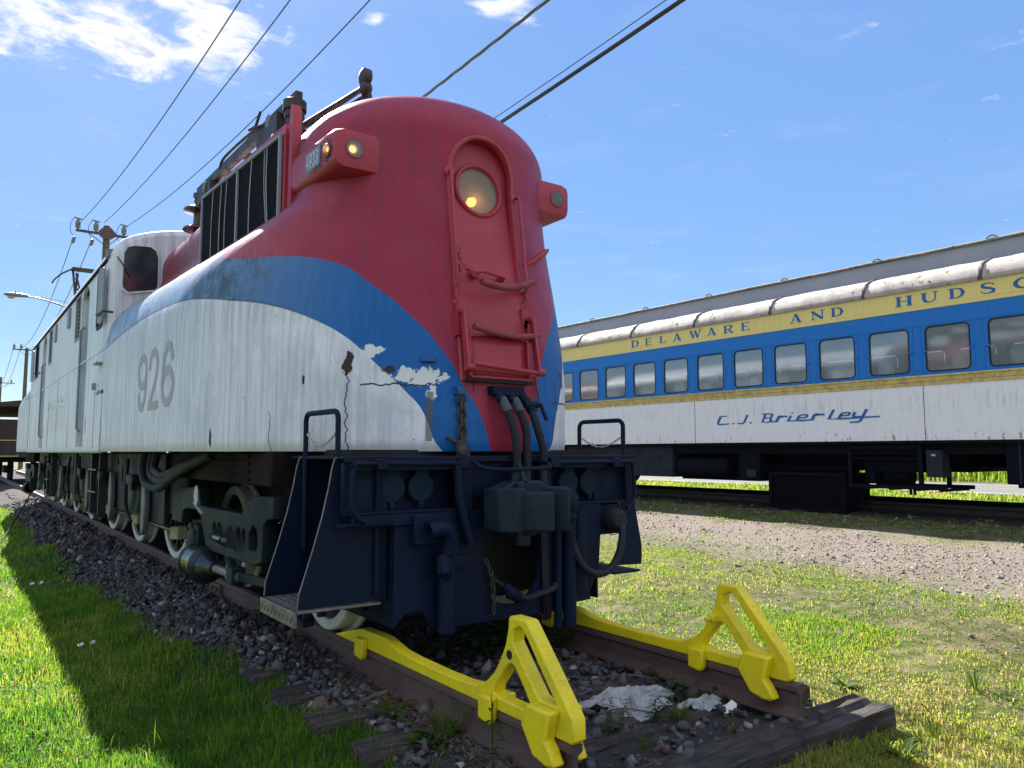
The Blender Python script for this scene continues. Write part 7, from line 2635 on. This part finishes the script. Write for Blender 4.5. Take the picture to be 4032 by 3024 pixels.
# ------------------------------------------------------------------ single weeds one can point at
def weed(kind, x, y, size, seed, label, z=None):
    r = random.Random(seed)
    z = float(gz(x, y)) if z is None else z
    V, T, C = [], [], []

    def leaf(p, d, L, w, droop, tint, seg=5, lobes=False):
        d = Vector(d).normalized()
        s = d.cross(Vector((0, 0, 1)))
        s = s.normalized() if s.length > .05 else Vector((1, 0, 0))
        k = len(V)
        q = Vector(p)
        dd = d.copy()
        for i in range(seg + 1):
            t = i / seg
            ww = w * math.sin(math.pi * min(max(t * .93 + .05, 0), 1)) ** .8
            if lobes:
                ww *= (1.0 if i % 2 else .45)
            V.extend([tuple(q - s * ww / 2), tuple(q + Vector((0, 0, -.12 * w))), tuple(q + s * ww / 2)])
            C.extend([tint] * 3)
            q = q + dd * (L / seg)
            dd = (dd + Vector((0, 0, -droop / seg))).normalized()
        for i in range(seg):
            a = k + i * 3
            for j in (0, 1):
                T.extend([(a + j, a + j + 1, a + j + 4), (a + j, a + j + 4, a + j + 3)])

    if kind == 'rosette':
        for i in range(r.randint(11, 17)):
            a = r.uniform(0, 6.28); e = r.uniform(.25, 1.2)
            leaf((x + .01 * math.cos(a), y + .01 * math.sin(a), z), (math.cos(a), math.sin(a), e), size * r.uniform(.6, 1.1), size * r.uniform(.16, .26), r.uniform(.6, 1.5), r.uniform(.2, .9), lobes=r.random() < .3)
    elif kind == 'tuft':
        for i in range(46):
            a = r.uniform(0, 6.28); rr = size * .25 * r.random()
            leaf((x + rr * math.cos(a), y + rr * math.sin(a), z), (math.cos(a) * .5, math.sin(a) * .5, 1.0), size * r.uniform(.5, 1.1), size * .035, r.uniform(.3, 1.2), r.uniform(.3, 1), seg=4)
    elif kind == 'stem':
        for s_ in range(3):
            bx, by = x + r.uniform(-.04, .04), y + r.uniform(-.04, .04)
            hgt = size * r.uniform(.6, 1.0)
            lean = Vector((r.uniform(-.25, .25), r.uniform(-.25, .25), 1)).normalized()
            n = 9
            for i in range(n):
                p = Vector((bx, by, z)) + lean * hgt * (i + 1) / n
                for q in range(2):
                    a = i * 2.4 + q * 3.1 + s_
                    leaf(p, (math.cos(a), math.sin(a), .35), size * .30 * (1.15 - .7 * i / n), size * .075, .8, r.uniform(.2, .9), seg=4, lobes=True)
            leaf((bx, by, z), lean, hgt, size * .02, 0, .2, seg=3)
    elif kind == 'tall':
        p = Vector((x, y, z)); d = Vector((r.uniform(-.15, .15), r.uniform(-.1, .1), 1)).normalized()
        leaf(p, d, size, .008, .05, .15, seg=8)
        for i in range(6):
            a = r.uniform(0, 6.28)
            leaf(p + d * size * (.1 + .13 * i), (math.cos(a), math.sin(a), .2), size * (.34 - .03 * i), size * .06, 1.2, r.uniform(.2, .8), seg=5)
        for i in range(4):
            leaf(p + d * size * (.72 + .05 * i), (r.uniform(-1, 1), r.uniform(-1, 1), 1), .03, .012, 0, .1, seg=3)
    elif kind == 'vine':
        for i in range(60):
            a = r.uniform(0, 6.28); rr = size * math.sqrt(r.random())
            leaf((x + rr * math.cos(a), y + .5 * rr * math.sin(a), z + r.uniform(.02, .22)), (r.uniform(-1, 1), r.uniform(-1, .2), r.uniform(-.2, .5)), r.uniform(.05, .10), r.uniform(.04, .07), .6, r.uniform(0, .5), seg=4)
    me = np_mesh('weed', np.array(V), np.array(T), M['weed'], np.array(C))
    o = place('weed', me)
    tag(o, label, 'weed', 'weeds growing around the end of the track')
    return o


# ------------------------------------------------------------------ litter
def crumple(name, c, sx, sy, h, n, seed, mat, label, cat, curl=1.0):
    r = np.random.default_rng(seed)
    u = np.linspace(-1, 1, n)
    U, W = np.meshgrid(u, u)
    ph = r.uniform(0, 6.28, 8)
    Z = sum(np.abs(np.sin(U * (2 + k) * 1.3 + W * (3.1 - k * .7) + ph[k])) / (k + 1.5) for k in range(4))
    Z = Z / Z.max() * h * (1.0 - .55 * (U ** 2 + W ** 2)).clip(.15, 1) + r.normal(0, .006, U.shape)
    R = 1 + .28 * np.sin(np.arctan2(W, U) * 3 + ph[4]) + .15 * np.sin(np.arctan2(W, U) * 7 + ph[5])
    X = U * sx * R + r.normal(0, sx * .02, U.shape); Y = W * sy * R + r.normal(0, sy * .02, U.shape)
    m = MB()
    m.add([(c[0] + a, c[1] + b, c[2] + d) for a, b, d in zip(X.ravel(), Y.ravel(), Z.ravel())], [(i * n + j, i * n + j + 1, (i + 1) * n + j + 1, (i + 1) * n + j) for i in range(n - 1) for j in range(n - 1)])
    o = m.build(name, mat, smooth=25)
    return tag(o, label, cat)


M['plastic'] = worn('dirty_white_sheeting', (.36, .37, .39), (.17, .17, .18), None, .6, 12, .6, bump=.5)

weed('rosette', -.95, 3.86, .17, 1, 'leafy rosette weed behind the first tie end left of the rail', -.19)
weed('rosette', -.93, 3.42, .16, 2, 'bright leafy rosette nearest the camera beside the left rail', -.19)
weed('rosette', -1.02, 3.36, .13, 12, 'low rosette left of the bright leafy one by the rail', -.19)
weed('tuft', -.90, 3.40, .22, 3, 'upright broad grass clump growing among the rosettes by the left rail', -.2)
weed('tall', -.90, 2.98, .36, 4, 'single tall weed stem leaning across the yellow stop', -.2)
weed('rosette', -.98, 4.55, .11, 5, 'small green plant left of the rail by the rear clamp of the stop', -.2)
weed('rosette', -1.10, 2.78, .15, 35, 'dark rosette at the bottom edge, in front of the left rail', -.26)
weed('tuft', -1.18, 3.05, .16, 36, 'grass tuft between the two nearest tie ends', -.24)
weed('stem', .62, 3.46, .16, 6, 'leafy weed against the right rail below the clamp', -.2)
weed('stem', .52, 3.10, .20, 7, 'ferny weed standing behind the white sheeting, toward the right rail', -.2)
weed('stem', .14, 2.92, .22, 8, 'tall ferny weed in front of the white sheeting, between the rails', -.2)
weed('tuft', .20, 2.86, .14, 9, 'grass tuft beside the ferny weed between the rails', -.19)
weed('rosette', .66, 3.0, .12, 10, 'small four leaved plant by the broken white scrap', -.19)
weed('stem', -.16, 2.98, .18, 11, 'ferny weed closest to the toe of the left stop', -.2)
weed('tuft', -.22, 2.70, .10, 13, 'low grass on the near tie behind the left stop', -.18)
weed('tuft', .35, 2.62, .08, 14, 'thin grass blades along the top of the last tie', -.18)
weed('vine', -.12, 4.50, .40, 15, 'dark ivy leaves under the locomotive pilot, left of the pocket', -.2)
weed('vine', .40, 4.60, .30, 16, 'dark ivy leaves under the locomotive pilot, by the right rail', -.2)
weed('stem', .68, 4.35, .26, 17, 'fern hanging by the steam pipe at the right rail', -.18)
weed('rosette', 1.75, 2.85, .13, 18, 'green dandelion like plant on the lawn right of the last tie')
weed('rosette', 1.05, 2.12, .16, 19, 'broad leaved plant in the shade in front of the last tie')
weed('tuft', 1.45, 2.15, .14, 20, 'tuft of long grass in front of the last tie on the right')
weed('tuft', 2.3, 2.3, .15, 21, 'bright grass tuft on the sunny lawn at the bottom right')
weed('tuft', -1.95, 4.45, .17, 22, 'grass tuft at the edge of the shadow on the left lawn')
weed('tuft', -1.75, 3.7, .17, 23, 'long bending grass tuft near the bottom of the shadow edge')
weed('rosette', -1.55, 4.1, .12, 24, 'broad leaved plant in the shaded lawn at the left')
crumple('crumpled_sheeting', (.22, 3.20, -.20), .25, .17, .13, 30, 3, M['plastic'], 'crumpled dirty white sheeting lying between the rails', 'sheeting')
crumple('crumpled_sheeting', (.52, 2.96, -.185), .13, .08, .05, 16, 5, M['plastic'], 'smaller torn white sheeting by the right rail', 'sheeting')
sc_ = MB().prism([(-.05, -.02), (.02, -.035), (.055, -.005), (.05, .03), (.0, .02), (-.03, .03)], 'z', 0, .004)
sc_ = MB().mesh(sc_, Matrix.Translation((.56, 2.82, -.165)) @ Matrix.Rotation(.5, 4, 'X') @ Matrix.Rotation(-.3, 4, 'Y'))
tag(sc_.build('plastic_scrap', M['paper']), 'flat white broken scrap on the ballast beside the right rail', 'scrap')
MB_ = MB().tube(catmull([(-1.06, 4.10, -.19), (-.98, 4.13, -.165), (-.90, 4.12, -.15), (-.86, 4.10, -.14)], 4), [.006] * 6 + [.014] * 6 + [.01], 7)
tag(MB_.build('stick', M['straw_wood'] if 'straw_wood' in M else M['pole']), 'pale broken stick lying across the tie end', 'stick')
for i, (x, y, l) in enumerate(((-2.10, 10.7, ('far white litter scrap, left one of its pair', 'far white litter scrap, right one of its pair')), (-2.04, 7.1, ('nearer white scrap on the left lawn, left of its pair', 'nearer white scrap on the left lawn, right of its pair')))):
    for q in (0, .09):
        m = MB().obox((x + q, y + q * .3, float(gz(x, y)) + .045), (.045, .03, .008), Matrix.Rotation(.6 + q * 5, 3, 'X') @ Matrix.Rotation(.4, 3, 'Z'))
        tag(m.build('litter_scrap', M['paper'], bevel=.002), l[1 if q else 0], 'litter', 'white litter on the left lawn')
for i, (x0, y0, x1, y1) in enumerate(((.02, 3.45, .40, 3.30), (-.1, 3.15, .15, 2.95), (.30, 3.62, .62, 3.40), (-.05, 3.72, .28, 3.66))):
    z = -.155
    tw = MB().tube(catmull([(x0, y0, z), ((x0 + x1) / 2, (y0 + y1) / 2 + .03, z + .02), (x1, y1, z)], 5), .004, 5)
    tag(tw.build('twig', M['pole']), ['thin twig beside the sheeting, toward the locomotive', 'bent twig at the left of the sheeting', 'twig lying toward the right rail', 'twig farthest back between the rails'][i], 'twig')


# ------------------------------------------------------------------ bushes and rough growth beyond the road
def bush(x, y, w, h, seed, label):
    r = np.random.default_rng(seed)
    z0 = float(gz(x, y))
    t = thing('bush', (x, y, z0), label, 'bush', 'bushes beyond the road')
    n = 900
    u = r.normal(0, 1, (n, 3)); u /= np.linalg.norm(u, axis=1)[:, None]
    rad = (.45 + .55 * r.random(n) ** .5) * (1 + .25 * np.sin(u[:, 0] * 5 + seed) * np.cos(u[:, 1] * 4))
    P = np.stack([x + u[:, 0] * rad * w / 2, y + u[:, 1] * rad * w / 2, z0 + h * .45 + u[:, 2] * rad * h * .55], 1)
    P[:, 2] = np.maximum(P[:, 2], z0 + .02)
    s = r.uniform(.05, .12, n)
    a = r.normal(0, 1, (n, 3)); a /= np.linalg.norm(a, axis=1)[:, None]
    b = np.cross(a, r.normal(0, 1, (n, 3))); b /= np.linalg.norm(b, axis=1)[:, None]
    V = np.stack([P - a * s[:, None], P + b * s[:, None] * .45, P + a * s[:, None], P - b * s[:, None] * .45], 1).reshape(-1, 3)
    k = (np.arange(n) * 4)[:, None]
    T = np.concatenate([k + np.array([[0, 1, 2]]), k + np.array([[0, 2, 3]])])
    place('crown', np_mesh('crown', V, T, M['grass'], np.repeat(np.clip(r.normal(.45, .25, n), 0, 1), 4)), t)
    st = MB()
    for q in range(5):
        st.tube([(x + r.uniform(-.05, .05), y, z0 - .05), (x + r.uniform(-w, w) * .25, y + r.uniform(-w, w) * .25, z0 + h * .7)], [.025, .01], 5)
    st.build('stems', M['pole'], t)


bl_ = ['low rounded bush beyond the road, farthest left under the coach', 'bush beyond the road seen between the cage and the generator cradle', 'spreading bush beyond the road behind the cradle',
       'tall weedy bush beyond the road right of the control cabinet', 'rounded bush beyond the road left of the water tank', 'bush beyond the road at the right edge', 'bush behind the tank', 'small bush past the coach end', 'bush far along the road']
for i, (x, y, w, h) in enumerate(((31, 26.5, 2.6, 1.1), (30.5, 21.5, 2.4, 1.2), (31, 18.6, 2.6, 1.3), (30.2, 15.6, 2.2, 1.2), (30.8, 14.0, 2.4, 1.4), (30.2, 11.6, 2.4, 1.2))):
    bush(x, y, w, h, 200 + i, bl_[i])
x, y = scatter(16000, 28.0, 36, 4, 46, lambda x, y: np.clip(vnoise(x, y, .5, 301) * 1.5, 0, 1), 302)
V, T, C = blades(x, y, rg.uniform(.25, .8, len(x)), .05, np.clip(rg.normal(.6, .2, len(x)), 0, 1), .4, rg)
o = place('tall_grass', np_mesh('tall_grass', V, T, M['grass'], C))
tag(o, 'rough tall grass on the bank beyond the road', 'tall grass', kind='stuff')
fp_ = MB().box(29.2, 29.3, 15.1, 15.2, .1, 1.25)
tag(fp_.build('marker_post', M['dark']), 'slim dark post in the grass beyond the road', 'post')
